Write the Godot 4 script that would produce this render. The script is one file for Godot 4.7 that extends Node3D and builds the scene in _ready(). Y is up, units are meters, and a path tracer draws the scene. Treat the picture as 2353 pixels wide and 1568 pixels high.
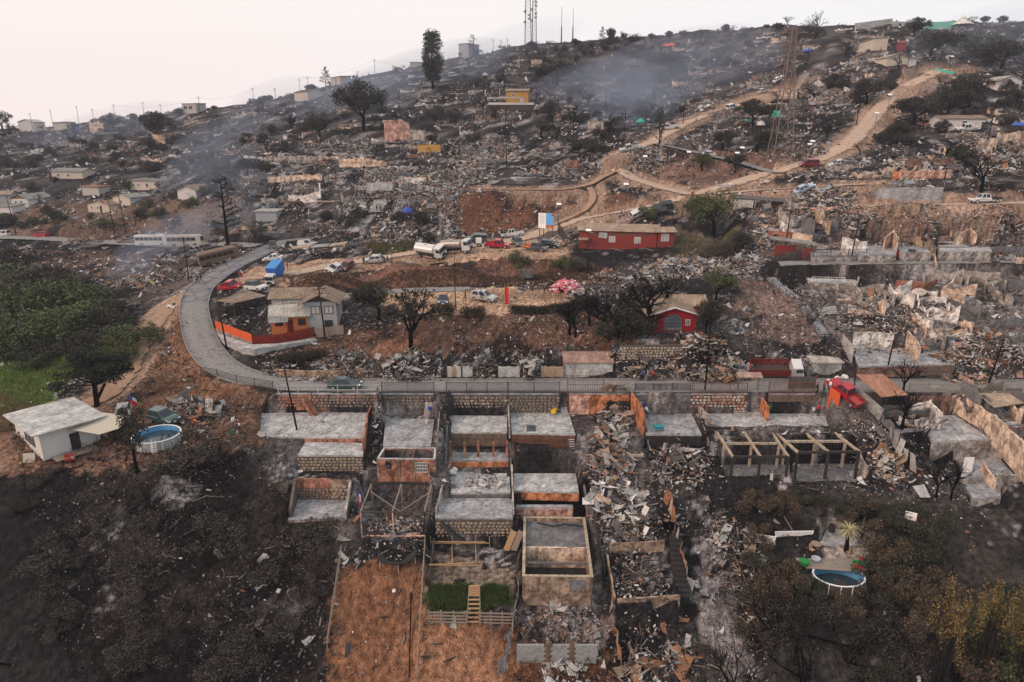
extends Node3D
# A burnt hillside settlement. Pixels of the photograph (counted on a 2353 x 1568 copy) are turned into rays from the camera;
# distances come from the terrain, which is a net of surveyed points.
const CAM:=Vector3(0,33,0)
const TH:=17.0*PI/180.0
const F:=1568.0
var rng:=RandomNumberGenerator.new()
var M:={}
var names:={}

# ---------------------------------------------------------------- pixels and ground
func ray(u: float,v: float) -> Vector3:
	var rx:=(u-1176.5)/F
	var ry:=(784.0-v)/F
	return Vector3(rx,ry*cos(TH)-sin(TH),-(ry*sin(TH)+cos(TH)))
func at_d(u: float,v: float,d: float) -> Vector3:
	var r:=ray(u,v)
	return CAM+r*(d/-r.z)
func at_y(u: float,v: float,y: float) -> Vector3:
	var r:=ray(u,v)
	return CAM+r*((y-CAM.y)/r.y)
func depth(p: Vector3) -> float:
	var q:=p-CAM
	return -q.y*sin(TH)-q.z*cos(TH)
func mpp(p: Vector3) -> float:
	return depth(p)/F
func hit(u: float,v: float) -> Vector3:
	var r:=ray(u,v)
	r=r/-r.z
	var t:=38.0
	var last:=t
	while t<700.0:
		var p:=CAM+r*t
		if p.y <= H(p.x,p.z):
			var a:=last
			var b:=t
			for i in 12:
				var m:=(a+b)/2.0
				var q:=CAM+r*m
				if q.y <= H(q.x,q.z): b=m
				else: a=m
			return CAM+r*b
		last=t
		t+=0.35 if t<140.0 else 0.8
	var far:=CAM+r*396.0
	return Vector3(far.x,H(far.x,far.z),far.z)
func on(p: Vector3,lift:=0.0) -> Vector3:
	return Vector3(p.x,H(p.x,p.z)+lift,p.z)

class Grid:
	var x0: float; var d0: float; var c: float; var nx: int; var nd: int
	var h:=PackedFloat32Array()
	var w:=PackedFloat32Array()
	var r:=PackedFloat32Array()
	func _init(ax: float,bx: float,ad: float,bd: float,cell: float):
		x0=ax; d0=ad; c=cell
		nx=int(round((bx-ax)/cell))+1
		nd=int(round((bd-ad)/cell))+1
		h.resize(nx*nd); h.fill(-20.0)
		w.resize(nx*nd); w.fill(1.0); r.resize(nx*nd)
	func has(x: float,z: float) -> bool:
		return x >= x0 and x <= x0+(nx-1)*c and -z >= d0 and -z <= d0+(nd-1)*c
	func at(x: float,z: float) -> float:
		var fx:=clampf((x-x0)/c,0.0,nx-1.001)
		var fd:=clampf((-z-d0)/c,0.0,nd-1.001)
		var i:=int(fx); var j:=int(fd)
		fx -= i; fd -= j
		var k:=j*nx+i
		return lerpf(lerpf(h[k],h[k+1],fx),lerpf(h[k+nx],h[k+nx+1],fx),fd)
var grids: Array[Grid]=[]
func H(x: float,z: float) -> float:
	for g in grids:
		if g.has(x,z): return g.at(x,z)
	return grids[2].at(x,z)

# ---------------------------------------------------------------- nodes
func numbered(called: String) -> String:
	var n: int=names.get(called,0)
	names[called]=n+1
	return called if n==0 else "%s_%03d" % [called,n]
func tag(o: Node,label: String,category: String,group:="") -> Node:
	o.set_meta("label",label); o.set_meta("category",category)
	if group != "": o.set_meta("group",group)
	return o
func thing(called: String,label: String,category: String,at:=Vector3.ZERO,turn:=0.0,group:="") -> Node3D:
	var o:=Node3D.new()
	o.name=numbered(called); add_child(o)
	o.position=at; o.rotation.y=turn
	tag(o,label,category,group); o.set_meta("kind","thing")
	return o
func part(called: String,mesh: Mesh,mat: Material,parent: Node,at:=Vector3.ZERO,basis:=Basis.IDENTITY) -> MeshInstance3D:
	var o:=MeshInstance3D.new()
	o.name=called if parent != self else numbered(called)
	o.mesh=mesh; o.material_override=mat
	parent.add_child(o,true)
	o.transform=Transform3D(basis,at)
	return o
func structure(called: String,mesh: Mesh,mat: Material) -> MeshInstance3D:
	var o:=part(called,mesh,mat,self)
	o.set_meta("kind","structure")
	return o
func copy(o: Node3D,at: Vector3,turn: float,scale_by:=Vector3.ONE,label:="",group:="") -> Node3D:
	var c: Node3D=o.duplicate()
	var base: String=o.name
	if base.length()>4 and base[-4]=="_" and base.right(3).is_valid_int(): base=base.left(-4)
	c.name=numbered(base); add_child(c)
	c.position=at; c.rotation=Vector3(0,turn,0); c.scale=scale_by
	if label != "": c.set_meta("label",label)
	if group != "": c.set_meta("group",group)
	return c

# ---------------------------------------------------------------- shapes
class Shape:
	var v:=PackedVector3Array()
	var n:=PackedVector3Array()
	var c:=PackedColorArray()
	var uv:=PackedVector2Array()
	var col:=Color.WHITE
	func tri(a: Vector3,b: Vector3,d: Vector3):
		var k:=(d-a).cross(b-a).normalized()
		v.append(a); v.append(b); v.append(d)
		for i in 3: n.append(k); c.append(col)
		uv.append(Vector2(0,0)); uv.append(Vector2(1,0)); uv.append(Vector2(1,1))
	func quad(a: Vector3,b: Vector3,d: Vector3,e: Vector3):
		var k:=(d-a).cross(b-a)
		if k.length_squared()<1e-12: k=(e-a).cross(d-a)
		k=k.normalized()
		for p in [a,b,d,a,d,e]: v.append(p); n.append(k); c.append(col)
		for q in [Vector2(0,0),Vector2(1,0),Vector2(1,1),Vector2(0,0),Vector2(1,1),Vector2(0,1)]: uv.append(q)
	func fix(from: int):
		var mid:=Vector3.ZERO
		for i in range(from,v.size()): mid+=v[i]
		mid /= maxf(1,v.size()-from)
		var vol:=0.0
		for i in range(from,v.size(),3): vol+=(v[i]-mid).dot((v[i+2]-v[i]).cross(v[i+1]-v[i]))
		if vol<0.0:
			for i in range(from,v.size(),3):
				var t:=v[i+1]; v[i+1]=v[i+2]; v[i+2]=t
				for j in 3: n[i+j]=-n[i+j]
	func hexa(p: Array):
		var from:=v.size()
		quad(p[4],p[7],p[6],p[5]); quad(p[0],p[1],p[2],p[3])
		for i in 4:
			var j:=(i+1) % 4
			quad(p[i],p[i+4],p[j+4],p[j])
		fix(from)
	func box(at: Vector3,s: Vector3,b:=Basis.IDENTITY,taper:=Vector2.ONE):
		var p:=[]
		for y in [-0.5,0.5]:
			var t: Vector2=taper if y>0 else Vector2.ONE
			for q in [[-0.5,0.5],[0.5,0.5],[0.5,-0.5],[-0.5,-0.5]]:
				p.append(at+b*Vector3(q[0]*s.x*t.x,y*s.y,q[1]*s.z*t.y))
		hexa(p)
	func bar(a: Vector3,b: Vector3,w: float,h:=-1.0):
		if h<0.0: h=w
		var d:=b-a
		if d.length()<1e-4: return
		var x:=d.normalized()
		var up:=Vector3.UP if absf(x.y)<0.95 else Vector3.RIGHT
		var z:=x.cross(up).normalized()
		var y:=z.cross(x)
		box((a+b)/2.0,Vector3(d.length(),h,w),Basis(x,y,z))
	func tube(a: Vector3,b: Vector3,r0: float,r1: float,k:=6,caps:=true):
		var d:=(b-a).normalized()
		var up:=Vector3.UP if absf(d.y)<0.95 else Vector3.RIGHT
		var x:=d.cross(up).normalized()
		var y:=x.cross(d)
		for i in k:
			var t0:=TAU*i/k
			var t1:=TAU*(i+1)/k
			var e0:=x*cos(t0)+y*sin(t0)
			var e1:=x*cos(t1)+y*sin(t1)
			var q:=[a+e0*r0,b+e0*r1,b+e1*r1,a+e0*r0,b+e1*r1,a+e1*r0]
			var m:=[e0,e0,e1,e0,e1,e1]
			for j in 6: v.append(q[j]); n.append(m[j]); c.append(col); uv.append(Vector2((i+(0 if j in [0,1,3] else 1))/float(k),0 if j in [0,3,5] else 1))
			if caps and r1>0.001: tri(b,b+e1*r1,b+e0*r1)
			if caps and r0>0.001: tri(a,a+e0*r0,a+e1*r0)
	func lathe(at: Vector3,prof: Array,k:=12):
		var from:=v.size()
		for j in prof.size()-1:
			for i in k:
				var t0:=TAU*i/k
				var t1:=TAU*(i+1)/k
				var a:=Vector3(cos(t0),0,sin(t0)); var b:=Vector3(cos(t1),0,sin(t1))
				quad(at+a*prof[j][0]+Vector3(0,prof[j][1],0),at+b*prof[j][0]+Vector3(0,prof[j][1],0),at+b*prof[j+1][0]+Vector3(0,prof[j+1][1],0),at+a*prof[j+1][0]+Vector3(0,prof[j+1][1],0))
		fix(from)
	func prism(poly: PackedVector2Array,y0: float,y1: float):
		var from:=v.size()
		var idx:=Geometry2D.triangulate_polygon(poly)
		for i in range(0,idx.size(),3):
			var a:=poly[idx[i]]; var b:=poly[idx[i+1]]; var e:=poly[idx[i+2]]
			if (b-a).cross(e-a)<0: var s:=b; b=e; e=s
			tri(Vector3(a.x,y1,a.y),Vector3(b.x,y1,b.y),Vector3(e.x,y1,e.y))
			tri(Vector3(a.x,y0,a.y),Vector3(e.x,y0,e.y),Vector3(b.x,y0,b.y))
		var cw:=Geometry2D.is_polygon_clockwise(poly)
		for i in poly.size():
			var a:=poly[i]; var b:=poly[(i+1) % poly.size()]
			if cw: var s:=a; a=b; b=s
			quad(Vector3(a.x,y0,a.y),Vector3(a.x,y1,a.y),Vector3(b.x,y1,b.y),Vector3(b.x,y0,b.y))
		fix(from)
	func loft(rings: Array,caps:=true):
		var from:=v.size()
		var k: int=rings[0].size()
		for j in rings.size()-1:
			for i in k:
				quad(rings[j][i],rings[j+1][i],rings[j+1][(i+1) % k],rings[j][(i+1) % k])
		if caps:
			for i in range(1,k-1):
				tri(rings[0][0],rings[0][i],rings[0][i+1])
				tri(rings[-1][0],rings[-1][i+1],rings[-1][i])
		fix(from)
	func add(o: Shape,t: Transform3D):
		for p in o.v: v.append(t*p)
		for p in o.n: n.append((t.basis*p).normalized())
		c.append_array(o.c); uv.append_array(o.uv)
	func mesh() -> ArrayMesh:
		var m:=ArrayMesh.new()
		if v.is_empty(): return m
		var a:=[]
		a.resize(Mesh.ARRAY_MAX)
		a[Mesh.ARRAY_VERTEX]=v; a[Mesh.ARRAY_NORMAL]=n; a[Mesh.ARRAY_COLOR]=c; a[Mesh.ARRAY_TEX_UV]=uv
		m.add_surface_from_arrays(Mesh.PRIMITIVE_TRIANGLES,a)
		return m
func lump(r: float,seed_: int,flat:=1.0) -> ArrayMesh:
	var q:=RandomNumberGenerator.new(); q.seed=seed_
	var t:=(1.0+sqrt(5.0))/2.0
	var p:=[Vector3(-1,t,0),Vector3(1,t,0),Vector3(-1,-t,0),Vector3(1,-t,0),Vector3(0,-1,t),Vector3(0,1,t),Vector3(0,-1,-t),Vector3(0,1,-t),Vector3(t,0,-1),Vector3(t,0,1),Vector3(-t,0,-1),Vector3(-t,0,1)]
	for i in 12: p[i]=p[i].normalized()*r*q.randf_range(0.7,1.15)*Vector3(1,flat,1)
	var s:=Shape.new()
	for f in [[0,11,5],[0,5,1],[0,1,7],[0,7,10],[0,10,11],[1,5,9],[5,11,4],[11,10,2],[10,7,6],[7,1,8],[3,9,4],[3,4,2],[3,2,6],[3,6,8],[3,8,9],[4,9,5],[2,4,11],[6,2,10],[8,6,7],[9,8,1]]:
		s.tri(p[f[0]],p[f[2]],p[f[1]])
	return s.mesh()

func U(y: float) -> Vector3: return Vector3(0,y,0)
func V(x: float,y: float,z: float) -> Vector3: return Vector3(x,y,z)
# ---------------------------------------------------------------- materials
func srgb(c: Color) -> Color: return c.linear_to_srgb()
func lin(r: float,g: float,b: float) -> Color: return Color(r,g,b).linear_to_srgb()
func mat(called: String,c: Color,rough:=0.9,tex: Texture2D=null,tile:=1.0,metal:=0.0,vc:=false) -> StandardMaterial3D:
	var m:=StandardMaterial3D.new()
	m.resource_name=called
	m.albedo_color=c; m.roughness=rough; m.metallic=metal
	m.metallic_specular=0.35
	if vc: m.vertex_color_use_as_albedo=true
	if tex:
		m.albedo_texture=tex
		m.uv1_triplanar=true; m.uv1_world_triplanar=true
		m.uv1_scale=Vector3.ONE/tile
	M[called]=m
	return m
func noise_img(n: int,seed_: int,freq: float,oct:=4,kind:=FastNoiseLite.TYPE_SIMPLEX_SMOOTH) -> Image:
	var f:=FastNoiseLite.new()
	f.seed=seed_; f.frequency=freq; f.noise_type=kind
	f.fractal_type=FastNoiseLite.FRACTAL_FBM if oct>1 else FastNoiseLite.FRACTAL_NONE
	f.fractal_octaves=oct
	if kind==FastNoiseLite.TYPE_CELLULAR:
		f.cellular_return_type=FastNoiseLite.RETURN_DISTANCE2_DIV
	return f.get_seamless_image(n,n)
func blend_tex(n: int,layers: Array,tint0: Color,tint1: Color,flecks:=0,seed_:=1,fleck_light:=0.85) -> ImageTexture:
	var bytes: Array=[]
	for l in layers: l[0].convert(Image.FORMAT_L8); bytes.append(l[0].get_data())
	var img:=PackedByteArray(); img.resize(n*n*3)
	for i in n*n:
		var g:=0.0
		for k in layers.size(): g+=(bytes[k][i]/255.0-0.5)*layers[k][1]
		g=clampf(g+0.5,0.0,1.0)
		var c:=tint0.lerp(tint1,g)
		img[i*3]=int(c.r*255); img[i*3+1]=int(c.g*255); img[i*3+2]=int(c.b*255)
	var q:=RandomNumberGenerator.new(); q.seed=seed_
	for k in flecks:
		var x:=q.randi() % n; var y:=q.randi() % n
		var b:=q.randf()
		var g:=int(255*(fleck_light*q.randf_range(0.7,1.0) if b<0.45 else q.randf_range(0.03,0.2)))
		var w:=q.randi_range(1,3); var h:=q.randi_range(1,3)
		if q.randf()<0.2: w+=q.randi_range(1,5)
		for j in h:
			for i in w:
				var o:=(((y+j) % n)*n+(x+i) % n)*3
				img[o]=g; img[o+1]=g; img[o+2]=g
	return ImageTexture.create_from_image(Image.create_from_data(n,n,false,Image.FORMAT_RGB8,img))
func _ready():
	rng.seed=20240203
	var cam:=Camera3D.new(); cam.name="camera"; add_child(cam)
	cam.position=CAM; cam.rotation=Vector3(-TH,0,0)
	cam.fov=53.13; cam.far=3000.0; cam.near=0.5; cam.current=true
	var env:=Environment.new()
	env.background_mode=Environment.BG_SKY
	env.sky=Sky.new(); env.sky.sky_material=sky_material()
	env.background_energy_multiplier=1.0
	env.tonemap_mode=Environment.TONE_MAPPER_LINEAR
	env.tonemap_exposure=1.34
	env.sdfgi_enabled=true; env.ssao_enabled=true; env.ssil_enabled=true
	env.fog_enabled=true; env.fog_density=0.0002; env.fog_light_color=Color(0.86,0.88,0.95)
	env.volumetric_fog_enabled=true; env.volumetric_fog_density=0.0
	var we:=WorldEnvironment.new(); we.name="environment"; we.environment=env; add_child(we)
	var sun:=DirectionalLight3D.new(); sun.name="sun"; add_child(sun)
	sun.look_at_from_position(Vector3(-80,55,45),Vector3.ZERO)
	sun.light_energy=0.6; sun.light_angular_distance=25.0; sun.light_color=Color(1.0,0.84,0.74); sun.shadow_enabled=true
	make_materials()
	lay_ground()
	build_all()

func sky_material() -> PanoramaSkyMaterial:
	var w:=512; var h:=256
	var img:=Image.create(w,h,false,Image.FORMAT_RGBF)
	var sunward:=Vector3(-80,12,-60).normalized()
	for j in h:
		var el:=(0.5-(j+0.5)/h)*PI
		for i in w:
			var az:=((i+0.5)/w)*TAU
			var d:=Vector3(sin(az)*cos(el),sin(el),-cos(az)*cos(el))
			var k:=pow(clampf(d.dot(sunward)*0.5+0.5,0.0,1.0),3.0)
			var low:=pow(1.0-clampf(sin(el),0.0,1.0),5.0)
			var c:=Vector3(0.70,0.715,0.735).lerp(Vector3(0.79,0.745,0.72),k)
			c=c.lerp(Vector3(0.79,0.675,0.64),k*low)
			if el<0.0: c=c.lerp(Vector3(0.22,0.2,0.19),clampf(-el*6.0,0.0,1.0))
			img.set_pixel(i,j,Color(c.x,c.y,c.z))
	var m:=PanoramaSkyMaterial.new()
	m.panorama=ImageTexture.create_from_image(img)
	return m

func make_materials():
	var n1:=noise_img(512,3,0.02,5)
	var n2:=noise_img(512,8,0.09,3)
	var n3:=noise_img(512,5,0.006,4)
	var tg:=blend_tex(512,[[n1,1.3],[n2,0.9]],Color(0.5,0.49,0.49),Color(1,0.99,0.98),1500,4)
	var tbig:=blend_tex(512,[[n3,1.6],[n1,0.5]],Color(0.72,0.71,0.71),Color(1,1,1))
	var tfine:=blend_tex(512,[[n2,0.8],[n1,0.6]],Color(0.74,0.73,0.72),Color(1,1,1))
	var tstain:=blend_tex(512,[[n3,0.7],[n1,0.7],[n2,0.6]],Color(0.6,0.59,0.58),Color(1,1,0.99))
	M.t_fine=tfine; M.t_big=tbig; M.t_stain=tstain; M.t_ground=tg
	var g:=mat("ground",Color.WHITE,0.97,tg,9.0,0.0,true)
	g.detail_enabled=true; g.detail_blend_mode=BaseMaterial3D.BLEND_MODE_MUL; g.detail_albedo=tbig
	g.detail_uv_layer=BaseMaterial3D.DETAIL_UV_2; g.uv2_triplanar=true; g.uv2_world_triplanar=true; g.uv2_scale=Vector3.ONE/41.0
	g.metallic_specular=0.15
	var bump:=noise_img(512,21,0.045,5); bump.bump_map_to_normal_map(9.0)
	g.normal_enabled=true; g.normal_texture=ImageTexture.create_from_image(bump); g.normal_scale=1.6
	M.t_soot=blend_tex(512,[[n3,1.3],[n1,0.9],[n2,0.5]],Color(0.52,0.5,0.49),Color(1,1,0.99))
	mat("concrete_road",lin(0.29,0.28,0.275),0.9,tfine,5.0,0.0,true)
	mat("asphalt",lin(0.26,0.26,0.28),0.8,tstain,9.0,0.0,true)
	mat("dirt_road",lin(0.56,0.42,0.32),0.97,tfine,7.0,0.0,true)
	mat("dirt_path",lin(0.42,0.28,0.19),0.97,tfine,6.0,0.0,true)

# ---------------------------------------------------------------- terrain
# surveyed points: pixel and height above the street
const TE:=[
	[0,1568,-15],[200,1568,-14.6],[500,1568,-14.5],[800,1568,-14.5],[1000,1568,-14.5],[1250,1568,-14.6],[1500,1568,-14.6],[1750,1568,-14.6],[2000,1568,-14.6],[2353,1568,-14],
	[0,1400,-10.5],[200,1400,-11],[500,1400,-11],[760,1400,-11.5],[900,1420,-11.8],[1080,1430,-12],[1600,1400,-11.5],[1850,1450,-12],[2100,1420,-11.2],[2353,1400,-10.2],
	[0,1200,-5.6],[200,1200,-6.4],[480,1200,-7],[700,1225,-7.6],[880,1305,-8.8],[1000,1310,-9.2],[1600,1250,-8.6],[1700,1200,-7.6],[1850,1300,-9.2],[2050,1300,-9],[2200,1250,-7.8],[2353,1220,-7],
	[0,1085,-3.4],[200,1085,-3.2],[330,1060,-2.2],[560,1040,-2.4],[620,1090,-4.5],[480,1100,-4.6],[0,1010,-2.2],[250,1000,-2.0],[430,1030,-1.9],[560,985,-1.9],[640,990,-2.4],[300,950,-1.7],[430,930,-1.3],
	[600,925,-1.6],[480,870,-.1],[400,900,-.7],
	[640,905,.1],[560,885,.2],[500,860,.5],[700,902,.05],[900,906,0],[1100,906,0],[1300,906,0],[1500,905,0],[1700,904,0],[1900,903,0],[2100,903,0],[2353,905,.2],
	[700,868,.1],[900,868,0],[1100,868,0],[1300,868,0],[1500,868,0],[1700,868,0],[1900,868,.1],[2100,870,.2],[2353,872,.4],
	[640,830,1.2],[800,830,1.4],[1000,828,1.5],[1200,828,1.5],[1400,829,1.4],[1420,800,3.6],[1600,800,4.4],[1720,790,4.0],[1830,800,3.2],[1950,835,2.0],[2150,830,2.2],[2353,830,2.4],
	[620,790,2.2],[740,770,2.6],[850,770,3.4],[1000,770,4.2],[1150,765,4.6],[1300,760,4.8],[1420,765,4.8],[1540,765,5],[1700,770,4.8],[1830,760,4.9],
	[2000,775,4.2],[2150,770,4.4],[2353,760,4.6],
	[1000,722,6],[1150,722,6],[1300,716,6],[1400,700,6.1],[1550,690,6.6],[1700,690,7.6],[1830,690,7.4],[2000,690,7.4],[2200,690,7.4],[2353,690,7.4],
	[700,690,5.4],[800,685,5.8],[900,672,6],[1000,668,6],[1150,665,6],[1300,662,6.2],[1400,655,6.4],[1550,640,7.2],[1700,640,8.8],
	[560,660,5.2],[640,645,6.2],[560,640,5.4],[640,628,8],[760,622,8.4],[900,612,8.7],[1000,606,9],[1150,595,9],[1300,590,9.2],[1500,585,9.4],[1650,585,9.5],[1750,590,10.2],
	[700,640,6.2],[850,640,6.2],[1000,636,6.3],[1150,630,6.5],[1300,622,7],[1450,618,7.4],
	[1850,645,8.4],[2000,640,8.8],[2200,640,8.9],[2353,640,8.9],[1800,605,10.9],[2000,602,11],[2200,600,11],[2353,600,11],
	[610,590,6.6],[700,590,7.2],[830,575,8],[940,575,8.8],[960,545,9.6],[1100,548,10],[1200,550,10.1],[1300,540,10.6],
	[440,760,2.2],[430,700,3],[455,800,1.6],[470,640,4],[530,610,4.8],[610,570,5.1],[640,556,5.2],[720,560,6.4],[800,560,7.4],
	[350,568,4],[200,572,3.7],[0,556,3.6],[480,572,4.4],[350,545,4.1],[200,548,3.9],[0,540,3.8],[480,550,4.5],
	[330,600,2.2],[200,600,1.4],[100,590,1.6],[370,650,2.4],[260,655,1.8],[440,640,3.6],[200,700,0],[330,700,1.6],[330,760,1.5],[290,850,-.8],[230,920,-1.8],[100,850,-3],[200,800,-1.4],[0,800,-4],[50,930,-2.5],[100,720,-2],[0,680,-2.5],[0,620,-1],
	[375,800,1],[400,850,.6],
]
# surveyed points: pixel and ground distance; the third kind marks the skyline
const TD:=[
	[1050,525,166],[1130,530,167],[1250,520,166],[1350,505,163],[1080,440,172],[1200,440,174],[1300,432,176],[1430,440,172],[1300,470,171],[1430,470,166],[1500,482,157],[1600,450,160],
	[1440,400,186],[1300,400,190],[1420,365,192],[1445,345,195],[1600,400,182],[1600,350,192],[1500,325,205],[1770,400,168],[1700,425,162],[1600,500,152],[1700,500,146],[1650,540,149],[1750,540,138],[1800,470,143],[1830,430,152],[1900,430,146],[1900,470,137],[1900,520,131],[1870,560,127],
	[2000,560,125],[2200,560,124],[2353,560,123],[2050,510,128],[2200,510,127],[2353,510,126],[2050,472,132],[2200,470,131],[2353,466,130],[2100,425,138],[2250,420,138],[2353,415,138],[2000,380,162],[2100,380,156],[2250,370,158],[2353,360,160],
	[1900,365,176],[1800,365,178],[1880,330,186],[1960,325,186],[2000,290,197],[2120,320,176],[2200,298,186],[2340,300,182],[2080,210,222],[2200,220,215],[2340,210,215],[2170,160,240],[2070,152,234],[1960,170,245],[1980,120,275],[2100,100,290],[2200,80,320],[2340,90,300],[1900,140,285],[1940,115,298],[1900,85,328],
	[1750,330,195],[1680,300,212],[1560,293,222],[1650,262,238],[1720,235,252],[1790,205,262],[1700,180,300],[1700,130,345],
	[1400,330,205],[1300,340,208],[1200,370,208],[1100,400,200],[1050,430,190],[1000,420,196],[1350,300,225],[1430,280,245],[1300,290,240],[1200,270,255],[1180,255,262],[1200,215,290],[1450,240,295],[1500,200,335],[1400,180,350],[1300,150,370],[1450,130,375],[1570,270,245],[1570,220,300],[1580,160,350],
	[900,480,186],[800,500,183],[830,440,197],[700,520,186],[700,450,205],[950,450,186],[900,400,212],[1000,350,226],[850,350,236],[700,400,222],[650,480,196],[600,500,193],[560,510,200],
	[900,300,256],[1050,300,250],[750,300,265],[600,350,245],[500,400,228],[950,200,322],[1100,200,320],[800,240,310],[650,270,310],[990,195,330],[1100,150,362],[1000,240,290],[1200,150,365],
	[440,458,216],[280,480,214],[320,432,236],[180,410,255],[50,475,232],[0,430,255],[230,490,215],[400,510,200],[200,520,200],[0,510,212],[350,500,204],[480,480,205],
	[400,350,290],[250,340,310],[100,340,330],[0,330,340],[500,300,310],[350,290,370],[150,300,390],
]
const TS:=[[-10,296,430],[100,292,430],[200,282,428],[300,270,425],[400,258,420],[500,248,412],[600,238,405],[680,215,395],[750,195,388],[870,168,388],[960,150,392],[1100,122,405],[1250,96,415],[1380,88,415],[1450,84,410],[1560,74,400],[1700,62,390],[1800,54,370],[1870,58,352],[2000,54,356],[2120,56,362],[2250,50,370],[2360,46,375]]

func lay_ground():
	grids=[Grid.new(-112,112,34,136,0.45),Grid.new(-200,200,136,236,1.0),Grid.new(-520,520,236,780,4.0)]
	var pts:=PackedVector2Array(); var hs:=PackedFloat32Array()
	var all: Array[Vector3]=[]
	for p in TE:
		for s in sides(p[0]): all.append(at_y(p[0]+s,p[1],p[2]))
	for p in TD:
		for s in sides(p[0]): all.append(at_d(p[0]+s,p[1],p[2]))
	for p in TS:
		for s in sides(p[0]):
			var q:=at_d(p[0]+s,p[1],p[2])
			all.append(q)
			all.append(q+Vector3(0,-7,-40)); all.append(Vector3(q.x*1.1,q.y-55,-640))
	for x in [-560,-250,0,250,560]: all.append(Vector3(x,0,-800))
	for x in [-120,-60,0,60,120]: all.append(Vector3(x,-17.5,-30))
	for p in all: pts.append(Vector2(p.x,-p.z)); hs.append(p.y)
	var idx:=Geometry2D.triangulate_delaunay(pts)
	for g in grids:
		for t in range(0,idx.size(),3):
			var a:=pts[idx[t]]; var b:=pts[idx[t+1]]; var c:=pts[idx[t+2]]
			var i0:=maxi(0,int(ceil((minf(a.x,minf(b.x,c.x))-g.x0)/g.c))); var i1:=mini(g.nx-1,int((maxf(a.x,maxf(b.x,c.x))-g.x0)/g.c))
			var j0:=maxi(0,int(ceil((minf(a.y,minf(b.y,c.y))-g.d0)/g.c))); var j1:=mini(g.nd-1,int((maxf(a.y,maxf(b.y,c.y))-g.d0)/g.c))
			var den:=(b-a).cross(c-a)
			if absf(den)<1e-6: continue
			for j in range(j0,j1+1):
				for i in range(i0,i1+1):
					var p:=Vector2(g.x0+i*g.c,g.d0+j*g.c)
					var wb:=(p-a).cross(c-a)/den
					var wc:=(b-a).cross(p-a)/den
					if wb<-1e-4 or wc<-1e-4 or wb+wc>1.0001: continue
					g.h[j*g.nx+i]=hs[idx[t]]*(1.0-wb-wc)+hs[idx[t+1]]*wb+hs[idx[t+2]]*wc
	blur(grids[0],2); blur(grids[1],1)
	for s in slabs(): level_quad(s)
	for r in ROADS: bed(r)
	relief()
	for r in ROADS: pave(r)
	mesh_ground()
func sides(u: float) -> Array:
	return [0,-500] if u<60 else [0,500] if u>2290 else [0]
func blur(g: Grid,r: int):
	for pass_ in 2:
		var o:=g.h.duplicate()
		for j in g.nd:
			for i in g.nx:
				var s:=0.0; var k:=0
				for q in range(-r,r+1):
					var ii:=i+(q if pass_==0 else 0); var jj:=j+(q if pass_==1 else 0)
					if ii >= 0 and jj >= 0 and ii<g.nx and jj<g.nd: s+=o[jj*g.nx+ii]; k+=1
				g.h[j*g.nx+i]=s/k
func level_quad(s):
	var poly:=PackedVector2Array()
	for p in s.quad: poly.append(Vector2(p.x,-p.z))
	var grown:=Geometry2D.offset_polygon(poly,s.get("margin",0.25))
	if grown.is_empty(): return
	var q: PackedVector2Array=grown[0]
	var g:=grids[0] if grids[0].has(s.quad[0].x,s.quad[0].z) else grids[1]
	var lo:=q[0]; var hi:=q[0]
	for p in q: lo=lo.min(p); hi=hi.max(p)
	for j in range(maxi(0,int((lo.y-g.d0)/g.c)),mini(g.nd-1,int((hi.y-g.d0)/g.c)+1)):
		for i in range(maxi(0,int((lo.x-g.x0)/g.c)),mini(g.nx-1,int((hi.x-g.x0)/g.c)+1)):
			if Geometry2D.is_point_in_polygon(Vector2(g.x0+i*g.c,g.d0+j*g.c),q):
				var y:=0.0; var ws:=0.0
				for p in s.quad:
					var w:=1.0/(0.3+Vector2(p.x,-p.z).distance_squared_to(Vector2(g.x0+i*g.c,g.d0+j*g.c)))
					y+=p.y*w; ws+=w
				g.h[j*g.nx+i]=y/ws-s.get("sink",0.18); g.w[j*g.nx+i]=0.0
func relief():
	var a:=FastNoiseLite.new(); a.seed=4; a.frequency=0.09; a.fractal_octaves=3
	var b:=FastNoiseLite.new(); b.seed=9; b.frequency=0.5; b.fractal_octaves=3
	var c:=FastNoiseLite.new(); c.seed=12; c.frequency=0.022; c.fractal_octaves=4
	var k:=0
	for g in grids:
		var big: float=[0.12,0.5,1.8][k]; var mid: float=[0.3,0.45,0.5][k]; var fine: float=[0.16,0.2,0.0][k]
		for j in g.nd:
			for i in g.nx:
				var o:=j*g.nx+i
				if g.w[o] <= 0.0: continue
				var x:=g.x0+i*g.c; var d:=g.d0+j*g.c
				g.h[o]+=g.w[o]*(c.get_noise_2d(x,d)*big+a.get_noise_2d(x,d)*mid+b.get_noise_2d(x,d)*fine)
		k+=1

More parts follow.
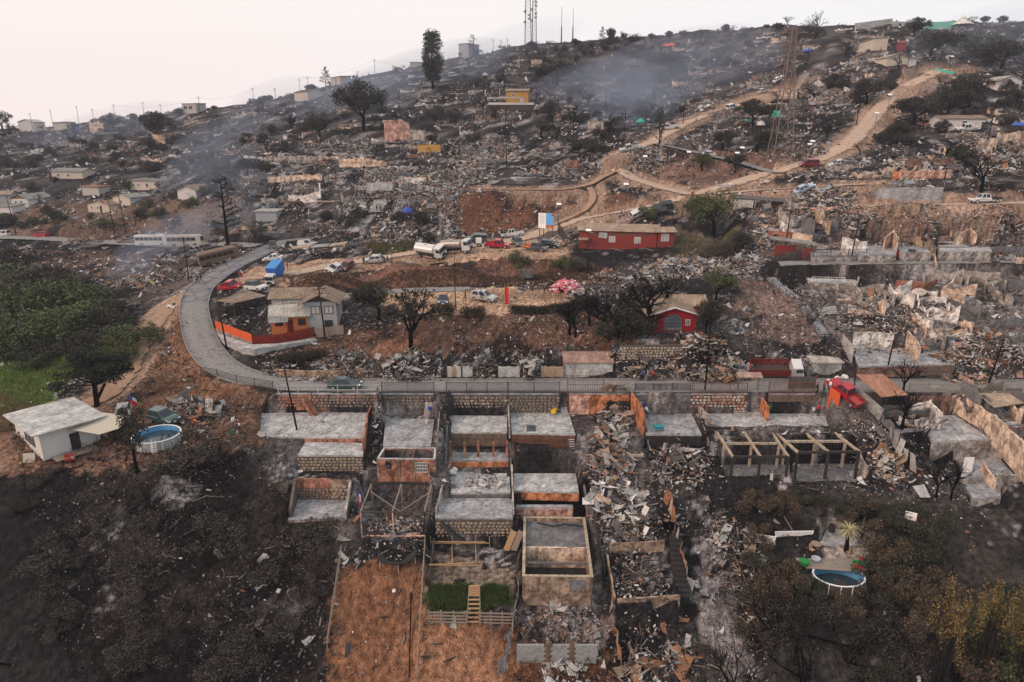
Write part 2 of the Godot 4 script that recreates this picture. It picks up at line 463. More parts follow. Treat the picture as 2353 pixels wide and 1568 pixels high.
# roads: kind, width, pixels (their heights come from the surveyed ground)
const ROADS:=[
	{"name": "street","mat": "concrete_road","w": 4.4,"kerb": true,"p": [[2500,890],[2353,889],[2200,888],[2050,887],[1900,886],[1700,886],[1500,886],[1300,886],[1100,886],[900,886],[780,885],[700,884],[640,880],[582,871],[534,857],[496,832],[468,796],[453,755],[446,715],[447,694]]},
	{"name": "street_bend","mat": "asphalt","w": 4.6,"kerb": true,"p": [[446,697],[458,668],[488,642],[535,612],[585,588],[620,570],[660,556],[720,550]]},
	{"name": "side_street","mat": "concrete_road","w": 6.0,"p": [[590,566],[520,562],[420,566],[300,560],[200,556],[100,549],[-60,545]]},
	{"name": "plateau_track","mat": "dirt_road","w": 4.5,"p": [[570,642],[650,632],[760,612],[860,598],[960,582],[1080,566],[1180,556]]},
	{"name": "hill_road","mat": "dirt_road","w": 5.0,"p": [[1170,556],[1250,535],[1350,506],[1440,489],[1520,473],[1600,450],[1680,428],[1750,405],[1820,387],[1890,366],[1945,338],[1985,298],[2020,258],[2060,222],[2105,192],[2170,160]]},
	{"name": "loop_road","mat": "dirt_road","w": 4.2,"p": [[1590,448],[1520,432],[1450,410],[1415,388],[1418,362],[1455,345],[1500,328],[1545,302],[1600,276],[1660,260],[1720,236],[1790,206]]},
	{"name": "lower_loop","mat": "concrete_road","w": 3.6,"p": [[1500,330],[1560,342],[1630,358],[1700,374],[1760,392],[1790,398]]},
	{"name": "ridge_road","mat": "concrete_road","w": 5.5,"p": [[1850,166],[1890,142],[1932,122],[1925,104],[1895,84],[1868,62]]},
	{"name": "playground_lane","mat": "concrete_road","w": 3.6,"p": [[560,668],[640,668],[720,683],[800,680],[900,670],[1000,666],[1080,664]]},
	{"name": "clay_track","mat": "dirt_path","w": 3.4,"p": [[430,676],[375,716],[340,762],[310,812],[290,850],[262,890],[215,922],[110,948],[-40,975]]},
	{"name": "right_street","mat": "concrete_road","w": 4.4,"p": [[1790,607],[1900,604],[2000,603],[2200,601],[2353,600],[2500,600]]},
	{"name": "upper_street","mat": "dirt_road","w": 3.4,"p": [[1640,447],[1760,438],[1850,434],[1930,428],[1990,424]]},
	{"name": "upper_lane","mat": "dirt_road","w": 3.4,"p": [[1990,474],[2100,472],[2200,470],[2353,466],[2480,464]]},
	{"name": "clay_path","mat": "dirt_path","w": 2.0,"p": [[1420,392],[1390,405],[1350,424],[1290,436],[1190,436],[1090,434]]},
	{"name": "clay_path_down","mat": "dirt_path","w": 1.8,"p": [[1350,426],[1362,450],[1345,480],[1310,500],[1250,525]]},
]
var beds:={}
func bed(r):
	var c:=Curve3D.new()
	for p in r.p: c.add_point(hit(p[0],p[1]))
	for i in c.point_count:
		var a:=c.get_point_position(maxi(0,i-1)); var b:=c.get_point_position(mini(c.point_count-1,i+1))
		c.set_point_in(i,(a-b)/6.0); c.set_point_out(i,(b-a)/6.0)
	c.bake_interval=1.0
	var pts:=c.get_baked_points()
	for pass_ in 3:
		var q:=pts.duplicate()
		for i in range(1,pts.size()-1): pts[i].y=(q[i-1].y+q[i].y+q[i+1].y)/3.0
	beds[r.name]=pts
	for g in grids:
		var sink: float=0.02 if g.c<.5 else 0.1 if g.c<2 else 0.5
		var half: float=r.w/2.0+maxf(0.3,g.c*1.1)
		var soft:=maxf(1.2,g.c*1.2)
		for k in pts.size()-1:
			var a:=pts[k]; var b:=pts[k+1]
			var dusty: bool=r.mat.begins_with("dirt")
			var reach:=half+soft+(2.2 if dusty else 0.0)
			var i0:=maxi(0,int((minf(a.x,b.x)-reach-g.x0)/g.c)); var i1:=mini(g.nx-1,int((maxf(a.x,b.x)+reach-g.x0)/g.c)+1)
			var j0:=maxi(0,int((minf(-a.z,-b.z)-reach-g.d0)/g.c)); var j1:=mini(g.nd-1,int((maxf(-a.z,-b.z)+reach-g.d0)/g.c)+1)
			for j in range(j0,j1+1):
				for i in range(i0,i1+1):
					var p:=Vector2(g.x0+i*g.c,-(g.d0+j*g.c))
					var ab:=Vector2(b.x-a.x,b.z-a.z)
					var t:=clampf((p-Vector2(a.x,a.z)).dot(ab)/maxf(ab.length_squared(),1e-6),0,1)
					var dist:=p.distance_to(Vector2(a.x,a.z)+ab*t)
					if dist>reach: continue
					var o:=j*g.nx+i
					var y:=lerpf(a.y,b.y,t)
					if dusty: g.r[o]=maxf(g.r[o],1.0-maxf(0.0,dist-half)/(soft+2.2))
					if dist<half: g.h[o]=y-sink; g.w[o]=0.0
					elif g.w[o]>0.0 and dist<half+soft:
						var s:=(dist-half)/soft
						if s<g.w[o]:
							g.w[o]=s
							g.h[o]=lerpf(y,g.h[o],s)
func pave(r):
	var pts: PackedVector3Array=beds[r.name]
	var s:=Shape.new(); var k:=Shape.new()
	var e:=FastNoiseLite.new(); e.seed=31; e.frequency=0.12
	var left:=[]; var right:=[]
	for i in pts.size():
		var t:=(pts[mini(i+1,pts.size()-1)]-pts[maxi(0,i-1)])
		var side:=Vector3(-t.z,0,t.x).normalized()
		var loose:=0.0 if r.has("kerb") else 0.4
		var wl: float=r.w/2.0*(1.0+loose*e.get_noise_1d(i*4.0)); var wr: float=r.w/2.0*(1.0+loose*e.get_noise_1d(i*3.0+900))
		left.append(lift(pts[i]-side*wl)); right.append(lift(pts[i]+side*wr))
	for i in pts.size()-1:
		for j in 10:
			var f0:=j/10.0; var f1:=(j+1)/10.0
			var worn: float=[.8,.92,1.06,1.08,.95,.93,1.07,1.05,.93,.78][j]+e.get_noise_2d(i*5.0,j*14.0)*(.45 if not r.has("kerb") else .42)
			s.col=Color(worn,worn,worn*(.96 if j in [0,9] else 1.0))
			s.quad(lift(left[i].lerp(right[i],f0)),lift(left[i+1].lerp(right[i+1],f0)),lift(left[i+1].lerp(right[i+1],f1)),lift(left[i].lerp(right[i],f1)))
		if r.has("kerb"):
			for e2 in [left,right]:
				var d: Vector3=(e2[i]-(left[i]+right[i])/2.0).normalized()*0.12
				k.bar(e2[i]+d+Vector3(0,0.03,0),e2[i+1]+d+Vector3(0,0.03,0),0.16,0.22)
	structure("road" if r.mat != "dirt_path" else "path",s.mesh(),M[r.mat]).name=r.name
	if r.has("kerb"): structure("kerb",k.mesh(),M.concrete_road)
func lift(p: Vector3) -> Vector3:
	return Vector3(p.x,maxf(p.y,H(p.x,p.z))+(0.03 if p.z>-136 else 0.08),p.z) if absf(p.y-H(p.x,p.z))<0.8 else p

# what the ground is made of: linear colour, share of ash, share of char, pixel outline
const ZONES:=[
	{"c": [.052,.043,.039],"ash": 0.0,"char": .7,"p": [[-300,1060],[620,1060],[780,1260],[760,1600],[-300,1600]]},
	{"c": [.11,.105,.105],"ash": .7,"char": .3,"p": [[215,1150],[290,1170],[250,1250],[190,1200]]},{"c": [.11,.105,.105],"ash": .7,"char": .3,"p": [[330,1110],[470,1100],[440,1150],[340,1170]]},{"c": [.1,.095,.1],"ash": .6,"char": .4,"p": [[230,1320],[300,1330],[290,1400],[235,1390]]},{"c": [.11,.1,.1],"ash": .6,"char": .3,"p": [[590,1370],[700,1360],[720,1410],[610,1420]]},
	{"c": [.22,.135,.095],"ash": .12,"char": .12,"p": [[-200,940],[300,930],[420,860],[640,930],[620,1030],[330,1075],[-200,1100]]},
	{"c": [.225,.115,.066],"ash": 0.0,"char": .16,"p": [[812,1300],[980,1300],[975,1600],[752,1600],[770,1440],[782,1330]]},
	{"c": [.25,.135,.08],"ash": 0.0,"char": .1,"p": [[985,1420],[1180,1430],[1165,1600],[970,1600]]},
	{"c": [.25,.2,.16],"ash": .1,"char": .2,"p": [[985,1265],[1195,1265],[1185,1350],[985,1350]]},
	{"c": [.05,.085,.025],"ash": 0.0,"char": .1,"p": [[985,1346],[1180,1346],[1180,1405],[985,1405]]},
	{"c": [.3,.24,.22],"ash": .75,"char": .1,"p": [[1200,1380],[1395,1380],[1400,1470],[1190,1470]]},
	{"c": [.18,.09,.055],"ash": .1,"char": .2,"p": [[1180,1500],[1400,1480],[1420,1600],[1140,1600]]},
	{"c": [.12,.108,.105],"ash": .45,"char": .5,"p": [[600,900],[2400,900],[2400,1130],[1650,1200],[1560,1420],[1400,1420],[980,1240],[780,1260],[620,1100]]},  # burnt lots: charcoal, plus shade of the alleys darkened into the colour
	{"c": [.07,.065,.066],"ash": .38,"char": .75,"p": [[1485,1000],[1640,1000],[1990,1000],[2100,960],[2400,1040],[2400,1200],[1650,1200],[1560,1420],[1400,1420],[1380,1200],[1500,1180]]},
	{"c": [.28,.26,.25],"ash": .8,"char": .15,"p": [[1600,1310],[1740,1330],[1780,1450],[1700,1560],[1600,1440]]},
	{"c": [.06,.055,.05],"ash": .15,"char": .6,"p": [[1700,1120],[2400,1180],[2400,1600],[1760,1600],[1700,1420]]},
	{"c": [.42,.38,.34],"ash": .1,"char": .02,"p": [[1900,1215],[2010,1225],[2000,1290],[1890,1300]]},
	{"c": [.12,.22,.035],"ash": 0.0,"char": .05,"p": [[60,770],[240,770],[250,800],[160,870],[120,930],[-40,950],[-60,830]]},
	{"c": [.21,.155,.085],"ash": 0.0,"char": .1,"p": [[-200,860],[60,900],[120,930],[60,975],[-200,990]]},
	{"c": [.2,.11,.068],"ash": .05,"char": .08,"p": [[400,690],[445,700],[470,830],[480,880],[560,930],[400,940],[280,900],[270,850],[330,740]]},
	{"c": [.13,.11,.1],"ash": .5,"char": .35,"p": [[220,600],[440,590],[470,640],[420,680],[240,700]]},
	{"c": [.12,.085,.07],"ash": .25,"char": .4,"p": [[60,575],[330,575],[330,640],[200,680],[60,640]]},
	{"c": [.47,.33,.23],"ash": 0.0,"char": 0.02,"p": [[560,625],[640,605],[800,592],[940,575],[1050,548],[1210,540],[1310,552],[1310,595],[1180,600],[1000,610],[800,626],[620,645],[540,660]]},
	{"c": [.17,.095,.07],"ash": .02,"char": .3,"p": [[600,640],[800,628],[1000,612],[1320,600],[1420,622],[1380,650],[1200,650],[1000,662],[760,672],[600,660]]},
	{"c": [.46,.32,.22],"ash": 0.0,"char": .03,"p": [[870,672],[1180,658],[1300,668],[1320,708],[1290,722],[1150,728],[1000,730],[880,700]]},
	{"c": [.15,.09,.065],"ash": .1,"char": .35,"p": [[640,770],[1000,725],[1460,720],[1460,790],[1100,800],[640,830]]},
	{"c": [.27,.15,.095],"ash": 0.0,"char": .1,"p": [[830,815],[880,790],[960,775],[950,800],[880,830],[850,872],[830,872]]},
	{"c": [.16,.08,.052],"ash": .04,"char": .36,"p": [[1025,470],[1060,442],[1110,437],[1180,446],[1240,439],[1300,455],[1380,438],[1450,450],[1510,466],[1430,485],[1340,505],[1240,525],[1150,531],[1060,541],[1012,522]]},
	{"c": [.2,.145,.125],"ash": 0.0,"char": .08,"p": [[1700,640],[1790,640],[1890,790],[1830,800],[1740,770],[1690,700]]},
	{"c": [.12,.1,.06],"ash": .05,"char": .25,"p": [[1540,530],[1700,520],[1700,580],[1560,590]]},
	{"c": [.17,.15,.14],"ash": .6,"char": .4,"p": [[1840,620],[2400,620],[2400,800],[1950,820],[1860,720]]},
	{"c": [.2,.15,.13],"ash": .35,"char": .35,"p": [[1740,440],[2400,470],[2400,600],[1740,600]]},
	{"c": [.2,.13,.1],"ash": .1,"char": .2,"p": [[1440,335],[1880,345],[1790,400],[1620,430],[1480,420]]},
	{"c": [.17,.12,.09],"ash": .15,"char": .25,"p": [[0,470],[560,455],[600,540],[0,545]]},
	{"c": [.1,.093,.088],"ash": .12,"char": .55,"p": [[1300,95],[1820,55],[2000,60],[1700,230],[1450,200],[1250,140]]},
]
var zone_polys:=[]
func ground_colour(x: float,z: float,nz: Array) -> Color:
	var c:=Vector3(0.075,0.069,0.068); var ash:=0.42; var burnt:=0.62
	var jx: float=nz[0].get_noise_2d(x,z)*1.6; var jz: float=nz[0].get_noise_2d(z+300,x)*1.6
	var q:=Vector2(x+jx,z+jz)
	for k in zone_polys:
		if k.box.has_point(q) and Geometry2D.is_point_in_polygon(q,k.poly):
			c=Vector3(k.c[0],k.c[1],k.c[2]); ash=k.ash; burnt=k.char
	var a: float=nz[1].get_noise_2d(x,z)*0.5+0.5
	var b: float=nz[2].get_noise_2d(x,z)*0.5+0.5
	var e: float=nz[3].get_noise_2d(x,z)
	c *= 1.0+e*(0.2+burnt*0.5)
	var kb:=smoothstep(0.72-burnt*0.5,0.82-burnt*0.5,b+e*0.12)
	c=c.lerp(Vector3(0.018,0.017,0.018)*(1.0+e*0.5),kb*0.88*minf(1.0,burnt*5.0))
	var ka:=smoothstep(0.82-ash*0.45,0.92-ash*0.4,a+e*0.2)
	c=c.lerp(Vector3(0.33,0.315,0.32)*(1.0+e*0.6),ka*0.85*minf(1.0,ash*6.0))
	c *= 2.0
	return Color(c.x,c.y,c.z)
func mesh_ground():
	for k in ZONES:
		var poly:=PackedVector2Array()
		for p in k.p:
			var w:=hit(clampf(p[0],-280,2640),p[1])
			poly.append(Vector2(w.x,w.z))
		var box:=Rect2(poly[0],Vector2.ZERO)
		for p in poly: box=box.expand(p)
		zone_polys.append({"c": k.c,"ash": k.ash,"char": k.char,"poly": poly,"box": box.grow(2)})
	var nz:=[]
	for s in [[41,0.35,3],[42,0.11,5],[43,0.06,5],[44,1.1,3]]:
		var f:=FastNoiseLite.new(); f.seed=s[0]; f.frequency=s[1]; f.fractal_octaves=s[2]; nz.append(f)
	var gi:=0
	for g in grids:
		var v:=PackedVector3Array(); var n:=PackedVector3Array(); var c:=PackedColorArray(); var idx:=PackedInt32Array()
		v.resize(g.nx*g.nd); n.resize(g.nx*g.nd); c.resize(g.nx*g.nd)
		for j in g.nd:
			for i in g.nx:
				var o:=j*g.nx+i
				var x:=g.x0+i*g.c; var z:=-(g.d0+j*g.c)
				v[o]=Vector3(x,g.h[o],z)
				var l:=g.h[j*g.nx+maxi(0,i-1)]; var r:=g.h[j*g.nx+mini(g.nx-1,i+1)]
				var f:=g.h[maxi(0,j-1)*g.nx+i]; var b:=g.h[mini(g.nd-1,j+1)*g.nx+i]
				n[o]=Vector3(l-r,2*g.c,b-f).normalized()
				var inside:=absf(x)<0.86*-z+8.0
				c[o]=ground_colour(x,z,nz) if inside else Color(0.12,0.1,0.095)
				if g.r[o]>0.0: c[o]=c[o].lerp(Color(0.78,0.56,0.42),smoothstep(0.25,0.75,g.r[o]+nz[0].get_noise_2d(x,z)*0.5)*0.85)
		for j in g.nd-1:
			for i in g.nx-1:
				var o:=j*g.nx+i
				if absf(v[o].x)>0.95*-v[o].z+25.0: continue
				idx.append_array([o,o+g.nx,o+g.nx+1,o,o+g.nx+1,o+1])
		for j in [0,g.nd-1]:
			var at:=v.size()
			for i in g.nx:
				var o: int=j*g.nx+i
				v.append(v[o]); v.append(v[o]-Vector3(0,2.5,0)); n.append(n[o]); n.append(n[o]); c.append(c[o]); c.append(c[o])
			for i in g.nx-1: idx.append_array([at+i*2,at+i*2+2,at+i*2+3,at+i*2,at+i*2+3,at+i*2+1])
		var a:=[]; a.resize(Mesh.ARRAY_MAX)
		a[Mesh.ARRAY_VERTEX]=v; a[Mesh.ARRAY_NORMAL]=n; a[Mesh.ARRAY_COLOR]=c; a[Mesh.ARRAY_INDEX]=idx
		var m:=ArrayMesh.new(); m.add_surface_from_arrays(Mesh.PRIMITIVE_TRIANGLES,a)
		structure(["hillside","hill_slope","hill_ridge"][gi],m,M.ground)
		gi+=1
# ---------------------------------------------------------------- buildings and ruins
func more_materials():
	var ts: Texture2D=M.t_stain; var tf: Texture2D=M.t_fine
	for a in [["slab_grey",.42,.43,.46,7.0],["slab_pale",.54,.545,.56,6.0],["slab_dark",.2,.2,.21,6.0],["plaster_cream",.62,.48,.38,4.0],["plaster_pink",.6,.36,.29,5.0],["plaster_orange",.5,.2,.1,5.0],
			["plaster_grey",.36,.33,.31,5.0],["plaster_white",.72,.69,.66,7.0],["block_brown",.3,.22,.165,3.0],["brick_red",.34,.16,.11,4.0],["brick_dark",.2,.12,.095,3.0],["stone_joint",.15,.125,.11,3.0],
			["char",.04,.037,.037,3.0],["beam_pale",.52,.43,.33,3.0],["beam_black",.05,.045,.043,2.0],["earth_red",.2,.1,.07,3.0],["earth_brown",.2,.14,.105,3.0]]:
		var m:=mat(a[0],lin(a[1],a[2],a[3]),0.92,ts,a[4])
		if a[0].begins_with("pl") or a[0].begins_with("br") or a[0].begins_with("bl"):
			m.albedo_texture=M.t_soot; m.uv1_scale=V(.2,.16,.2); m.albedo_color=lin(a[1]*1.25,a[2]*1.25,a[3]*1.25)
	for a in [["stone_a",.34,.27,.2],["stone_b",.27,.22,.18],["stone_c",.42,.34,.26],["stone_d",.2,.17,.15],["stone_e",.4,.2,.13],["stone_f",.5,.45,.4]]:
		mat(a[0],lin(a[1],a[2],a[3]),0.95,tf,0.9)
	for a in [["wall_white",.72,.7,.68],["wall_cream",.64,.56,.46],["wall_red",.3,.045,.035],["wall_deepred",.42,.018,.022],["wall_orange",.75,.25,.085],["wall_grey",.42,.44,.46],["wall_yellow",.52,.3,.08],["wall_pale",.5,.48,.46],["wall_blue",.46,.54,.62],
			["paint_orange",.72,.12,.03],["paint_darkred",.2,.018,.012],["wood_grey",.33,.27,.22],["wood_brown",.24,.15,.095],["wood_dark",.085,.065,.055],["wood_tan",.5,.32,.17],["curtain",.55,.53,.52],["block_grey",.37,.38,.37],["block_grey2",.31,.32,.315],["cloth_white",.8,.79,.77],["tent_green",.03,.5,.35],["tent_blue",.06,.12,.5],["red",.55,.03,.035],["blue",.04,.09,.5],["green",.03,.25,.06],["yellow",.75,.48,.02],["pink",.68,.2,.24],["shade_cloth",.6,.55,.46],["teal",.03,.35,.42],["orange_cloth",.7,.16,.05]]:
		mat(a[0],lin(a[1],a[2],a[3]),0.85,tf,2.2)
	for a in [["roof_grey",.34,.34,.33],["roof_brown",.36,.27,.2],["roof_pale",.6,.57,.52],["roof_rust",.5,.26,.17],["roof_white",.62,.63,.62],["roof_tan",.45,.34,.25],["roof_red",.35,.1,.09],["sheet_grey",.42,.42,.42],["sheet_white",.6,.6,.59],["sheet_rust",.42,.22,.12],["sheet_tan",.5,.38,.27],["sheet_burnt",.14,.13,.13],["sheet_blue",.42,.48,.54],["sheet_pink",.5,.33,.27]]:
		mat(a[0],lin(a[1],a[2],a[3]),0.62,ts,7.0,0.15)
	mat("iron",lin(.045,.045,.05),0.6); mat("iron_rust",lin(.13,.06,.04),0.8); mat("steel",lin(.5,.5,.5),0.45,null,1,0.4); mat("steel_white",lin(.7,.7,.7),0.5)
	mat("glass_dark",lin(.03,.035,.045),0.08); mat("glass_grey",lin(.11,.12,.13),0.12); mat("concrete_pole",lin(.36,.33,.3),0.9,tf,1.5); mat("wood_pole",lin(.12,.09,.07),0.95,tf,1.5); mat("pole_grey",lin(.4,.4,.4),0.6)
	mat("tyre",lin(.025,.025,.027),0.9); mat("rim",lin(.45,.45,.46),0.35,null,1,0.6); mat("lamp_white",lin(.8,.8,.78),0.2); mat("lamp_red",lin(.5,.02,.02),0.25); mat("black_plastic",lin(.03,.03,.032),0.6)
	mat("vc",Color.WHITE,0.85,null,1.0,0.0,true); mat("skin",lin(.35,.2,.14),0.7)
	mat("leaf",Color.WHITE,0.75,null,1.0,0.0,true).backlight_enabled=true
	M.leaf.backlight=Color(0.12,0.13,0.06)
	mat("bark_grey",lin(.2,.165,.14),0.95); mat("bark",lin(.075,.06,.052),0.95,tf,1.0); mat("bark_burnt",lin(.03,.028,.027),0.95); mat("bark_pale",lin(.27,.22,.18),0.95,tf,1.0); mat("rubble",Color.WHITE,0.95,tf,1.3,0.0,true)

# slabs of the lots: pixel corners (back left, back right, front right, front left), height, drop of the front face, look, label
const LOTS:=[
	["yard_slab",[[600,950],[755,947],[699,1005],[597,1003]],-2.48,.5,"slab_pale","earth_brown","","pale paved yard with pinkish tiles beside the leaning dark pole"],
	["house_slab",[[757,948],[853,949],[834,1005],[699,1005]],-2.36,.6,"slab_pale","brick_red","","bare grey house slab in front of the reddish retaining wall with brick stairs"],
	["terrace_slab",[[702,1016],[834,1018],[834,1046],[683,1046]],-3.0,2.0,"slab_pale","stone_joint","stone","pale tiled terrace slab on a tan stone retaining wall"],
	["house_slab",[[886,962],[998,963],[990,1026],[880,1025]],-2.6,.5,"slab_grey","char","","bluish grey house slab above the roofless brick room"],
	["house_slab",[[1038,955],[1165,956],[1165,993],[1036,993]],-2.6,2.2,"slab_pale","earth_brown","","pale slab between the street stairs and a row of burnt brick pillars"],
	["ledge_slab",[[1038,1038],[1168,1038],[1168,1057],[1032,1058]],-5.0,.95,"slab_grey","plaster_orange","","narrow ledge with orange painted front below the brick pillars"],
	["house_slab",[[1036,1084],[1170,1086],[1173,1131],[1036,1133]],-6.2,.5,"slab_pale","slab_dark","","pale slab heaped with white ash and plastic sacks"],
	["terrace_slab",[[1003,1145],[1176,1145],[1178,1190],[1000,1190]],-6.8,3.3,"slab_grey","stone_joint","stone","grey terrace slab edged with concrete blocks above a tall tan stone wall"],
	["house_slab",[[1172,946],[1306,946],[1322,998],[1176,995]],-2.6,2.4,"slab_pale","earth_red","","pale grey slab with a bundle of sticks and yellow bags"],
	["house_slab",[[1181,1088],[1323,1088],[1330,1131],[1181,1127]],-5.95,.35,"slab_pale","plaster_orange","","pale slab with soot star and orange edge below the red earth bank"],
	["ledge_slab",[[1186,1160],[1316,1160],[1316,1166],[1186,1166]],-7.2,.9,"slab_grey","plaster_pink","","thin ledge with faded pink front above the roofless block house"],
	["house_slab",[[1481,944],[1586,944],[1613,999],[1484,998]],-2.6,2.6,"slab_grey","char","","dark grey sooty slab where a person stands by a water heater"],
	["house_slab",[[1588,939],[1890,935],[1905,984],[1628,984]],-2.6,.6,"slab_pale","slab_dark","","wide slab strewn with ash behind the concrete frames"],
	["lower_floor",[[1650,1068],[1815,1068],[1815,1098],[1672,1098]],-5.75,.5,"slab_dark","char","","dark lower floor under the cream beamed concrete frame"],
	["lower_floor",[[1820,1066],[1965,1066],[1990,1118],[1830,1116]],-6.1,.6,"slab_dark","char","","dark lower floor under the black fronted concrete frame"],
	["house_slab",[[2114,956],[2194,954],[2276,1009],[2144,1016]],-2.4,2.6,"slab_pale","plaster_grey","","smooth pale slab along the long scorched cream wall"],
	["lower_floor",[[2195,1046],[2290,1046],[2330,1090],[2210,1098]],-5.0,1.8,"slab_grey","plaster_grey","","grey lower floor with a white door panel standing on it"],
	["house_slab",[[2212,1110],[2300,1108],[2300,1140],[2236,1146]],-5.8,1.0,"slab_grey","plaster_grey","","small grey slab on a block base beside burnt saplings"],
	["basement_floor",[[685,1146],[796,1150],[796,1190],[660,1196]],-7.0,.5,"slab_grey","plaster_pink","","grey floor with worn red tiles between stone basement walls"],
	["house_slab",[[1955,803],[2105,800],[2110,838],[1975,842]],2.5,.9,"slab_grey","brick_dark","","grey slab of the roofless house with white inner walls"],
	["house_slab",[[2105,806],[2175,806],[2195,836],[2112,838]],2.45,.8,"slab_pale","earth_brown","","pale slab where a worker in an orange striped shirt stands"],
	["house_slab",[[1830,622],[1960,628],[1972,650],[1865,648]],9.0,2.2,"slab_pale","plaster_grey","","white slab with a low railing in front of a single burnt gable wall"],
	["house_slab",[[1972,626],[2230,626],[2230,640],[1975,640]],8.95,.6,"slab_grey","slab_dark","","long grey slab at the foot of the pale stone street wall"],
	["house_slab",[[2052,640],[2150,640],[2150,647],[2056,647]],8.6,2.3,"slab_grey","brick_red","","grey slab carried on scorched brick walls above white ash"],
	["house_slab",[[1860,576],[1960,574],[1990,588],[1868,590]],12.4,1.2,"slab_grey","plaster_grey","","grey slab behind iron railings beside the red panelled kiosk"],
	["house_slab",[[1975,560],[2055,560],[2060,585],[1975,585]],12.9,1.6,"slab_grey","plaster_grey","","grey slab of the house with cream columns by the skid loader"],
	["house_slab",[[2060,560],[2120,562],[2140,580],[2070,580]],13.0,1.6,"slab_grey","plaster_grey","","small grey slab beside a fence of iron framed sheets"],
	["house_slab",[[2155,560],[2270,560],[2280,576],[2160,576]],13.2,1.5,"slab_pale","plaster_grey","","pale slab beside the arched cream wall"],
	["garden_slab",[[1900,1215],[2010,1222],[2000,1262],[1880,1262]],-8.9,.3,"slab_pale","slab_dark","","pale garden patio around the spiky palm"],
]
func slabs() -> Array:
	var out:=[]
	for l in LOTS:
		var q:=[]
		for p in l[1]: q.append(at_y(p[0],p[1],l[2]))
		out.append({"quad": q,"sink": 0.35,"margin": .3})
	for a in [[718,868],[878,998],[1037,1166],[1168,1304],[1308,1446],[1458,1586],[1588,1880],[2085,2200]]:
		var q:=[at_y(a[0],905,0)+V(0,0,.3),at_y(a[1],905,0)+V(0,0,.3),at_y(a[1],962,-2.7),at_y(a[0],962,-2.7)]
		for i in 4: q[i].y=-2.65
		out.append({"quad": q,"sink": 0.0,"margin": .01})
	for l in LOTS:
		if l[3]<.8: continue
		var a:=at_y(l[1][3][0],l[1][3][1],l[2]); var b:=at_y(l[1][2][0],l[1][2][1],l[2])
		var q:=[a+V(-.3,0,.1),b+V(.3,0,.1),b+V(.3,0,1.7),a+V(-.3,0,1.7)]
		for i in 4: q[i].y=l[2]-l[3]
		out.append({"quad": q,"sink": 0.0,"margin": .2})
	for l in LOTS:
		var q:=[]
		for p in l[1]: q.append(at_y(p[0],p[1],l[2]))
		out.append({"quad": q,"sink": 0.25,"margin": -.12})
	for a in [[[[985,1256],[1195,1256],[1185,1346],[985,1346]],-9.9],[[[835,1150],[985,1150],[975,1240],[830,1244]],-8.2],[[[1310,950],[1470,950],[1476,1000],[1326,1003]],-2.75],[[[1205,1200],[1342,1200],[1358,1372],[1203,1372]],-10.6],[[[1395,1300],[1555,1295],[1560,1378],[1415,1390]],-9.8],[[[1862,1318],[1992,1318],[1996,1385],[1858,1385]],-10.25]]:
		var q:=[]
		for p in a[0]: q.append(at_y(p[0],p[1],a[1]))
		out.append({"quad": q,"sink": 0.0})
	return out
func flat_poly(q: Array) -> PackedVector2Array:
	var p:=PackedVector2Array()
	for a in q: p.append(Vector2(a.x,a.z))
	return p
var lumps:=[]
func bx(t: Node,called: String,m: String,at: Vector3,size: Vector3,b:=Basis.IDENTITY,taper:=Vector2.ONE) -> MeshInstance3D:
	var s:=Shape.new(); s.box(at,size,b,taper)
	return part(called,s.mesh(),M[m],t)
func br(t: Node,called: String,m: String,a: Vector3,b: Vector3,w: float,h:=-1.0) -> MeshInstance3D:
	var s:=Shape.new(); s.bar(a,b,w,h)
	return part(called,s.mesh(),M[m],t)
func tb(t: Node,called: String,m: String,a: Vector3,b: Vector3,r0: float,r1: float,k:=6,caps:=true) -> MeshInstance3D:
	var s:=Shape.new(); s.tube(a,b,r0,r1,k,caps)
	return part(called,s.mesh(),M[m],t)
func stones(parent: Node,a: Vector3,b: Vector3,y0: float,y1: float,size: float,mats: Array,seed_: int):
	var q:=RandomNumberGenerator.new(); q.seed=seed_
	var x:=V(b.x-a.x,0,b.z-a.z); var len:=x.length(); x=x.normalized()
	var out:=V(-x.z,0,x.x)
	if out.z<0: out=-out
	while len*(y1-y0)/(size*size*0.86)>290: size *= 1.05
	var row:=0; var y:=y0+size*0.4
	while y<y1-size*0.25:
		var s:=size*(0.3+0.5*(row % 2))
		while s<len-size*0.2:
			var w:=size*q.randf_range(0.85,1.3); var h:=size*q.randf_range(0.75,1.05)
			var at:=a+x*(s+q.randf_range(-.05,.05))+out*0.03
			at.y=y+q.randf_range(-.05,.05)*size
			var bs:=Basis(x*w*0.54,Vector3.UP*h*0.56,out*0.14)*Basis(Vector3.BACK,q.randf_range(-0.5,0.5))
			part("stone",lumps[q.randi() % lumps.size()],M[mats[q.randi() % mats.size()]],parent,at-parent.position,bs)
			s+=w*1.02
		y+=size*0.9; row+=1
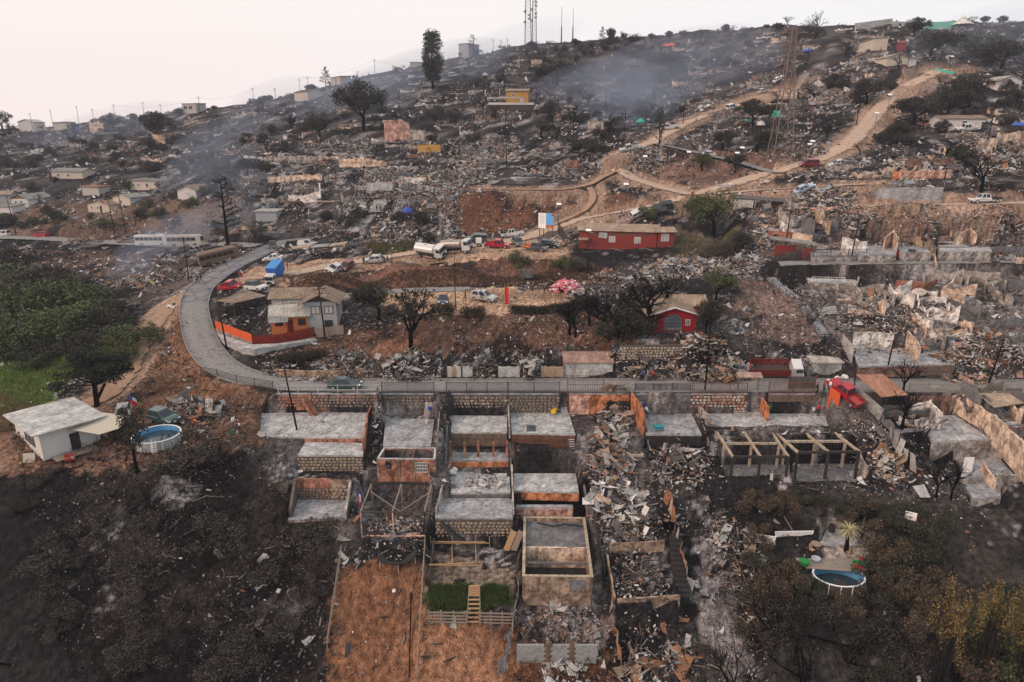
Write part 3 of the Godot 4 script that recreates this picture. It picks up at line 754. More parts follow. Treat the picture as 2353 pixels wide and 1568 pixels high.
func build_lots():
	for i in 8: lumps.append(lump(1.0,50+i))
	var k:=0
	for l in LOTS:
		var q:=[]
		for p in l[1]: q.append(at_y(p[0],p[1],l[2]))
		var t:=thing(l[0],l[7],"slab")
		var s:=Shape.new(); s.prism(flat_poly(q),l[2]-0.22,l[2])
		part("slab",s.mesh(),M[l[4]],t)
		var f:=Shape.new()
		for i in 4:
			var a: Vector3=q[i]; var b: Vector3=q[(i+1) % 4]
			var c: Vector3=(q[0]+q[1]+q[2]+q[3])/4.0
			a=a.lerp(c,0.012); b=b.lerp(c,0.012)
			f.box((a+b)/2.0+V(0,-0.222-(l[3]+0.6)/2.0,0),V(a.distance_to(b),l[3]+0.6,0.2),Basis(Vector3.UP,-atan2(b.z-a.z,b.x-a.x)))
		part("base_wall",f.mesh(),M[l[5]],t)
		if l[6]=="stone": stones(t,q[3]+V(0,0,0.02),q[2]+V(0,0,0.02),l[2]-l[3]-0.2,l[2]-0.25,0.42,["stone_a","stone_c","stone_b","stone_a"],900+k)
		k+=1

func wall_run(parent: Node,called: String,pts: Array,h: Array,th: float,m: Material,jag:=0.0,seed_:=1):
	var q:=RandomNumberGenerator.new(); q.seed=seed_
	for i in pts.size()-1:
		var a: Vector3=pts[i]; var b: Vector3=pts[i+1]
		var n:=maxi(1,int(a.distance_to(b)/0.9)) if jag>0 else 1
		var s:=Shape.new()
		var x:=(b-a); x.y=0; x=x.normalized()
		var z:=V(-x.z,0,x.x)*th/2.0
		var last: float=h[i]
		for k in n:
			var p:=a.lerp(b,float(k)/n); var r:=a.lerp(b,float(k+1)/n)
			var h0:=last; var h1: float=lerpf(h[i],h[i+1],float(k+1)/n)
			if jag>0: h1=maxf(0.15,h1-jag*q.randf()*q.randf()*2.0); last=h1
			var dn:=U(-0.5)
			s.hexa([p+dn+z,r+dn+z,r+dn-z,p+dn-z,p+U(h0)+z,r+U(h1)+z,r+U(h1)-z,p+U(h0)-z])
		part(called,s.mesh(),m,parent)

# retaining walls that hold the street: pixel span, height, look, label
func build_street_walls():
	var segs:=[
		[640,716,1.6,"brick_red",["stone_e","stone_e","stone_b"],"crumbling reddish retaining wall behind the burnt furniture"],
		[718,868,2.5,"brick_dark",["stone_e","stone_b","stone_d","stone_b"],"reddish rubble retaining wall under the street by the green car"],
		[880,997,2.6,"stone_joint",["stone_a","stone_b","stone_d","stone_b"],"tall dark stone retaining wall behind the bluish slab"],
		[1037,1166,2.6,"stone_joint",["stone_b","stone_b","stone_c","stone_d"],"grey brown stone retaining wall beside the twin street stairs"],
		[1168,1284,2.6,"stone_joint",["stone_d","stone_b","stone_d"],"sooty stone retaining wall behind yellow bags"],
		[1308,1446,2.7,"plaster_orange",[],"orange and red plastered retaining wall behind the heap of scorched sheets"],
		[1458,1586,2.6,"slab_dark",[],"soot blackened retaining wall with an old water heater"],
		[1588,1716,2.5,"brick_dark",["stone_f","stone_c","stone_e","stone_f"],"retaining wall of pale stones set in orange mortar"],
		[1765,1880,2.4,"earth_brown",[],"rough brown retaining wall under the iron fence and stake truck"],
		[2085,2176,2.6,"brick_dark",["stone_e","stone_b"],"stone and brick retaining wall with a small dark doorway"],
	]
	var k:=0
	for s in segs:
		var a:=at_y(s[0],905,0.02); var b:=at_y(s[1],905,0.02)
		var t:=thing("retaining_wall",s[5],"wall")
		var w:=Shape.new()
		var c:=(a+b)/2.0
		w.box(V(c.x,-s[2]/2.0-0.3,c.z+0.15),V(b.x-a.x,s[2]+0.62,0.36))
		part("wall_face",w.mesh(),M[s[3]],t)
		var cap:=Shape.new(); cap.box(V(c.x,0.06,c.z+0.12),V(b.x-a.x,0.1,0.5))
		part("coping",cap.mesh(),M.slab_grey,t)
		if s[4]: stones(t,V(a.x,0,a.z+0.33),V(b.x,0,b.z+0.33),-s[2]-0.1,-0.02,0.46,s[4],300+k)
		k+=1
func stair(label: String,a: Vector3,b: Vector3,width: float,n: int,m: Material,solid:=true,called:="stairway"):
	var t:=thing(called,label,"stairs")
	var run:=b-a; var flat:=V(run.x,0,run.z)
	var x:=flat.normalized(); var z:=V(-x.z,0,x.x)
	for i in n:
		var s:=Shape.new()
		var p:=a+flat*((i+0.5)/n); p.y=a.y+run.y*(i+1.0)/n
		var h:=0.9 if solid else 0.06
		s.box(p+U(-h/2.0),V(flat.length()/n*(1.0 if solid else 0.85),h,width),Basis(x,Vector3.UP,z))
		part("step",s.mesh(),m,t)
	if not solid:
		for e in [-1,1]:
			var r:=Shape.new(); r.bar(a+z*e*width/2.0+U(-0.15),b+z*e*width/2.0+U(-0.1),0.06,0.18)
			part("stringer",r.mesh(),M.iron,t)
	return t
func bar_fence(label: String,pts: Array,h: float,gap: float,m: Material,rails:=[0.1,0.92],panel: Material=null,group:="",bar_w:=0.035):
	var t:=thing("railing_fence",label,"fence",Vector3.ZERO,0,group)
	for i in pts.size()-1:
		var a: Vector3=pts[i]; var b: Vector3=pts[i+1]
		var n:=maxi(1,int(a.distance_to(b)/2.4))
		for k in n+(1 if i==pts.size()-2 else 0):
			var p:=a.lerp(b,float(k)/n)
			var s:=Shape.new(); s.box(p+U(h/2.0),V(0.08,h+0.1,0.08))
			part("post",s.mesh(),m,t)
		var r:=Shape.new()
		for f in rails: r.bar(a+U(h*f),b+U(h*f),0.045)
		part("rail",r.mesh(),m,t)
		if panel:
			var w:=Shape.new(); w.bar(a+V(0,h*0.5,-0.05),b+V(0,h*0.5,-0.05),0.03,h*0.84)
			part("panel",w.mesh(),panel,t)
		if gap>0:
			var g:=Shape.new()
			var c:=int(a.distance_to(b)/gap)
			for k in c:
				var p:=a.lerp(b,(k+0.5)/c)
				g.box(p+U(h/2.0),V(bar_w,h,bar_w))
			part("bars",g.mesh(),m,t).set_meta("kind","stuff")
	return t
func window_part(parent: Node,at: Vector3,w: float,h: float,b: Basis,glass: Material,frame: Material,sash:=true):
	var f:=Shape.new()
	for e in [[0,h/2,w+.12,.08],[0,-h/2,w+.12,.08],[-w/2,0,.08,h],[w/2,0,.08,h]]: f.box(V(e[0],e[1],0.02),V(e[2],e[3],0.09))
	if sash: f.box(V(0,0,0.015),V(0.05,h,0.06))
	var o:=part("window",f.mesh(),frame,parent,at,b)
	var g:=Shape.new(); g.box(V(0,0,0.004),V(w,h,0.02))
	part("pane",g.mesh(),glass,o)
	return o
func rib_roof(parent: Node,q: Array,m: Material,ribs:=true,th:=0.09,called:="roof"):
	var up: Vector3=(q[1]-q[0]).cross(q[3]-q[0]).normalized()
	if up.y<0: up=-up
	var s:=Shape.new()
	s.hexa([q[0],q[1],q[2],q[3],q[0]+up*th,q[1]+up*th,q[2]+up*th,q[3]+up*th])
	if ribs:
		var n:=int(q[0].distance_to(q[1])/0.55)
		for i in range(0,n+1):
			var f:=float(i)/maxi(1,n)
			s.bar(q[0].lerp(q[1],f)+up*(th+0.01),q[3].lerp(q[2],f)+up*(th+0.01),0.07,0.045)
	return part(called,s.mesh(),m,parent)
func house(called: String,label: String,a: Vector3,b: Vector3,deep: float,o: Dictionary,group:="") -> Node3D:
	var x:=b-a; x.y=0
	var len:=x.length()
	var t:=thing(called,label,"house",a,-atan2(x.z,x.x),group)
	var h: float=o.get("h",2.5); var base: float=o.get("base",1.0)
	var wm: Material=M[o.get("wall","wall_white")]; var rm: Material=M[o.get("roof","roof_grey")]
	var ov: float=o.get("over",0.4)
	var rise: float=o.get("rise",1.0)
	var kind: String=o.get("kind","ridge_x")
	var th:=0.16
	var faces:=[[V(len/2,h/2,-th/2),V(len,h,th)],[V(len/2,h/2,-deep+th/2),V(len,h,th)],[V(th/2,h/2,-deep/2),V(th,h,deep-2*th)],[V(len-th/2,h/2,-deep/2),V(th,h,deep-2*th)]]
	for i in 4:
		var s:=Shape.new(); s.box(faces[i][0]-U(base/2),faces[i][1]+U(base))
		part("wall",s.mesh(),M[o["side"]] if i >= 2 and o.has("side") else wm,t)
	if kind=="ridge_x":
		rib_roof(t,[V(-ov,h-ov*rise/(deep/2),ov),V(len+ov,h-ov*rise/(deep/2),ov),V(len+ov,h+rise,-deep/2),V(-ov,h+rise,-deep/2)],rm)
		rib_roof(t,[V(len+ov,h-ov*rise/(deep/2),-deep-ov),V(-ov,h-ov*rise/(deep/2),-deep-ov),V(-ov,h+rise,-deep/2),V(len+ov,h+rise,-deep/2)],rm)
		for e in [th/2,len-th/2]:
			var s:=Shape.new()
			s.prism(PackedVector2Array([Vector2(-deep/2,-(h+rise-.02)),Vector2(0,-(h-.01)),Vector2(-deep,-(h-.01))]),-th/2,th/2)
			part("gable",s.mesh(),M[o["gable"]] if o.has("gable") else wm,t,V(e,0,0),Basis(V(0,0,1),V(1,0,0),U(-1)))
	elif kind=="ridge_z":
		var k:=ov*rise/(len/2)
		rib_roof(t,[V(-ov,h-k,-deep-ov),V(-ov,h-k,ov),V(len/2,h+rise,ov),V(len/2,h+rise,-deep-ov)],rm)
		rib_roof(t,[V(len+ov,h-k,ov),V(len+ov,h-k,-deep-ov),V(len/2,h+rise,-deep-ov),V(len/2,h+rise,ov)],rm)
		for e in [-th/2,-deep+th/2]:
			var s:=Shape.new()
			s.prism(PackedVector2Array([Vector2(len/2,-(h+rise-.02)),Vector2(len,-(h-.01)),Vector2(0,-(h-.01))]),-th/2,th/2)
			part("gable",s.mesh(),M[o["gable"]] if o.has("gable") else wm,t,V(0,0,e),Basis(V(1,0,0),V(0,0,1),U(-1)))
		if o.has("barge"):
			for sgn in [0,1]:
				var s:=Shape.new()
				s.bar(V(-ov if sgn==0 else len+ov,h-k+0.03,ov+0.03),V(len/2,h+rise+0.03,ov+0.03),0.05,0.2)
				part("bargeboard",s.mesh(),M[o["barge"]],t)
	else:
		var y0:=h+maxf(0,-rise)+0.02; var y1:=h+maxf(0,rise)+0.02
		rib_roof(t,[V(-ov,y0,ov),V(len+ov,y0,ov),V(len+ov,y1,-deep-ov),V(-ov,y1,-deep-ov)],rm,o.get("ribs",true),0.14)
		for e in [th/2,len-th/2]:
			var s:=Shape.new()
			s.prism(PackedVector2Array([Vector2(0,-(h-.01)),Vector2(-deep,-(h-.01)),Vector2(-deep,-y1+.01),Vector2(0,-y0+.01)]),-th/2,th/2)
			part("gable",s.mesh(),wm,t,V(e,0,0),Basis(V(0,0,1),V(1,0,0),U(-1)))
		var high:=Shape.new()
		high.box(V(len/2,h+absf(rise)/2.0,-th/2 if rise<0 else -deep+th/2),V(len-2*th,absf(rise)-0.01,th))
		part("wall",high.mesh(),wm,t)
	for w in o.get("win",[]):
		window_part(t,V(w[0]+w[2]/2,w[1]+w[3]/2,0.0),w[2],w[3],Basis.IDENTITY,M[w[4]] if w.size()>4 else M.glass_grey,M[o.get("frame","steel_white")])
	for w in o.get("win_left",[]):
		window_part(t,V(0.0,w[1]+w[3]/2,-w[0]-w[2]/2),w[2],w[3],Basis(Vector3.UP,-PI/2),M[w[4]] if w.size()>4 else M.glass_grey,M[o.get("frame","steel_white")])
	for w in o.get("win_right",[]):
		window_part(t,V(len,w[1]+w[3]/2,-w[0]-w[2]/2),w[2],w[3],Basis(Vector3.UP,PI/2),M[w[4]] if w.size()>4 else M.glass_grey,M[o.get("frame","steel_white")])
	for w in o.get("door",[]):
		var s:=Shape.new(); s.box(V(w[0]+w[1]/2,w[2]/2,0.02),V(w[1],w[2],0.06))
		var d:=part("door",s.mesh(),M[w[3]],t)
		var k:=Shape.new(); k.box(V(w[0]+w[1]*0.85,w[2]/2,0.07),V(0.06,0.12,0.05))
		part("handle",k.mesh(),M.steel,d)
	if o.has("stilts"):
		for i in 4:
			var s:=Shape.new(); s.bar(V(len*i/3.0,-base,0.1),V(len*i/3.0,-base-2.0,0.1),0.15)
			part("stilt",s.mesh(),M.wood_dark,t)
	return t
func roofless(called: String,label: String,corners: Array,h: float,th: float,m: Material,o:={}):
	var t:=thing(called,label,"ruin")
	for i in corners.size():
		if i in o.get("skip",[]): continue
		var a: Vector3=corners[i]; var b: Vector3=corners[(i+1) % corners.size()]
		var x:=b-a; var len:=x.length(); x=x/len
		var z:=V(-x.z,0,x.x)
		var s:=Shape.new()
		var cuts: Array=o.get("open",[]) if i==0 else []
		var at:=0.0
		var put:=func(s0: float,s1: float,y0: float,y1: float):
			if s1-s0<0.02 or y1-y0<0.02: return
			s.box(a+x*(s0+s1)/2.0+V(0,(y0+y1)/2.0,0),V(s1-s0,y1-y0,th),Basis(x,Vector3.UP,z))
		for c in cuts:
			put.call(at,c[0],-0.5,h); put.call(c[0],c[1],-0.5,c[2]); put.call(c[0],c[1],c[3],h)
			at=c[1]
		put.call(at+(th*0.5 if i % 2 else 0.0),len-(th*0.5 if i % 2 else 0.0),-0.5,h)
		part("wall",s.mesh(),m,t)
		if o.has("cap"):
			var c:=Shape.new(); c.box((a+b)/2.0+U(h+0.045),V(len+(th if i % 2==0 else -th),0.08,th*1.12),Basis(x,Vector3.UP,z))
			part("wall_top",c.mesh(),M[o["cap"]],t)
	return t
func frame_grid(label: String,top: Array,foot: float,nx: int,nz: int,w: float,m: Material,front: Material):
	var t:=thing("concrete_frame",label,"ruin")
	for j in nz+1:
		for i in nx+1:
			var f:=float(i)/nx; var g:=float(j)/nz
			var p: Vector3=top[0].lerp(top[1],f).lerp(top[3].lerp(top[2],f),g)
			var mm:=front if j==nz else m
			var s:=Shape.new(); s.box(V(p.x,(p.y-w+foot)/2.0,p.z),V(w,p.y-w-foot,w))
			part("post",s.mesh(),mm,t)
			if i<nx:
				var q: Vector3=top[0].lerp(top[1],float(i+1)/nx).lerp(top[3].lerp(top[2],float(i+1)/nx),g)
				var b:=Shape.new(); b.bar(p+U(-w/2),q+U(-w/2),w*1.04,w)
				part("beam",b.mesh(),mm,t)
			if j<nz:
				var q: Vector3=top[0].lerp(top[1],f).lerp(top[3].lerp(top[2],f),float(j+1)/nz)
				var b:=Shape.new(); b.bar(p+U(-w/2+.015),q+U(-w/2+.015),w*0.96,w)
				part("beam",b.mesh(),m,t)
	return t
# ---------------------------------------------------------------- plants
var protos:={}
func leaf_cloud(s: Shape,q: RandomNumberGenerator,at: Vector3,r: Vector3,n: int,size: float,cols: Array):
	for i in n:
		var d:=Vector3(q.randfn(),q.randfn(),q.randfn()).normalized()*pow(q.randf(),0.45)
		var p:=at+d*r
		var a:=Vector3(q.randfn(),q.randfn(),q.randfn()).normalized()
		var b:=a.cross(Vector3(q.randfn(),q.randfn(),q.randfn())).normalized()
		var k:=size*q.randf_range(0.6,1.4)
		var c: Color=cols[q.randi() % cols.size()]
		s.col=c*q.randf_range(0.65,1.35)
		s.quad(p-a*k,p+b*k*0.45,p+a*k,p-b*k*0.45)
	s.col=Color.WHITE
func limb(s: Shape,q: RandomNumberGenerator,p: Vector3,d: Vector3,len: float,r: float,lv: int,tips: Array,spread:=0.6,droop:=0.0):
	var e:=p; var k:=3 if lv<2 else 2
	for i in k:
		var e2:=e+d*len/k
		s.tube(e,e2,r*(1.0-0.3*i/k),r*(1.0-0.3*(i+1)/k),5 if lv<2 else 3,false)
		d=(d+Vector3(q.randfn(),q.randfn()*0.5,q.randfn())*0.16+Vector3(0,-droop,0)).normalized()
		e=e2
		if lv<3 and i<k-1 and q.randf()<0.6:
			limb(s,q,e,(d+Vector3(q.randfn(),q.randfn()*0.4,q.randfn()).normalized()*spread).normalized(),len*0.5,r*0.45,lv+1,tips,spread,droop)
	if lv >= 3: tips.append(e); return
	for i in (3 if lv<2 else 2):
		limb(s,q,e,(d+Vector3(q.randfn(),q.randfn()*0.5,q.randfn()).normalized()*spread).normalized(),len*q.randf_range(0.6,0.8),r*0.62,lv+1,tips,spread,droop)
func proto_tree(key: String,seed_: int,kind: String,cols: Array,bark: String,n:=900):
	var q:=RandomNumberGenerator.new(); q.seed=seed_
	var root:=Node3D.new(); root.name=key
	var t:=Shape.new(); var b:=Shape.new(); var c:=Shape.new(); var tips:=[]
	match kind:
		"bare","round","sparse":
			t.tube(Vector3(0,-0.4,0),Vector3(q.randf_range(-.1,.1),1.5,q.randf_range(-.1,.1)),0.2,0.14,7,false)
			for i in 4: limb(b,q,Vector3(0,1.3,0),Vector3(q.randfn()*.55,1,q.randfn()*.55).normalized(),1.5,0.1,1 if kind != "bare" else 0,tips,0.75)
			if kind=="round": leaf_cloud(c,q,Vector3(0,3.4,0),Vector3(1.9,1.5,1.9),n/3,0.13,cols)
			if kind != "bare":
				for p in tips: leaf_cloud(c,q,p,Vector3.ONE*(0.5 if kind=="round" else 0.36),maxi(4,n/tips.size()),0.12,cols)
		"brush":
			t.tube(Vector3(0,-0.3,0),Vector3(0,0.4,0),0.09,0.06,5,false)
			for i in 8: limb(b,q,Vector3(q.randfn()*.15,0,q.randfn()*.15),Vector3(q.randfn()*.5,1,q.randfn()*.5).normalized(),1.5,0.045,1,tips,0.6)
		"shrub":
			for i in 5: limb(b,q,Vector3(q.randfn()*.1,-0.2,q.randfn()*.1),Vector3(q.randfn()*.6,1,q.randfn()*.6).normalized(),0.8,0.045,2,tips,0.7)
			t.tube(Vector3(0,-0.4,0),Vector3(0,0.5,0),0.07,0.05,5,false)
			for i in 9: leaf_cloud(c,q,Vector3(q.randfn()*.6,0.85+q.randfn()*.28,q.randfn()*.6),Vector3(.5,.45,.5),n/9,0.065,cols)
		"pine":
			t.tube(Vector3(0,-0.4,0),Vector3(0,5.0,0),0.16,0.03,6,false)
			for i in 26:
				var y:=1.2+3.8*i/26.0; var len:=(1.75-0.28*y)*q.randf_range(0.6,1.15)+0.2
				var az:=q.randf()*TAU
				var e:=Vector3(cos(az)*len,y+0.25*len,sin(az)*len)
				b.tube(Vector3(0,y,0),e,0.035,0.012,4,false)
				for k in 3: leaf_cloud(c,q,Vector3(0,y,0).lerp(e,0.45+0.27*k),Vector3(.3,.16,.3),n/78,0.1,cols)
		"umbrella":
			t.tube(Vector3(0,-0.5,0),Vector3(0.2,1.8,0),0.2,0.15,7,false)
			t.tube(Vector3(0.1,0.4,0),Vector3(0.9,1.4,0.3),0.12,0.09,6,false)
			for i in 24:
				var az:=q.randf()*TAU; var len:=q.randf_range(0.3,2.3); var y:=2.9-0.3*len+q.randf_range(-.6,1.5)*(1.0-len/3.2)
				var e:=Vector3(cos(az)*len+0.5,y,sin(az)*len)
				b.tube(Vector3(0.2+0.3*q.randf(),1.5,0),e,0.06,0.02,4,false)
				for k in 3: leaf_cloud(c,q,e+Vector3(q.randfn()*.3,q.randfn()*.12,q.randfn()*.3),Vector3(.55,.3,.55),n/72,0.085,cols)
		"column":
			t.tube(Vector3(0,-0.5,0),Vector3(0,5.2,0),0.14,0.03,6,false)
			for i in 70:
				var y:=1.0+4.2*q.randf(); var w:=0.8*sin(clampf((y-0.5)/5.2,0.05,1)*PI*0.93)+0.12
				var az:=q.randf()*TAU; var e:=Vector3(cos(az)*w*q.randf_range(.4,1),y,sin(az)*w*q.randf_range(.4,1))
				b.tube(Vector3(0,y-0.5,0),e,0.03,0.01,3,false)
				leaf_cloud(c,q,e,Vector3(.42,.6,.42),n/70,0.1,cols)
		"whip":
			for i in 26:
				var az:=q.randf()*TAU; var lean:=q.randf()*0.34
				var e:=Vector3(cos(az)*lean*3.2,3.4+q.randf()*1.5,sin(az)*lean*3.2)
				var mid:=e*0.5+Vector3(q.randfn(),0,q.randfn())*0.08
				b.tube(Vector3(cos(az)*.15,-0.3,sin(az)*.15),mid,0.03,0.02,3,false); b.tube(mid,e,0.02,0.007,3,false)
				for k in 3: b.tube(mid.lerp(e,k*.3),mid.lerp(e,k*.3+.3)+Vector3(q.randfn()*.3,.25,q.randfn()*.3),0.01,0.004,3,false)
				leaf_cloud(c,q,e-Vector3(0,.6,0),Vector3(.22,.8,.22),n/26,0.045,cols)
			t.tube(Vector3(0,-0.4,0),Vector3(0,0.3,0),0.16,0.1,6,false)
		"palm":
			t.tube(Vector3(0,-0.3,0),Vector3(0.05,1.35,0),0.15,0.1,8,false)
	part("trunk",t.mesh(),M[bark],root)
	if b.v.size(): part("branches",b.mesh(),M[bark],root)
	if c.v.size(): part("crown",c.mesh(),M.leaf,root)
	protos[key]=root
func put(key: String,called: String,label: String,category: String,at: Vector3,turn: float,sc: Vector3,group:="") -> Node3D:
	var o: Node3D=protos[key].duplicate()
	o.name=numbered(called); add_child(o)
	o.position=at; o.rotation.y=turn; o.scale=sc
	tag(o,label,category,group)
	return o
func make_protos():
	var green:=[Color(.05,.07,.024),Color(.075,.1,.032),Color(.036,.05,.02),Color(.1,.095,.045)]
	var dark:=[Color(.03,.034,.02),Color(.04,.04,.025),Color(.024,.027,.018),Color(.055,.048,.032)]
	var brown:=[Color(.085,.055,.035),Color(.11,.075,.048),Color(.055,.042,.028),Color(.045,.042,.025)]
	var scorched:=[Color(.05,.042,.032),Color(.035,.03,.026),Color(.075,.06,.045),Color(.028,.026,.022)]
	var ochre:=[Color(.19,.13,.04),Color(.14,.09,.03),Color(.1,.08,.025),Color(.22,.15,.06)]
	for i in 4: proto_tree("bare%d" % i,60+i,"bare",[],["bark_burnt","bark","bark_burnt","bark"][i])
	for i in 2: proto_tree("round_green%d" % i,70+i,"round",green,"bark",2600)
	for i in 3: proto_tree("round_dark%d" % i,80+i,"round",dark if i<2 else scorched,"bark_burnt",3400)
	for i in 2: proto_tree("brush%d" % i,170+i,"brush",[],"bark_grey")
	for i in 2: proto_tree("sparse%d" % i,84+i,"sparse",dark,"bark_burnt",1200)
	for i in 2: proto_tree("shrub_green%d" % i,90+i,"shrub",green,"bark",2600)
	for i in 2: proto_tree("shrub_dark%d" % i,93+i,"shrub",dark,"bark_burnt",2200)
	for i in 2: proto_tree("shrub_brown%d" % i,96+i,"shrub",brown,"bark",2600)
	proto_tree("shrub_scorched",99,"shrub",scorched,"bark_burnt",1500)
	proto_tree("pine0",101,"pine",dark,"bark_burnt",1100); proto_tree("pine1",102,"pine",[Color(.02,.022,.016),Color(.028,.026,.02)],"bark_burnt",320)
	proto_tree("umbrella",104,"umbrella",[Color(.016,.022,.013),Color(.024,.028,.016),Color(.012,.016,.01)],"bark",9500)
	proto_tree("column",106,"column",[Color(.045,.05,.036),Color(.06,.056,.04),Color(.03,.034,.026)],"bark",6000)
	proto_tree("whip",108,"whip",ochre,"bark_pale",2600)
	proto_tree("palm",110,"palm",[],"bark_pale")
	var q:=RandomNumberGenerator.new(); q.seed=5
	for i in 64:
		var s:=Shape.new()
		var az:=q.randf()*TAU; var up:=q.randf_range(-0.5,1.2)
		var p:=Vector3(0.05,1.35,0); var d:=Vector3(cos(az),up,sin(az)).normalized(); var side:=d.cross(Vector3.UP).normalized()
		for k in 4:
			var w0:=0.05*(1.0-k*0.22); var w1:=0.05*(1.0-(k+1)*0.24)
			var e:=p+d*0.22
			s.quad(p-side*w0,e-side*w1,e+side*w1,p+side*w0)
			p=e; d=(d+Vector3(0,-0.4,0)).normalized()
		part("leaf",s.mesh(),mat("palm_leaf",lin(.3,.27,.14),0.7) if i==0 else M.palm_leaf,protos["palm"])
func hedge(label: String,pts: Array,w: float,h: float,seed_: int,cols: Array):
	var q:=RandomNumberGenerator.new(); q.seed=seed_
	var t:=thing("hedge",label,"hedge")
	var c:=Shape.new(); var s:=Shape.new()
	for i in pts.size()-1:
		var a: Vector3=pts[i]; var b: Vector3=pts[i+1]
		var n:=maxi(1,int(a.distance_to(b)/0.35))
		for k in n:
			var p:=a.lerp(b,(k+q.randf())/n)
			leaf_cloud(c,q,p+Vector3(0,h*0.5,0),Vector3(w*0.5,h*0.5,w*0.5),280,0.11,cols)
			for j in 2: s.tube(p+Vector3(0,-0.2,0),p+Vector3(q.randfn()*.2,h*0.8,q.randfn()*.2),0.025,0.01,3,false)
	part("foliage",c.mesh(),M.leaf,t)
	part("stems",s.mesh(),M.bark,t)

# ---------------------------------------------------------------- debris
var sheets:=[]; var beams:=[]; var chips: ArrayMesh
func make_debris():
	var q:=RandomNumberGenerator.new(); q.seed=77
	for k in 7:
		var s:=Shape.new(); var nu:=5; var nv:=9
		var w:=0.85; var l:=q.randf_range(1.4,2.4); var bend:=q.randf_range(-1.1,1.1) if k>1 else 0.12; var twist:=q.randf_range(-.5,.5); var fold:=q.randf_range(0.2,0.8)
		var g:=[]
		for i in nu+1:
			var row:=[]
			for j in nv+1:
				var x:=(float(i)/nu-0.5)*l; var z:=(float(j)/nv-0.5)*w
				var y:=(0.03 if j % 2 else -0.03)+bend*pow(x/l,2)*1.2+twist*x*z
				if float(i)/nu>fold and k>2: y+=(float(i)/nu-fold)*l*(0.7 if k % 2 else -0.5)
				row.append(Vector3(x,y,z))
			g.append(row)
		for i in nu:
			for j in nv: s.quad(g[i][j],g[i][j+1],g[i+1][j+1],g[i+1][j])
		sheets.append(s.mesh())
	for k in 3:
		var s:=Shape.new(); s.box(Vector3.ZERO,Vector3([2.2,1.5,3.0][k],0.08,[0.1,0.16,0.06][k]))
		beams.append(s.mesh())
	chips=lump(1.0,7,0.55)
const DEBRIS_MATS:=["sheet_grey","sheet_burnt","sheet_grey","sheet_white","sheet_tan","sheet_burnt","sheet_rust","sheet_burnt","sheet_blue","sheet_pink"]
func pile(label: String,at: Vector3,rx: float,rz: float,h: float,ns: int,nb: int,seed_: int,turn:=0.0,mats:=DEBRIS_MATS,group:=""):
	var q:=RandomNumberGenerator.new(); q.seed=seed_
	var t:=thing("debris_pile",label,"debris pile",at,0.0,group)
	var spin:=Basis(Vector3.UP,turn)
	for i in ns+nb:
		var a:=q.randf()*TAU; var r:=sqrt(q.randf())
		var p:=spin*Vector3(cos(a)*rx*r,0,sin(a)*rz*r)
		var top:=h*(1.0-r*r*0.85)
		var w:=at+p
		var y:=H(w.x,w.z)+top*q.randf_range(0.45,1.0)+0.08
		var tilt:=Basis.from_euler(Vector3(q.randfn()*0.4,q.randf()*TAU,q.randfn()*0.45))
		if i<ns:
			part("metal_sheet",sheets[q.randi() % sheets.size()],M[mats[q.randi() % mats.size()]],t,Vector3(w.x,y,w.z)-at,tilt.scaled_local(Vector3.ONE*q.randf_range(0.5,1.1)))
		else:
			part("beam",beams[q.randi() % 3],M[["char","wood_dark","wood_grey","char","wood_brown"][q.randi() % 5]],t,Vector3(w.x,y,w.z)-at,tilt.scaled_local(Vector3.ONE*q.randf_range(0.5,1.2)))
	var n:=int(60*rx*rz/4.0*3.0*(0.6+h*0.4))
	var xf: Array[Transform3D]=[]; var cl:=PackedColorArray()
	for i in mini(n,2500):
		var a:=q.randf()*TAU; var r:=sqrt(q.randf())
		var p:=spin*Vector3(cos(a)*rx*r*1.1,0,sin(a)*rz*r*1.1)+at
		p.y=H(p.x,p.z)+h*(1.0-r*r*0.9)*q.randf_range(0.0,0.85)
		xf.append(Transform3D(Basis.from_euler(Vector3(q.randf()*3,q.randf()*6,q.randf()*3)).scaled_local(Vector3(q.randf_range(.06,.4),q.randf_range(.04,.2),q.randf_range(.05,.22))),p-at))
		cl.append(rubble_colour(q,0.35))
	scatter(chips,xf,cl,t,"rubble")
func rubble_colour(q: RandomNumberGenerator,pale: float) -> Color:
	var k:=q.randf()
	if k<pale: return Color(.55,.53,.52)*q.randf_range(0.7,1.4)
	if k<pale+0.3: return Color(.05,.047,.047)*q.randf_range(0.6,1.8)
	if k<pale+0.45: return Color(.3,.16,.1)*q.randf_range(0.6,1.3)
	return Color(.22,.2,.19)*q.randf_range(0.6,1.5)
func scatter(mesh: Mesh,xf: Array[Transform3D],cl: PackedColorArray,parent: Node,called: String) -> MultiMeshInstance3D:
	var mm:=MultiMesh.new()
	mm.transform_format=MultiMesh.TRANSFORM_3D; mm.use_colors=true
	mm.mesh=mesh; mm.instance_count=xf.size()
	for i in xf.size(): mm.set_instance_transform(i,xf[i]); mm.set_instance_color(i,cl[i])
	var o:=MultiMeshInstance3D.new(); o.multimesh=mm; o.material_override=M.rubble
	o.name=called if parent != self else numbered(called)
	parent.add_child(o,true); o.set_meta("kind","stuff")
	return o

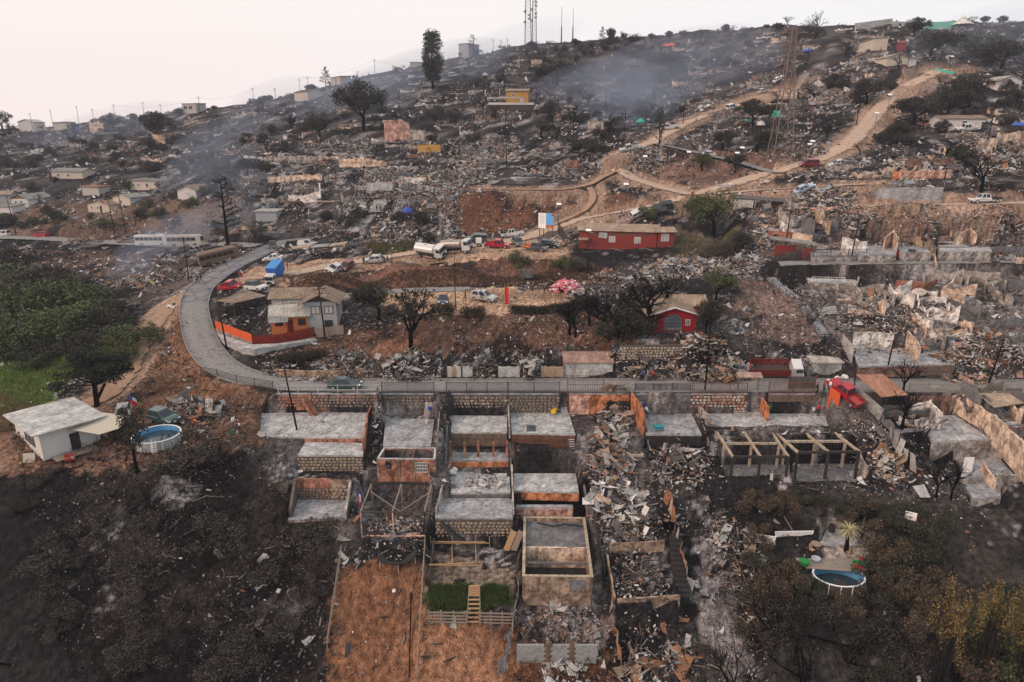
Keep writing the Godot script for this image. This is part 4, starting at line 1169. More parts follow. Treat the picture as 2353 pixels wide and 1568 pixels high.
# ---------------------------------------------------------------- vehicles
const CARS:={
	"sedan": {"L": 4.4,"W": 1.74,"low": [[0,.32],[.02,.72],[.14,.9],[.8,.98],[3.0,.95],[3.9,.82],[4.3,.68],[4.4,.5],[4.38,.3]],"belt": [.55,3.25],"roof": [1.2,2.4],"y": [.94,1.44]},
	"hatch": {"L": 3.9,"W": 1.7,"low": [[0,.32],[.02,.75],[.06,.98],[2.8,.96],[3.5,.83],[3.82,.68],[3.9,.5],[3.88,.3]],"belt": [.06,3.0],"roof": [.4,2.15],"y": [.95,1.5]},
	"suv": {"L": 4.4,"W": 1.82,"low": [[0,.4],[.02,.85],[.06,1.06],[3.0,1.05],[4.0,.95],[4.35,.8],[4.4,.55],[4.38,.36]],"belt": [.06,3.3],"roof": [.4,2.45],"y": [1.04,1.68]},
	"van": {"L": 4.4,"W": 1.8,"low": [[0,.36],[.02,.8],[.04,1.05],[3.4,1.03],[4.1,.9],[4.38,.7],[4.4,.5],[4.38,.34]],"belt": [.04,3.75],"roof": [.12,2.9],"y": [1.02,1.82]},
	"pickup": {"L": 5.2,"W": 1.82,"low": [[0,.5],[.02,.66],[3.6,.68],[4.95,.98],[5.1,.9],[5.2,.7],[5.18,.42],[.3,.42]],"belt": [1.75,4.15],"roof": [2.1,3.35],"y": [1.06,1.76],"bed": 1.7},
}
func wheel(t: Node,at: Vector3,r: float,w: float,rim: Material):
	var s:=Shape.new(); s.tube(Vector3(0,0,-w/2),Vector3(0,0,w/2),r,r,14)
	var o:=part("wheel",s.mesh(),M.tyre,t,at)
	var c:=Shape.new(); c.tube(Vector3(0,0,-w/2-.012),Vector3(0,0,w/2+.012),r*.62,r*.62,10)
	part("rim",c.mesh(),rim,o)
func paint(called: String,c: Color,rough:=0.25) -> Material:
	if M.has(called): return M[called]
	var m:=mat(called,c,maxf(rough,.3),M.t_fine,2.5)
	m.clearcoat_enabled=rough<0.5; m.clearcoat=0.6; m.clearcoat_roughness=0.12
	return m
func car(label: String,kind: String,colour: Material,at: Vector3,heading: float,o:={}) -> Node3D:
	var d: Dictionary=CARS[kind]
	var burnt: bool=o.get("burnt",false)
	var t:=thing(o.get("called",{"sedan": "sedan_car","hatch": "hatchback_car","suv": "suv_car","van": "small_van","pickup": "pickup_truck"}[kind]),label,o.get("cat","van" if kind=="van" else "pickup" if kind=="pickup" else "car"),at,heading)
	var fw:=Vector3(cos(heading),0,-sin(heading)); var sd:=Vector3(sin(heading),0,cos(heading))
	var f: Vector3=on(at+fw*1.4); var b:=on(at-fw*1.4); var l:=on(at-sd*0.7); var r:=on(at+sd*0.7)
	var bx:=(f-b).normalized(); var bz:=(r-l).normalized(); var by:=bz.cross(bx).normalized(); bz=bx.cross(by)
	t.transform=Transform3D(Basis(bx,by,bz),(f+b+l+r)/4.0+by*0.05)
	var L: float=d.L; var W: float=d.W
	var rings:=[]
	for z in [[-.5,.93],[-.46,1.0],[.46,1.0],[.5,.93]]:
		var ring:=[]
		for p in d.low: ring.append(Vector3((p[0]-L/2)*lerpf(.985,1,(z[1]-.93)/.07),p[1] if p[1]<0.6 else p[1]*z[1],z[0]*W))
		rings.append(ring)
	var s:=Shape.new(); s.loft(rings)
	part("body",s.mesh(),colour,t)
	var y0: float=d.y[0]; var y1: float=d.y[1]
	var p:=[Vector3(d.belt[0]-L/2,y0,W*.47),Vector3(d.belt[1]-L/2,y0,W*.47),Vector3(d.belt[1]-L/2,y0,-W*.47),Vector3(d.belt[0]-L/2,y0,-W*.47),Vector3(d.roof[0]-L/2,y1,W*.38),Vector3(d.roof[1]-L/2,y1,W*.38),Vector3(d.roof[1]-L/2,y1,-W*.38),Vector3(d.roof[0]-L/2,y1,-W*.38)]
	if kind=="pickup":
		for i in 4: p[i].y=0.7
		var k:=0.0
		p=[Vector3(d.belt[0]-L/2,.66,W*.49),Vector3(d.belt[1]-L/2-.1,.66,W*.49),Vector3(d.belt[1]-L/2-.1,.66,-W*.49),Vector3(d.belt[0]-L/2,.66,-W*.49),p[4],p[5],p[6],p[7]]
	var c:=Shape.new(); c.hexa(p)
	if not burnt: c.box(Vector3((d.roof[0]+d.roof[1])/2-L/2,y1+.02,0),Vector3(d.roof[1]-d.roof[0]-.1,.05,W*.7))
	part("cabin",c.mesh(),M[o.get("roof_mat","")] if o.has("roof_mat") else colour,t)
	var glass: Material=M.glass_dark
	var pane:=func(a: Vector3,b2: Vector3,c2: Vector3,d2: Vector3,called: String):
		var mid:=(a+b2+c2+d2)/4.0
		var nrm:=(b2-a).cross(d2-a).normalized()
		if nrm.dot(mid-Vector3(0,0.6,0))<0: nrm=-nrm
		var w:=Shape.new(); var k:=0.86
		var q:=[]
		for e in [a,b2,c2,d2]: q.append(mid+(e-mid)*k-nrm*0.01)
		for e in [a,b2,c2,d2]: q.append(mid+(e-mid)*k+nrm*0.014)
		w.hexa(q)
		part(called,w.mesh(),glass,t)
	var lo:=0.0 if kind != "pickup" else (1.0-.66)/(y1-.66)
	pane.call(p[1].lerp(p[5],lo),p[2].lerp(p[6],lo),p[6],p[5],"windscreen")
	pane.call(p[0].lerp(p[4],lo),p[3].lerp(p[7],lo),p[7],p[4],"rear_window")
	for e in [[0,1,5,4],[3,2,6,7]]:
		for h in [[0.06,0.5],[0.52,0.94]]:
			if kind=="van" and h[0]<0.1 and o.get("panel",false): continue
			var a: Vector3=p[e[0]].lerp(p[e[3]],lo); var b2: Vector3=p[e[1]].lerp(p[e[2]],lo)
			pane.call(a.lerp(b2,h[0]),a.lerp(b2,h[1]),p[e[3]].lerp(p[e[2]],h[1]),p[e[3]].lerp(p[e[2]],h[0]),"side_window")
	if d.has("bed"):
		var bd:=Shape.new()
		for z in [-1,1]: bd.box(Vector3(d.bed/2-L/2,.86,z*(W/2-.04)),Vector3(d.bed,.42,.08))
		bd.box(Vector3(.04-L/2,.86,0),Vector3(.07,.42,W-.18))
		part("bed",bd.mesh(),M[o.get("bed_mat","")] if o.has("bed_mat") else colour,t)
	var wr:=0.36 if kind in ["pickup","suv"] else 0.31
	for x in [0.78,L-0.85]:
		for z in [-1,1]: wheel(t,Vector3(x-L/2,wr,z*(W/2-.08)),wr,0.2,M.iron_rust if burnt else M.rim)
	if not burnt:
		for z in [-1,1]:
			bx(t,"headlight","lamp_white",Vector3(L/2-.12,.7 if kind != "pickup" else .86,z*W*.37),Vector3(.22,.14,.34))
			bx(t,"tail_light","lamp_red",Vector3(-L/2+.05,.82,z*W*.42),Vector3(.12,.26,.16))
			var m:=Shape.new(); m.box(Vector3(d.belt[1]-L/2-.55,y0+.08,z*(W/2+.06)),Vector3(.16,.14,.16)); part("mirror",m.mesh(),colour,t)
		bx(t,"bumper","black_plastic",Vector3(L/2-.02,.46,0),Vector3(.08,.26,W*.78))
		bx(t,"number_plate","lamp_white",Vector3(L/2+.025,.46,0),Vector3(.02,.12,.4))
	return t
func heading(a: Vector3,b: Vector3) -> float: return -atan2(b.z-a.z,b.x-a.x)
func face(ang: float) -> float: return deg_to_rad(ang)

# ---------------------------------------------------------------- people and animals
var poses:={}
func body_field(called: String,bones: Array,cell: float):
	var lo:=Vector3.ONE*9; var hi:=-Vector3.ONE*9
	for b in bones:
		for p in [b[0],b[1]]: lo=lo.min(p); hi=hi.max(p)
	lo -= Vector3.ONE*0.2; hi+=Vector3.ONE*0.2
	var n:=Vector3i(((hi-lo)/cell).ceil())+Vector3i.ONE
	var f:=PackedFloat32Array(); f.resize(n.x*n.y*n.z); f.fill(1.0)
	var rg:=PackedInt32Array(); rg.resize(n.x*n.y*n.z)
	var best:=PackedFloat32Array(); best.resize(n.x*n.y*n.z); best.fill(9.0)
	for b in bones:
		var r: float=maxf(b[2],b[3])+cell*2.5
		var c0:=Vector3i(((b[0].min(b[1])-Vector3.ONE*r-lo)/cell).floor()).clamp(Vector3i.ZERO,n-Vector3i.ONE)
		var c1:=Vector3i(((b[0].max(b[1])+Vector3.ONE*r-lo)/cell).ceil()).clamp(Vector3i.ZERO,n-Vector3i.ONE)
		var ab: Vector3=b[1]-b[0]; var ll:=maxf(ab.length_squared(),1e-6)
		for z in range(c0.z,c1.z+1):
			for y in range(c0.y,c1.y+1):
				for x in range(c0.x,c1.x+1):
					var p:=lo+Vector3(x,y,z)*cell
					var t:=clampf((p-b[0]).dot(ab)/ll,0,1)
					var d: float=p.distance_to(b[0]+ab*t)-lerpf(b[2],b[3],t)
					var o:=(z*n.y+y)*n.x+x
					if d<best[o]: best[o]=d; rg[o]=b[4]
					var k:=0.035; var h:=maxf(k-absf(f[o]-d),0.0)/k
					f[o]=minf(f[o],d)-h*h*k*0.25
	var at:={}; var v:=PackedVector3Array(); var reg:=PackedInt32Array()
	for z in n.z-1:
		for y in n.y-1:
			for x in n.x-1:
				var o:=(z*n.y+y)*n.x+x
				var s:=Vector3.ZERO; var c:=0; var neg:=0
				var q:=[o,o+1,o+n.x,o+n.x+1,o+n.x*n.y,o+n.x*n.y+1,o+n.x*n.y+n.x,o+n.x*n.y+n.x+1]
				for i in 8: if f[q[i]]<0: neg+=1
				if neg==0 or neg==8: continue
				for e in [[0,1],[2,3],[4,5],[6,7],[0,2],[1,3],[4,6],[5,7],[0,4],[1,5],[2,6],[3,7]]:
					var fa:=f[q[e[0]]]; var fb:=f[q[e[1]]]
					if (fa<0)==(fb<0): continue
					var t:=fa/(fa-fb)
					var pa:=Vector3(e[0] & 1,(e[0] >> 1) & 1,e[0] >> 2); var pb:=Vector3(e[1] & 1,(e[1] >> 1) & 1,e[1] >> 2)
					s+=pa.lerp(pb,t); c+=1
				at[o]=v.size(); v.append(lo+(Vector3(x,y,z)+s/c)*cell); reg.append(rg[o])
	var idx:=PackedInt32Array()
	for z in range(1,n.z-1):
		for y in range(1,n.y-1):
			for x in range(1,n.x-1):
				var o:=(z*n.y+y)*n.x+x
				for ax in 3:
					var st: int=[1,n.x,n.x*n.y][ax]; var u: int=[n.x,n.x*n.y,1][ax]; var w: int=[n.x*n.y,1,n.x][ax]
					if (f[o]<0)==(f[o+st]<0): continue
					var q:=[at.get(o,-1),at.get(o-u,-1),at.get(o-u-w,-1),at.get(o-w,-1)]
					if -1 in q: continue
					if f[o]<0: q.reverse()
					idx.append_array([q[0],q[1],q[2],q[0],q[2],q[3]])
	var nr:=PackedVector3Array(); nr.resize(v.size())
	for i in range(0,idx.size(),3):
		var k:=(v[idx[i+2]]-v[idx[i]]).cross(v[idx[i+1]]-v[idx[i]])
		for j in 3: nr[idx[i+j]]+=k
	var vol:=0.0
	for i in range(0,idx.size(),3): vol+=v[idx[i]].dot(nr[idx[i]].normalized()) if i % 30==0 else 0.0
	for i in nr.size(): nr[i]=nr[i].normalized()
	poses[called]=[v,nr,idx,reg]
func make_people():
	var V:=func(x,y,z): return Vector3(x,y,z)
	for k in ["stand","walk","bend","sit"]:
		var hip:=Vector3(0,.93,0); var chest:=Vector3(.01,1.33,0); var head:=Vector3(.03,1.6,0)
		var kneel:=Vector3(.02,.5,.1); var kneer:=Vector3(.03,.5,-.1); var fl:=Vector3(-.02,.07,.11); var fr:=Vector3(0,.07,-.11)
		var el:=Vector3(-.02,1.1,.27); var er:=Vector3(-.02,1.1,-.27); var hl:=Vector3(.12,.88,.26); var hr:=Vector3(.14,.9,-.26)
		if k=="walk":
			kneel=Vector3(.2,.52,.1); fl=Vector3(.3,.09,.1); kneer=Vector3(-.08,.5,-.1); fr=Vector3(-.32,.16,-.1); el=Vector3(-.2,1.12,.24); hl=Vector3(-.12,.9,.25); er=Vector3(.1,1.1,-.25); hr=Vector3(.3,1.0,-.22)
		elif k=="bend":
			chest=Vector3(.26,1.22,0); head=Vector3(.46,1.38,0); el=Vector3(.42,1.0,.25); er=Vector3(.44,1.0,-.22); hl=Vector3(.62,.86,.16); hr=Vector3(.64,.85,-.14)
		elif k=="sit":
			hip=Vector3(0,.45,0); chest=Vector3(.04,.85,0); head=Vector3(.08,1.12,0); kneel=Vector3(.42,.48,.13); kneer=Vector3(.42,.48,-.13); fl=Vector3(.45,.07,.13); fr=Vector3(.47,.07,-.13); el=Vector3(.08,.66,.26); er=Vector3(.08,.66,-.26); hl=Vector3(.32,.6,.16); hr=Vector3(.32,.6,-.16)
		var up:=(chest-hip).normalized()
		var sh:=Vector3(0,0,.17)
		var bones:=[[hip,chest,.13,.15,0],[chest+sh*.6,chest-sh*.6,.11,.11,0],[hip+Vector3(0,0,.07),hip-Vector3(0,0,.07),.12,.12,1],[chest+up*.1,head-up*.06,.06,.055,2],[head-up*.02,head+up*.07,.085,.095,2],[head+up*.1-Vector3(.02,0,0),head+up*.1+Vector3(-.05,-.05,0),.09,.085,3],[head+Vector3(.09,-.01,0),head+Vector3(.11,-.03,0),.015,.018,2],
			[hip+Vector3(0,-.03,.09),kneel,.095,.065,1],[kneel,fl,.062,.042,1],[fl+Vector3(-.04,-.02,0),fl+Vector3(.16,-.035,0),.045,.035,4],[hip+Vector3(0,-.03,-.09),kneer,.095,.065,1],[kneer,fr,.062,.042,1],[fr+Vector3(-.04,-.02,0),fr+Vector3(.16,-.035,0),.045,.035,4],
			[chest+sh+up*.05,el,.062,.045,0],[el,hl,.042,.032,2],[hl,hl+(hl-el).normalized()*.08,.035,.03,2],[chest-sh+up*.05,er,.062,.045,0],[er,hr,.042,.032,2],[hr,hr+(hr-er).normalized()*.08,.035,.03,2]]
		for e in [[el,hl,1],[er,hr,-1]]:
			var d: Vector3=(e[1]-e[0]).normalized(); var side:=d.cross(Vector3.UP).normalized() if absf(d.y)<.98 else Vector3(0,0,1)
			for i in 4: bones.append([e[1]+d*.09+side*(i-1.5)*.02,e[1]+d*(.155-.012*absf(i-1.4))+side*(i-1.5)*.023,.011,.009,2])
			bones.append([e[1]+d*.03+side*.03,e[1]+d*.09+side*.07,.012,.01,2])
		body_field(k,bones,0.03)
	body_field("dog",[[Vector3(-.35,.16,0),Vector3(.2,.18,0),.13,.15,0],[Vector3(.2,.2,0),Vector3(.38,.26,.1),.1,.08,0],[Vector3(.4,.26,.12),Vector3(.55,.2,.2),.075,.04,0],[Vector3(.4,.33,.08),Vector3(.36,.36,.05),.03,.015,0],[Vector3(.44,.32,.17),Vector3(.42,.35,.19),.03,.015,0],[Vector3(-.42,.14,0),Vector3(-.75,.05,.15),.04,.02,0],[Vector3(-.3,.14,.1),Vector3(-.12,.1,.26),.08,.05,0],[Vector3(-.12,.1,.26),Vector3(-.28,.04,.34),.045,.035,0],[Vector3(-.28,.04,.34),Vector3(-.1,.035,.38),.035,.03,0],[Vector3(.2,.12,.1),Vector3(.3,.06,.28),.06,.04,0],[Vector3(.3,.06,.28),Vector3(.48,.035,.32),.04,.03,0],[Vector3(.15,.1,-.1),Vector3(.4,.04,-.14),.055,.035,0],[Vector3(-.3,.1,-.1),Vector3(-.15,.05,-.2),.07,.04,0]],0.03)
func body_mesh(pose: String,cols: Array) -> ArrayMesh:
	var p: Array=poses[pose]
	var c:=PackedColorArray(); c.resize(p[0].size())
	for i in c.size(): c[i]=cols[p[3][i]]
	var a:=[]; a.resize(Mesh.ARRAY_MAX)
	a[Mesh.ARRAY_VERTEX]=p[0]; a[Mesh.ARRAY_NORMAL]=p[1]; a[Mesh.ARRAY_INDEX]=p[2]; a[Mesh.ARRAY_COLOR]=c
	var m:=ArrayMesh.new(); m.add_surface_from_arrays(Mesh.PRIMITIVE_TRIANGLES,a)
	return m
func person(label: String,pose: String,at: Vector3,turn: float,shirt: Color,pants: Color,size:=1.0,hair:=Color(.02,.015,.012),group:=""):
	var o:=part("person",body_mesh(pose,[shirt,pants,Color(.34,.2,.14),hair,Color(.03,.03,.03)]),M.vc,self,at)
	o.rotation.y=turn; o.scale=Vector3.ONE*size
	tag(o,label,"person",group)

# ---------------------------------------------------------------- poles
func pole(label: String,foot: Vector3,top_px: float,kind: String,lean:=0.0,group:="",turn:=0.0):
	var h:=foot_height(foot,top_px)
	var t:=thing({"wood": "utility_pole","concrete": "utility_pole","lamp": "street_lamp","solar": "solar_lamp","stub": "charred_post"}[kind],label,{"lamp": "street lamp","solar": "street lamp","stub": "post"}.get(kind,"pole"),foot,turn,group)
	t.rotation.z=lean
	var s:=Shape.new()
	var r: float={"wood": .13,"concrete": .15,"lamp": .08,"solar": .07,"stub": .1}[kind]
	s.tube(Vector3(0,-0.5,0),Vector3(0,h,0),r,r*.6,8)
	part("shaft",s.mesh(),M[{"wood": "wood_pole","concrete": "concrete_pole","lamp": "concrete_pole","solar": "pole_grey","stub": "char"}[kind]],t)
	if kind in ["wood","concrete"]:
		for y in [h-0.25,h-1.0]:
			var c:=Shape.new(); c.box(Vector3(0,y,.1),Vector3(1.9 if y>h-.5 else 1.2,.1,.1))
			var arm:=part("crossarm",c.mesh(),M.wood_dark,t)
			for x in [-.8,.8]:
				var i:=Shape.new(); i.tube(Vector3(x*(1.0 if y>h-.5 else .6),y+.05,.1),Vector3(x*(1.0 if y>h-.5 else .6),y+.22,.1),.05,.03,6)
				part("insulator",i.mesh(),M.black_plastic,arm)
		var l:=Shape.new(); l.bar(Vector3(0,h-1.5,0),Vector3(.7,h-1.2,.5),.05); l.box(Vector3(.8,h-1.16,.58),Vector3(.4,.1,.2)); part("lamp_head",l.mesh(),M.pole_grey,t)
	elif kind=="lamp":
		var l:=Shape.new(); l.bar(Vector3(0,h-.1,0),Vector3(.9,h+.15,.2),.05); l.box(Vector3(1.1,h+.15,.24),Vector3(.5,.1,.2)); part("lamp_head",l.mesh(),M.pole_grey,t)
	elif kind=="solar":
		bx(t,"solar_panel","lamp_white",Vector3(0,h+.1,0),Vector3(1.1,.06,.8),Basis(Vector3.RIGHT,.45))
		var g:=Shape.new(); g.bar(Vector3(0,h-.5,0),Vector3(.7,h-.4,.1),.05); g.box(Vector3(.8,h-.42,.1),Vector3(.35,.08,.18)); part("lamp_head",g.mesh(),M.pole_grey,t)
	return t
func foot_height(foot: Vector3,top_px: float) -> float:
	var d:=-foot.z
	var r:=ray(1176.5,top_px)
	return (CAM.y+r.y/-r.z*d)-foot.y
func cable(label: String,a: Vector3,b: Vector3,sag: float,group:="",r:=0.025):
	var s:=Shape.new(); var n:=14
	for i in n:
		var f:=float(i)/n; var g:=float(i+1)/n
		s.tube(a.lerp(b,f)-Vector3(0,sag*4*f*(1-f),0),a.lerp(b,g)-Vector3(0,sag*4*g*(1-g),0),r,r,4,false)
	tag(part("power_cable",s.mesh(),M.black_plastic,self),label,"cable",group)
# ---------------------------------------------------------------- the place
func build_all():
	more_materials()
	make_debris(); make_protos(); make_people()
	build_lots(); build_street_walls()
	stairs_and_fences(); ruins(); houses(); hill_ruins()
	vehicles(); trucks(); poles_and_wires(); trees(); piles(); people(); playground(); garden(); small_things(); loose(); smoke()
func Y(u,v,y) -> Vector3: return at_y(u,v,y)
func G(u,v) -> Vector3: return hit(u,v)
func set_y(p: Vector3,y: float) -> Vector3: return V(p.x,y,p.z)

func stairs_and_fences():
	var c: Material=M.slab_grey
	stair("steep concrete stairway between the dark stone wall and a sheet partition",Y(1008,899,0),Y(1004,962,-2.55),1.0,13,c)
	stair("worn grey stairway beside the steep flight under the iron fence",Y(1027,899,0),Y(1027,946,-2.5),1.3,12,c)
	stair("broad stairway going down beside the roofless brick room",Y(1017,1012,-2.6),Y(1015,1056,-5.1),1.9,12,c)
	stair("short stairway of pale steps below the roofless brick room",Y(1014,1058,-5.1),Y(1013,1092,-6.2),1.7,6,c)
	stair("crumbling red brick stairway at the end of the reddish wall",Y(700,907,0),Y(726,953,-2.3),0.9,11,M.brick_red)
	stair("grey stairway under the street beside the yellow bags",Y(1293,897,0),Y(1297,950,-2.55),0.9,12,c)
	stair("narrow iron ladder stair against the red earth bank",Y(1313,1006,-2.7),Y(1318,1083,-5.9),0.75,15,M.steel,false)
	stair("stone steps curving down from the paved yard",Y(603,1024,-2.8),Y(626,1064,-4.4),1.1,7,M.slab_grey)
	stair("rough tan stairway along the stone basement wall",Y(650,1108,-4.7),Y(634,1176,-7.0),1.3,11,M.stone_joint)
	stair("dark stairway at the end of the black fronted frame",Y(1966,1080,-5.4),Y(1984,1128,-7.0),1.2,9,c)
	stair("orange mortared stairway against pale stones",Y(1712,905,0),Y(1672,940,-2.5),0.8,10,M.brick_red)
	stair("charred stairway beside the tall rusted sheet fence",Y(1552,1230,-7.6),Y(1570,1372,-10.2),1.3,12,M.char)
	stair("black iron stair zigzagging down the tall tan stone wall",Y(1012,1200,-7.0),Y(1078,1254,-9.9),0.8,14,M.iron,false)
	var p:=G(882,446); var p1:=G(862,487)
	stair("wide public stairway climbing through the burnt hillside",p+U(.3),p1+U(.2),3.6,18,M.slab_pale)
	stair("lower flight of the wide public stairway with landings",G(848,494)+U(.25),G(812,533)+U(.2),4.2,16,M.slab_pale)
	stair("upper flight of the public stairway beside a pale wall",G(906,405)+U(.3),G(900,432)+U(.25),2.2,12,M.slab_pale)
	stair("narrow concrete steps climbing from the coach street to the cream house",G(176,498)+U(.2),G(140,543)+U(.15),1.2,16,c)
	stair("hillside steps below the white gabled house",G(425,478)+U(.2),G(385,512)+U(.15),1.2,12,M.wood_grey)
	stair("long hillside steps beside the pale sheet fence",G(376,405)+U(.2),G(352,448)+U(.2),1.4,16,c)
	var a:=G(1772,640); var b:=G(1902,782)
	for i in 5:
		stair("concrete steps with railing descending beside the bare brown field",on(a.lerp(b,i/5.0),.3),on(a.lerp(b,(i+.82)/5.0),.12),1.5,7,c).set_meta("group","steps along the brown field")
	bar_fence("thin iron handrail beside the steps by the bare brown field",[on(a+V(-1,0,0.6)),on(a.lerp(b,.25)+V(-1,0,.6)),on(a.lerp(b,.5)+V(-1,0,.6)),on(a.lerp(b,.75)+V(-1,0,.6)),on(b+V(-1,0,.6))],0.95,0,M.iron,[0.5,0.95])
	var st:=func(u,dz:=0.0): return Y(u,905,0.05)+V(0,0,0.1+dz)
	bar_fence("black iron fence beside the leaning pole above the dark stone wall",[st.call(878),st.call(998)],1.7,0.14,M.iron)
	bar_fence("black iron fence above the grey brown stone wall with stairs",[st.call(1026),st.call(1166)],1.7,0.14,M.iron)
	bar_fence("iron fence with burnt sheets behind it above the sooty stone wall",[st.call(1168),st.call(1286)],1.7,0.14,M.iron)
	bar_fence("tall barred gate with torn sheets hanging over it",[st.call(1303),st.call(1386)],2.6,0.3,M.iron_rust,[.05,.5,.98])
	bar_fence("pale barred fence beside the tall rusty gate",[st.call(1388),st.call(1442)],1.6,0.16,M.wood_grey)
	bar_fence("fence of dark solid panels above the soot blackened wall",[st.call(1458),st.call(1586)],1.5,0,M.iron,[.05,.97],M.slab_dark)
	bar_fence("thin iron fence above the pale stones in orange mortar",[st.call(1590),st.call(1716)],1.6,0.18,M.iron_rust)
	bar_fence("iron fence with rusty gate beside the red street pickup",[st.call(1765),st.call(1878)],1.7,0.16,M.iron_rust)
	bar_fence("dark sheet gate beside the group of people clearing ash",[st.call(1818,-1.2),st.call(1880,-1.2)],2.1,0,M.iron_rust,[.05,.5,.95],M.sheet_burnt)
	bar_fence("light iron fence along the street by the scorched orange carport",[st.call(2086),st.call(2353)],1.5,0.2,M.wood_grey)
	bar_fence("bent thin handrail along the street by the green sedan",[st.call(640),st.call(868)],1.25,0,M.steel,[.5,.98])
	var wf:=[Y(463,866,.5),Y(500,872,.35),Y(545,886,.2),Y(628,900,.1)]
	bar_fence("dark brown slatted fence on the outer side of the road bend",wf,1.45,0,M.wood_dark,[.12,.27,.42,.57,.72,.87,.97])
	bar_fence("open black iron fence in front of the long red building",[G(1296,560),G(1311,578),G(1400,580),G(1500,579),G(1545,577)],2.1,.5,M.iron,[.05,.97],null,"",.03)
	bar_fence("tall mesh fence on the near end of the long red building",[G(1282,535),G(1298,562)],2.6,.3,M.iron)
	bar_fence("mesh fence around the weedy plot behind the long red building",[G(1548,577),G(1620,576),G(1702,575)],2.0,.5,M.iron,[.05,.97],null,"",.03)
	bar_fence("iron fence on the terrace below the red arched house",[G(1430,782),G(1500,778),G(1600,778),G(1700,776),G(1740,768)],1.3,.35,M.iron,[.05,.97])
	bar_fence("iron fence climbing beside the red arched house",[G(1742,770),G(1730,730),G(1702,690),G(1685,660)],1.5,.4,M.iron,[.05,.97])
	bar_fence("black railing along the upper street by the red panelled kiosk",[G(1792,600),G(1860,602),G(1900,603)],1.9,.2,M.iron)
	bar_fence("iron railing in front of the grey slab by the kiosk",[Y(1868,590,12.4),Y(1990,589,12.4)],1.3,.22,M.iron)
	bar_fence("white low railing at the edge of the ash covered slab",[Y(1866,648,9),Y(1940,650,9)],.9,.8,M.steel_white,[.5,.97])
	slat_fence("grey timber rail fence with a plank stair through it",[[985,1433,-12.05],[1072,1435,-12.05]],1.5)
	slat_fence("grey timber rail fence on the stair's far side above ochre soil",[[1102,1435,-12.05],[1180,1437,-12.1]],1.5)
	var t:=thing("plank_stair","weathered plank stair down the grassy bank between fence rails","stairs")
	var s0:=Y(1078,1352,-9.9); var s1:=Y(1073,1440,-12.3); var s2:=Y(1102,1352,-9.9); var s3:=Y(1104,1440,-12.3)
	for e in [[s0,s1],[s2,s3]]:
		br(t,"stringer","wood_grey",e[0]+U(.15),e[1]+U(.15),.08,.16)
	for i in 13:
		var s:=Shape.new(); var f: float=i/24.0 if i<6 else .25+(i-6)*.115
		s.bar(s0.lerp(s1,minf(f,1))+U(.25),s2.lerp(s3,minf(f,1))+U(.25),.22,.05); part("plank",s.mesh(),M.wood_tan,t)
	var d:=thing("timber_pen","low timber pen in the dirt yard where black dogs lie","fence")
	for e in [[990,1258,1125,1258,.5],[990,1262,1115,1263,.9],[988,1302,1115,1302,.1],[1038,1256,1040,1302,.1],[1093,1256,1094,1302,.1],[985,1316,1075,1312,.9]]:
		br(d,"rail","wood_tan",Y(e[0],e[1],-9.85)+U(e[4]),Y(e[2],e[3],-9.85)+U(e[4]),.09)
	for e in [[990,1258],[1040,1258],[1093,1258],[1125,1258],[1021,1346],[1075,1346],[1108,1346]]:
		br(d,"post","wood_grey",Y(e[0],e[1],-9.9),Y(e[0],e[1],-9.9)+U(1.3),.1)
	for e in [[978,1240,958,1560,"long thin wire and post boundary between the ochre plot and the dog yard"],[785,1275,752,1500,"grey stake boundary along the edge of the charred slope"]]:
		var f:=thing("post_fence",e[4],"fence"); var last:=Vector3.ZERO
		for i in 12:
			var q:=G(lerpf(e[0],e[2],i/11.0),lerpf(e[1],e[3],i/11.0))
			br(f,"post","wood_grey",q,q+V(0.05,1.2,0),.07)
			if i>0:
				var r:=Shape.new(); r.bar(last+U(1.1),q+U(1.1),.05); r.bar(last+U(.6),q+U(.6),.04); part("rail",r.mesh(),M.wood_grey,f)
			last=q
	sheet_fence("line of tall scorched sheets running down beside the charred stairs",[[1528,1150],[1545,1190],[1552,1235],[1565,1290],[1578,1350],[1590,1380]],1.9,["sheet_tan","sheet_grey","sheet_rust"],11)
	sheet_fence("leaning pale sheets between the dog yard and the roofless block house",[[1198,1318],[1190,1380],[1182,1440],[1168,1500],[1150,1560]],1.7,["sheet_white","sheet_grey","sheet_blue"],12)
	sheet_fence("crumpled sheet fence down the middle of the lower lots",[[1402,1400],[1412,1450],[1420,1500],[1430,1556]],1.5,["sheet_tan","sheet_rust","sheet_grey"],13)
	sheet_fence("stepped pale sheet fence descending to the tarmac bend",[[668,448],[640,470],[612,486],[598,492]],2.2,["sheet_white","sheet_blue"],14)
	sheet_fence("tall curled sheets beside the scorched orange carport yard",[[2040,1010],[2060,1040],[2085,1070],[2105,1095]],2.4,["sheet_tan","sheet_white","sheet_grey"],15)
	sheet_fence("row of pale sheet panels standing behind the slab",[[1872,505],[1890,520],[1905,545]],2.6,["sheet_tan","plaster_cream"],16)
	sheet_fence("dark bent sheets beside the bluish slab and stone wall",[[872,915],[866,940],[862,975]],2.2,["sheet_burnt","sheet_grey"],17)
	sheet_fence("fence of wooden framed sheets beside the burnt house slabs",[[2098,565],[2120,575],[2150,590]],2.2,["plaster_cream","sheet_tan"],18)
	sheet_fence("grey sheet wall on the path up the slope by pale houses",[[590,445],[560,470],[540,490]],1.6,["sheet_grey","sheet_blue"],19)
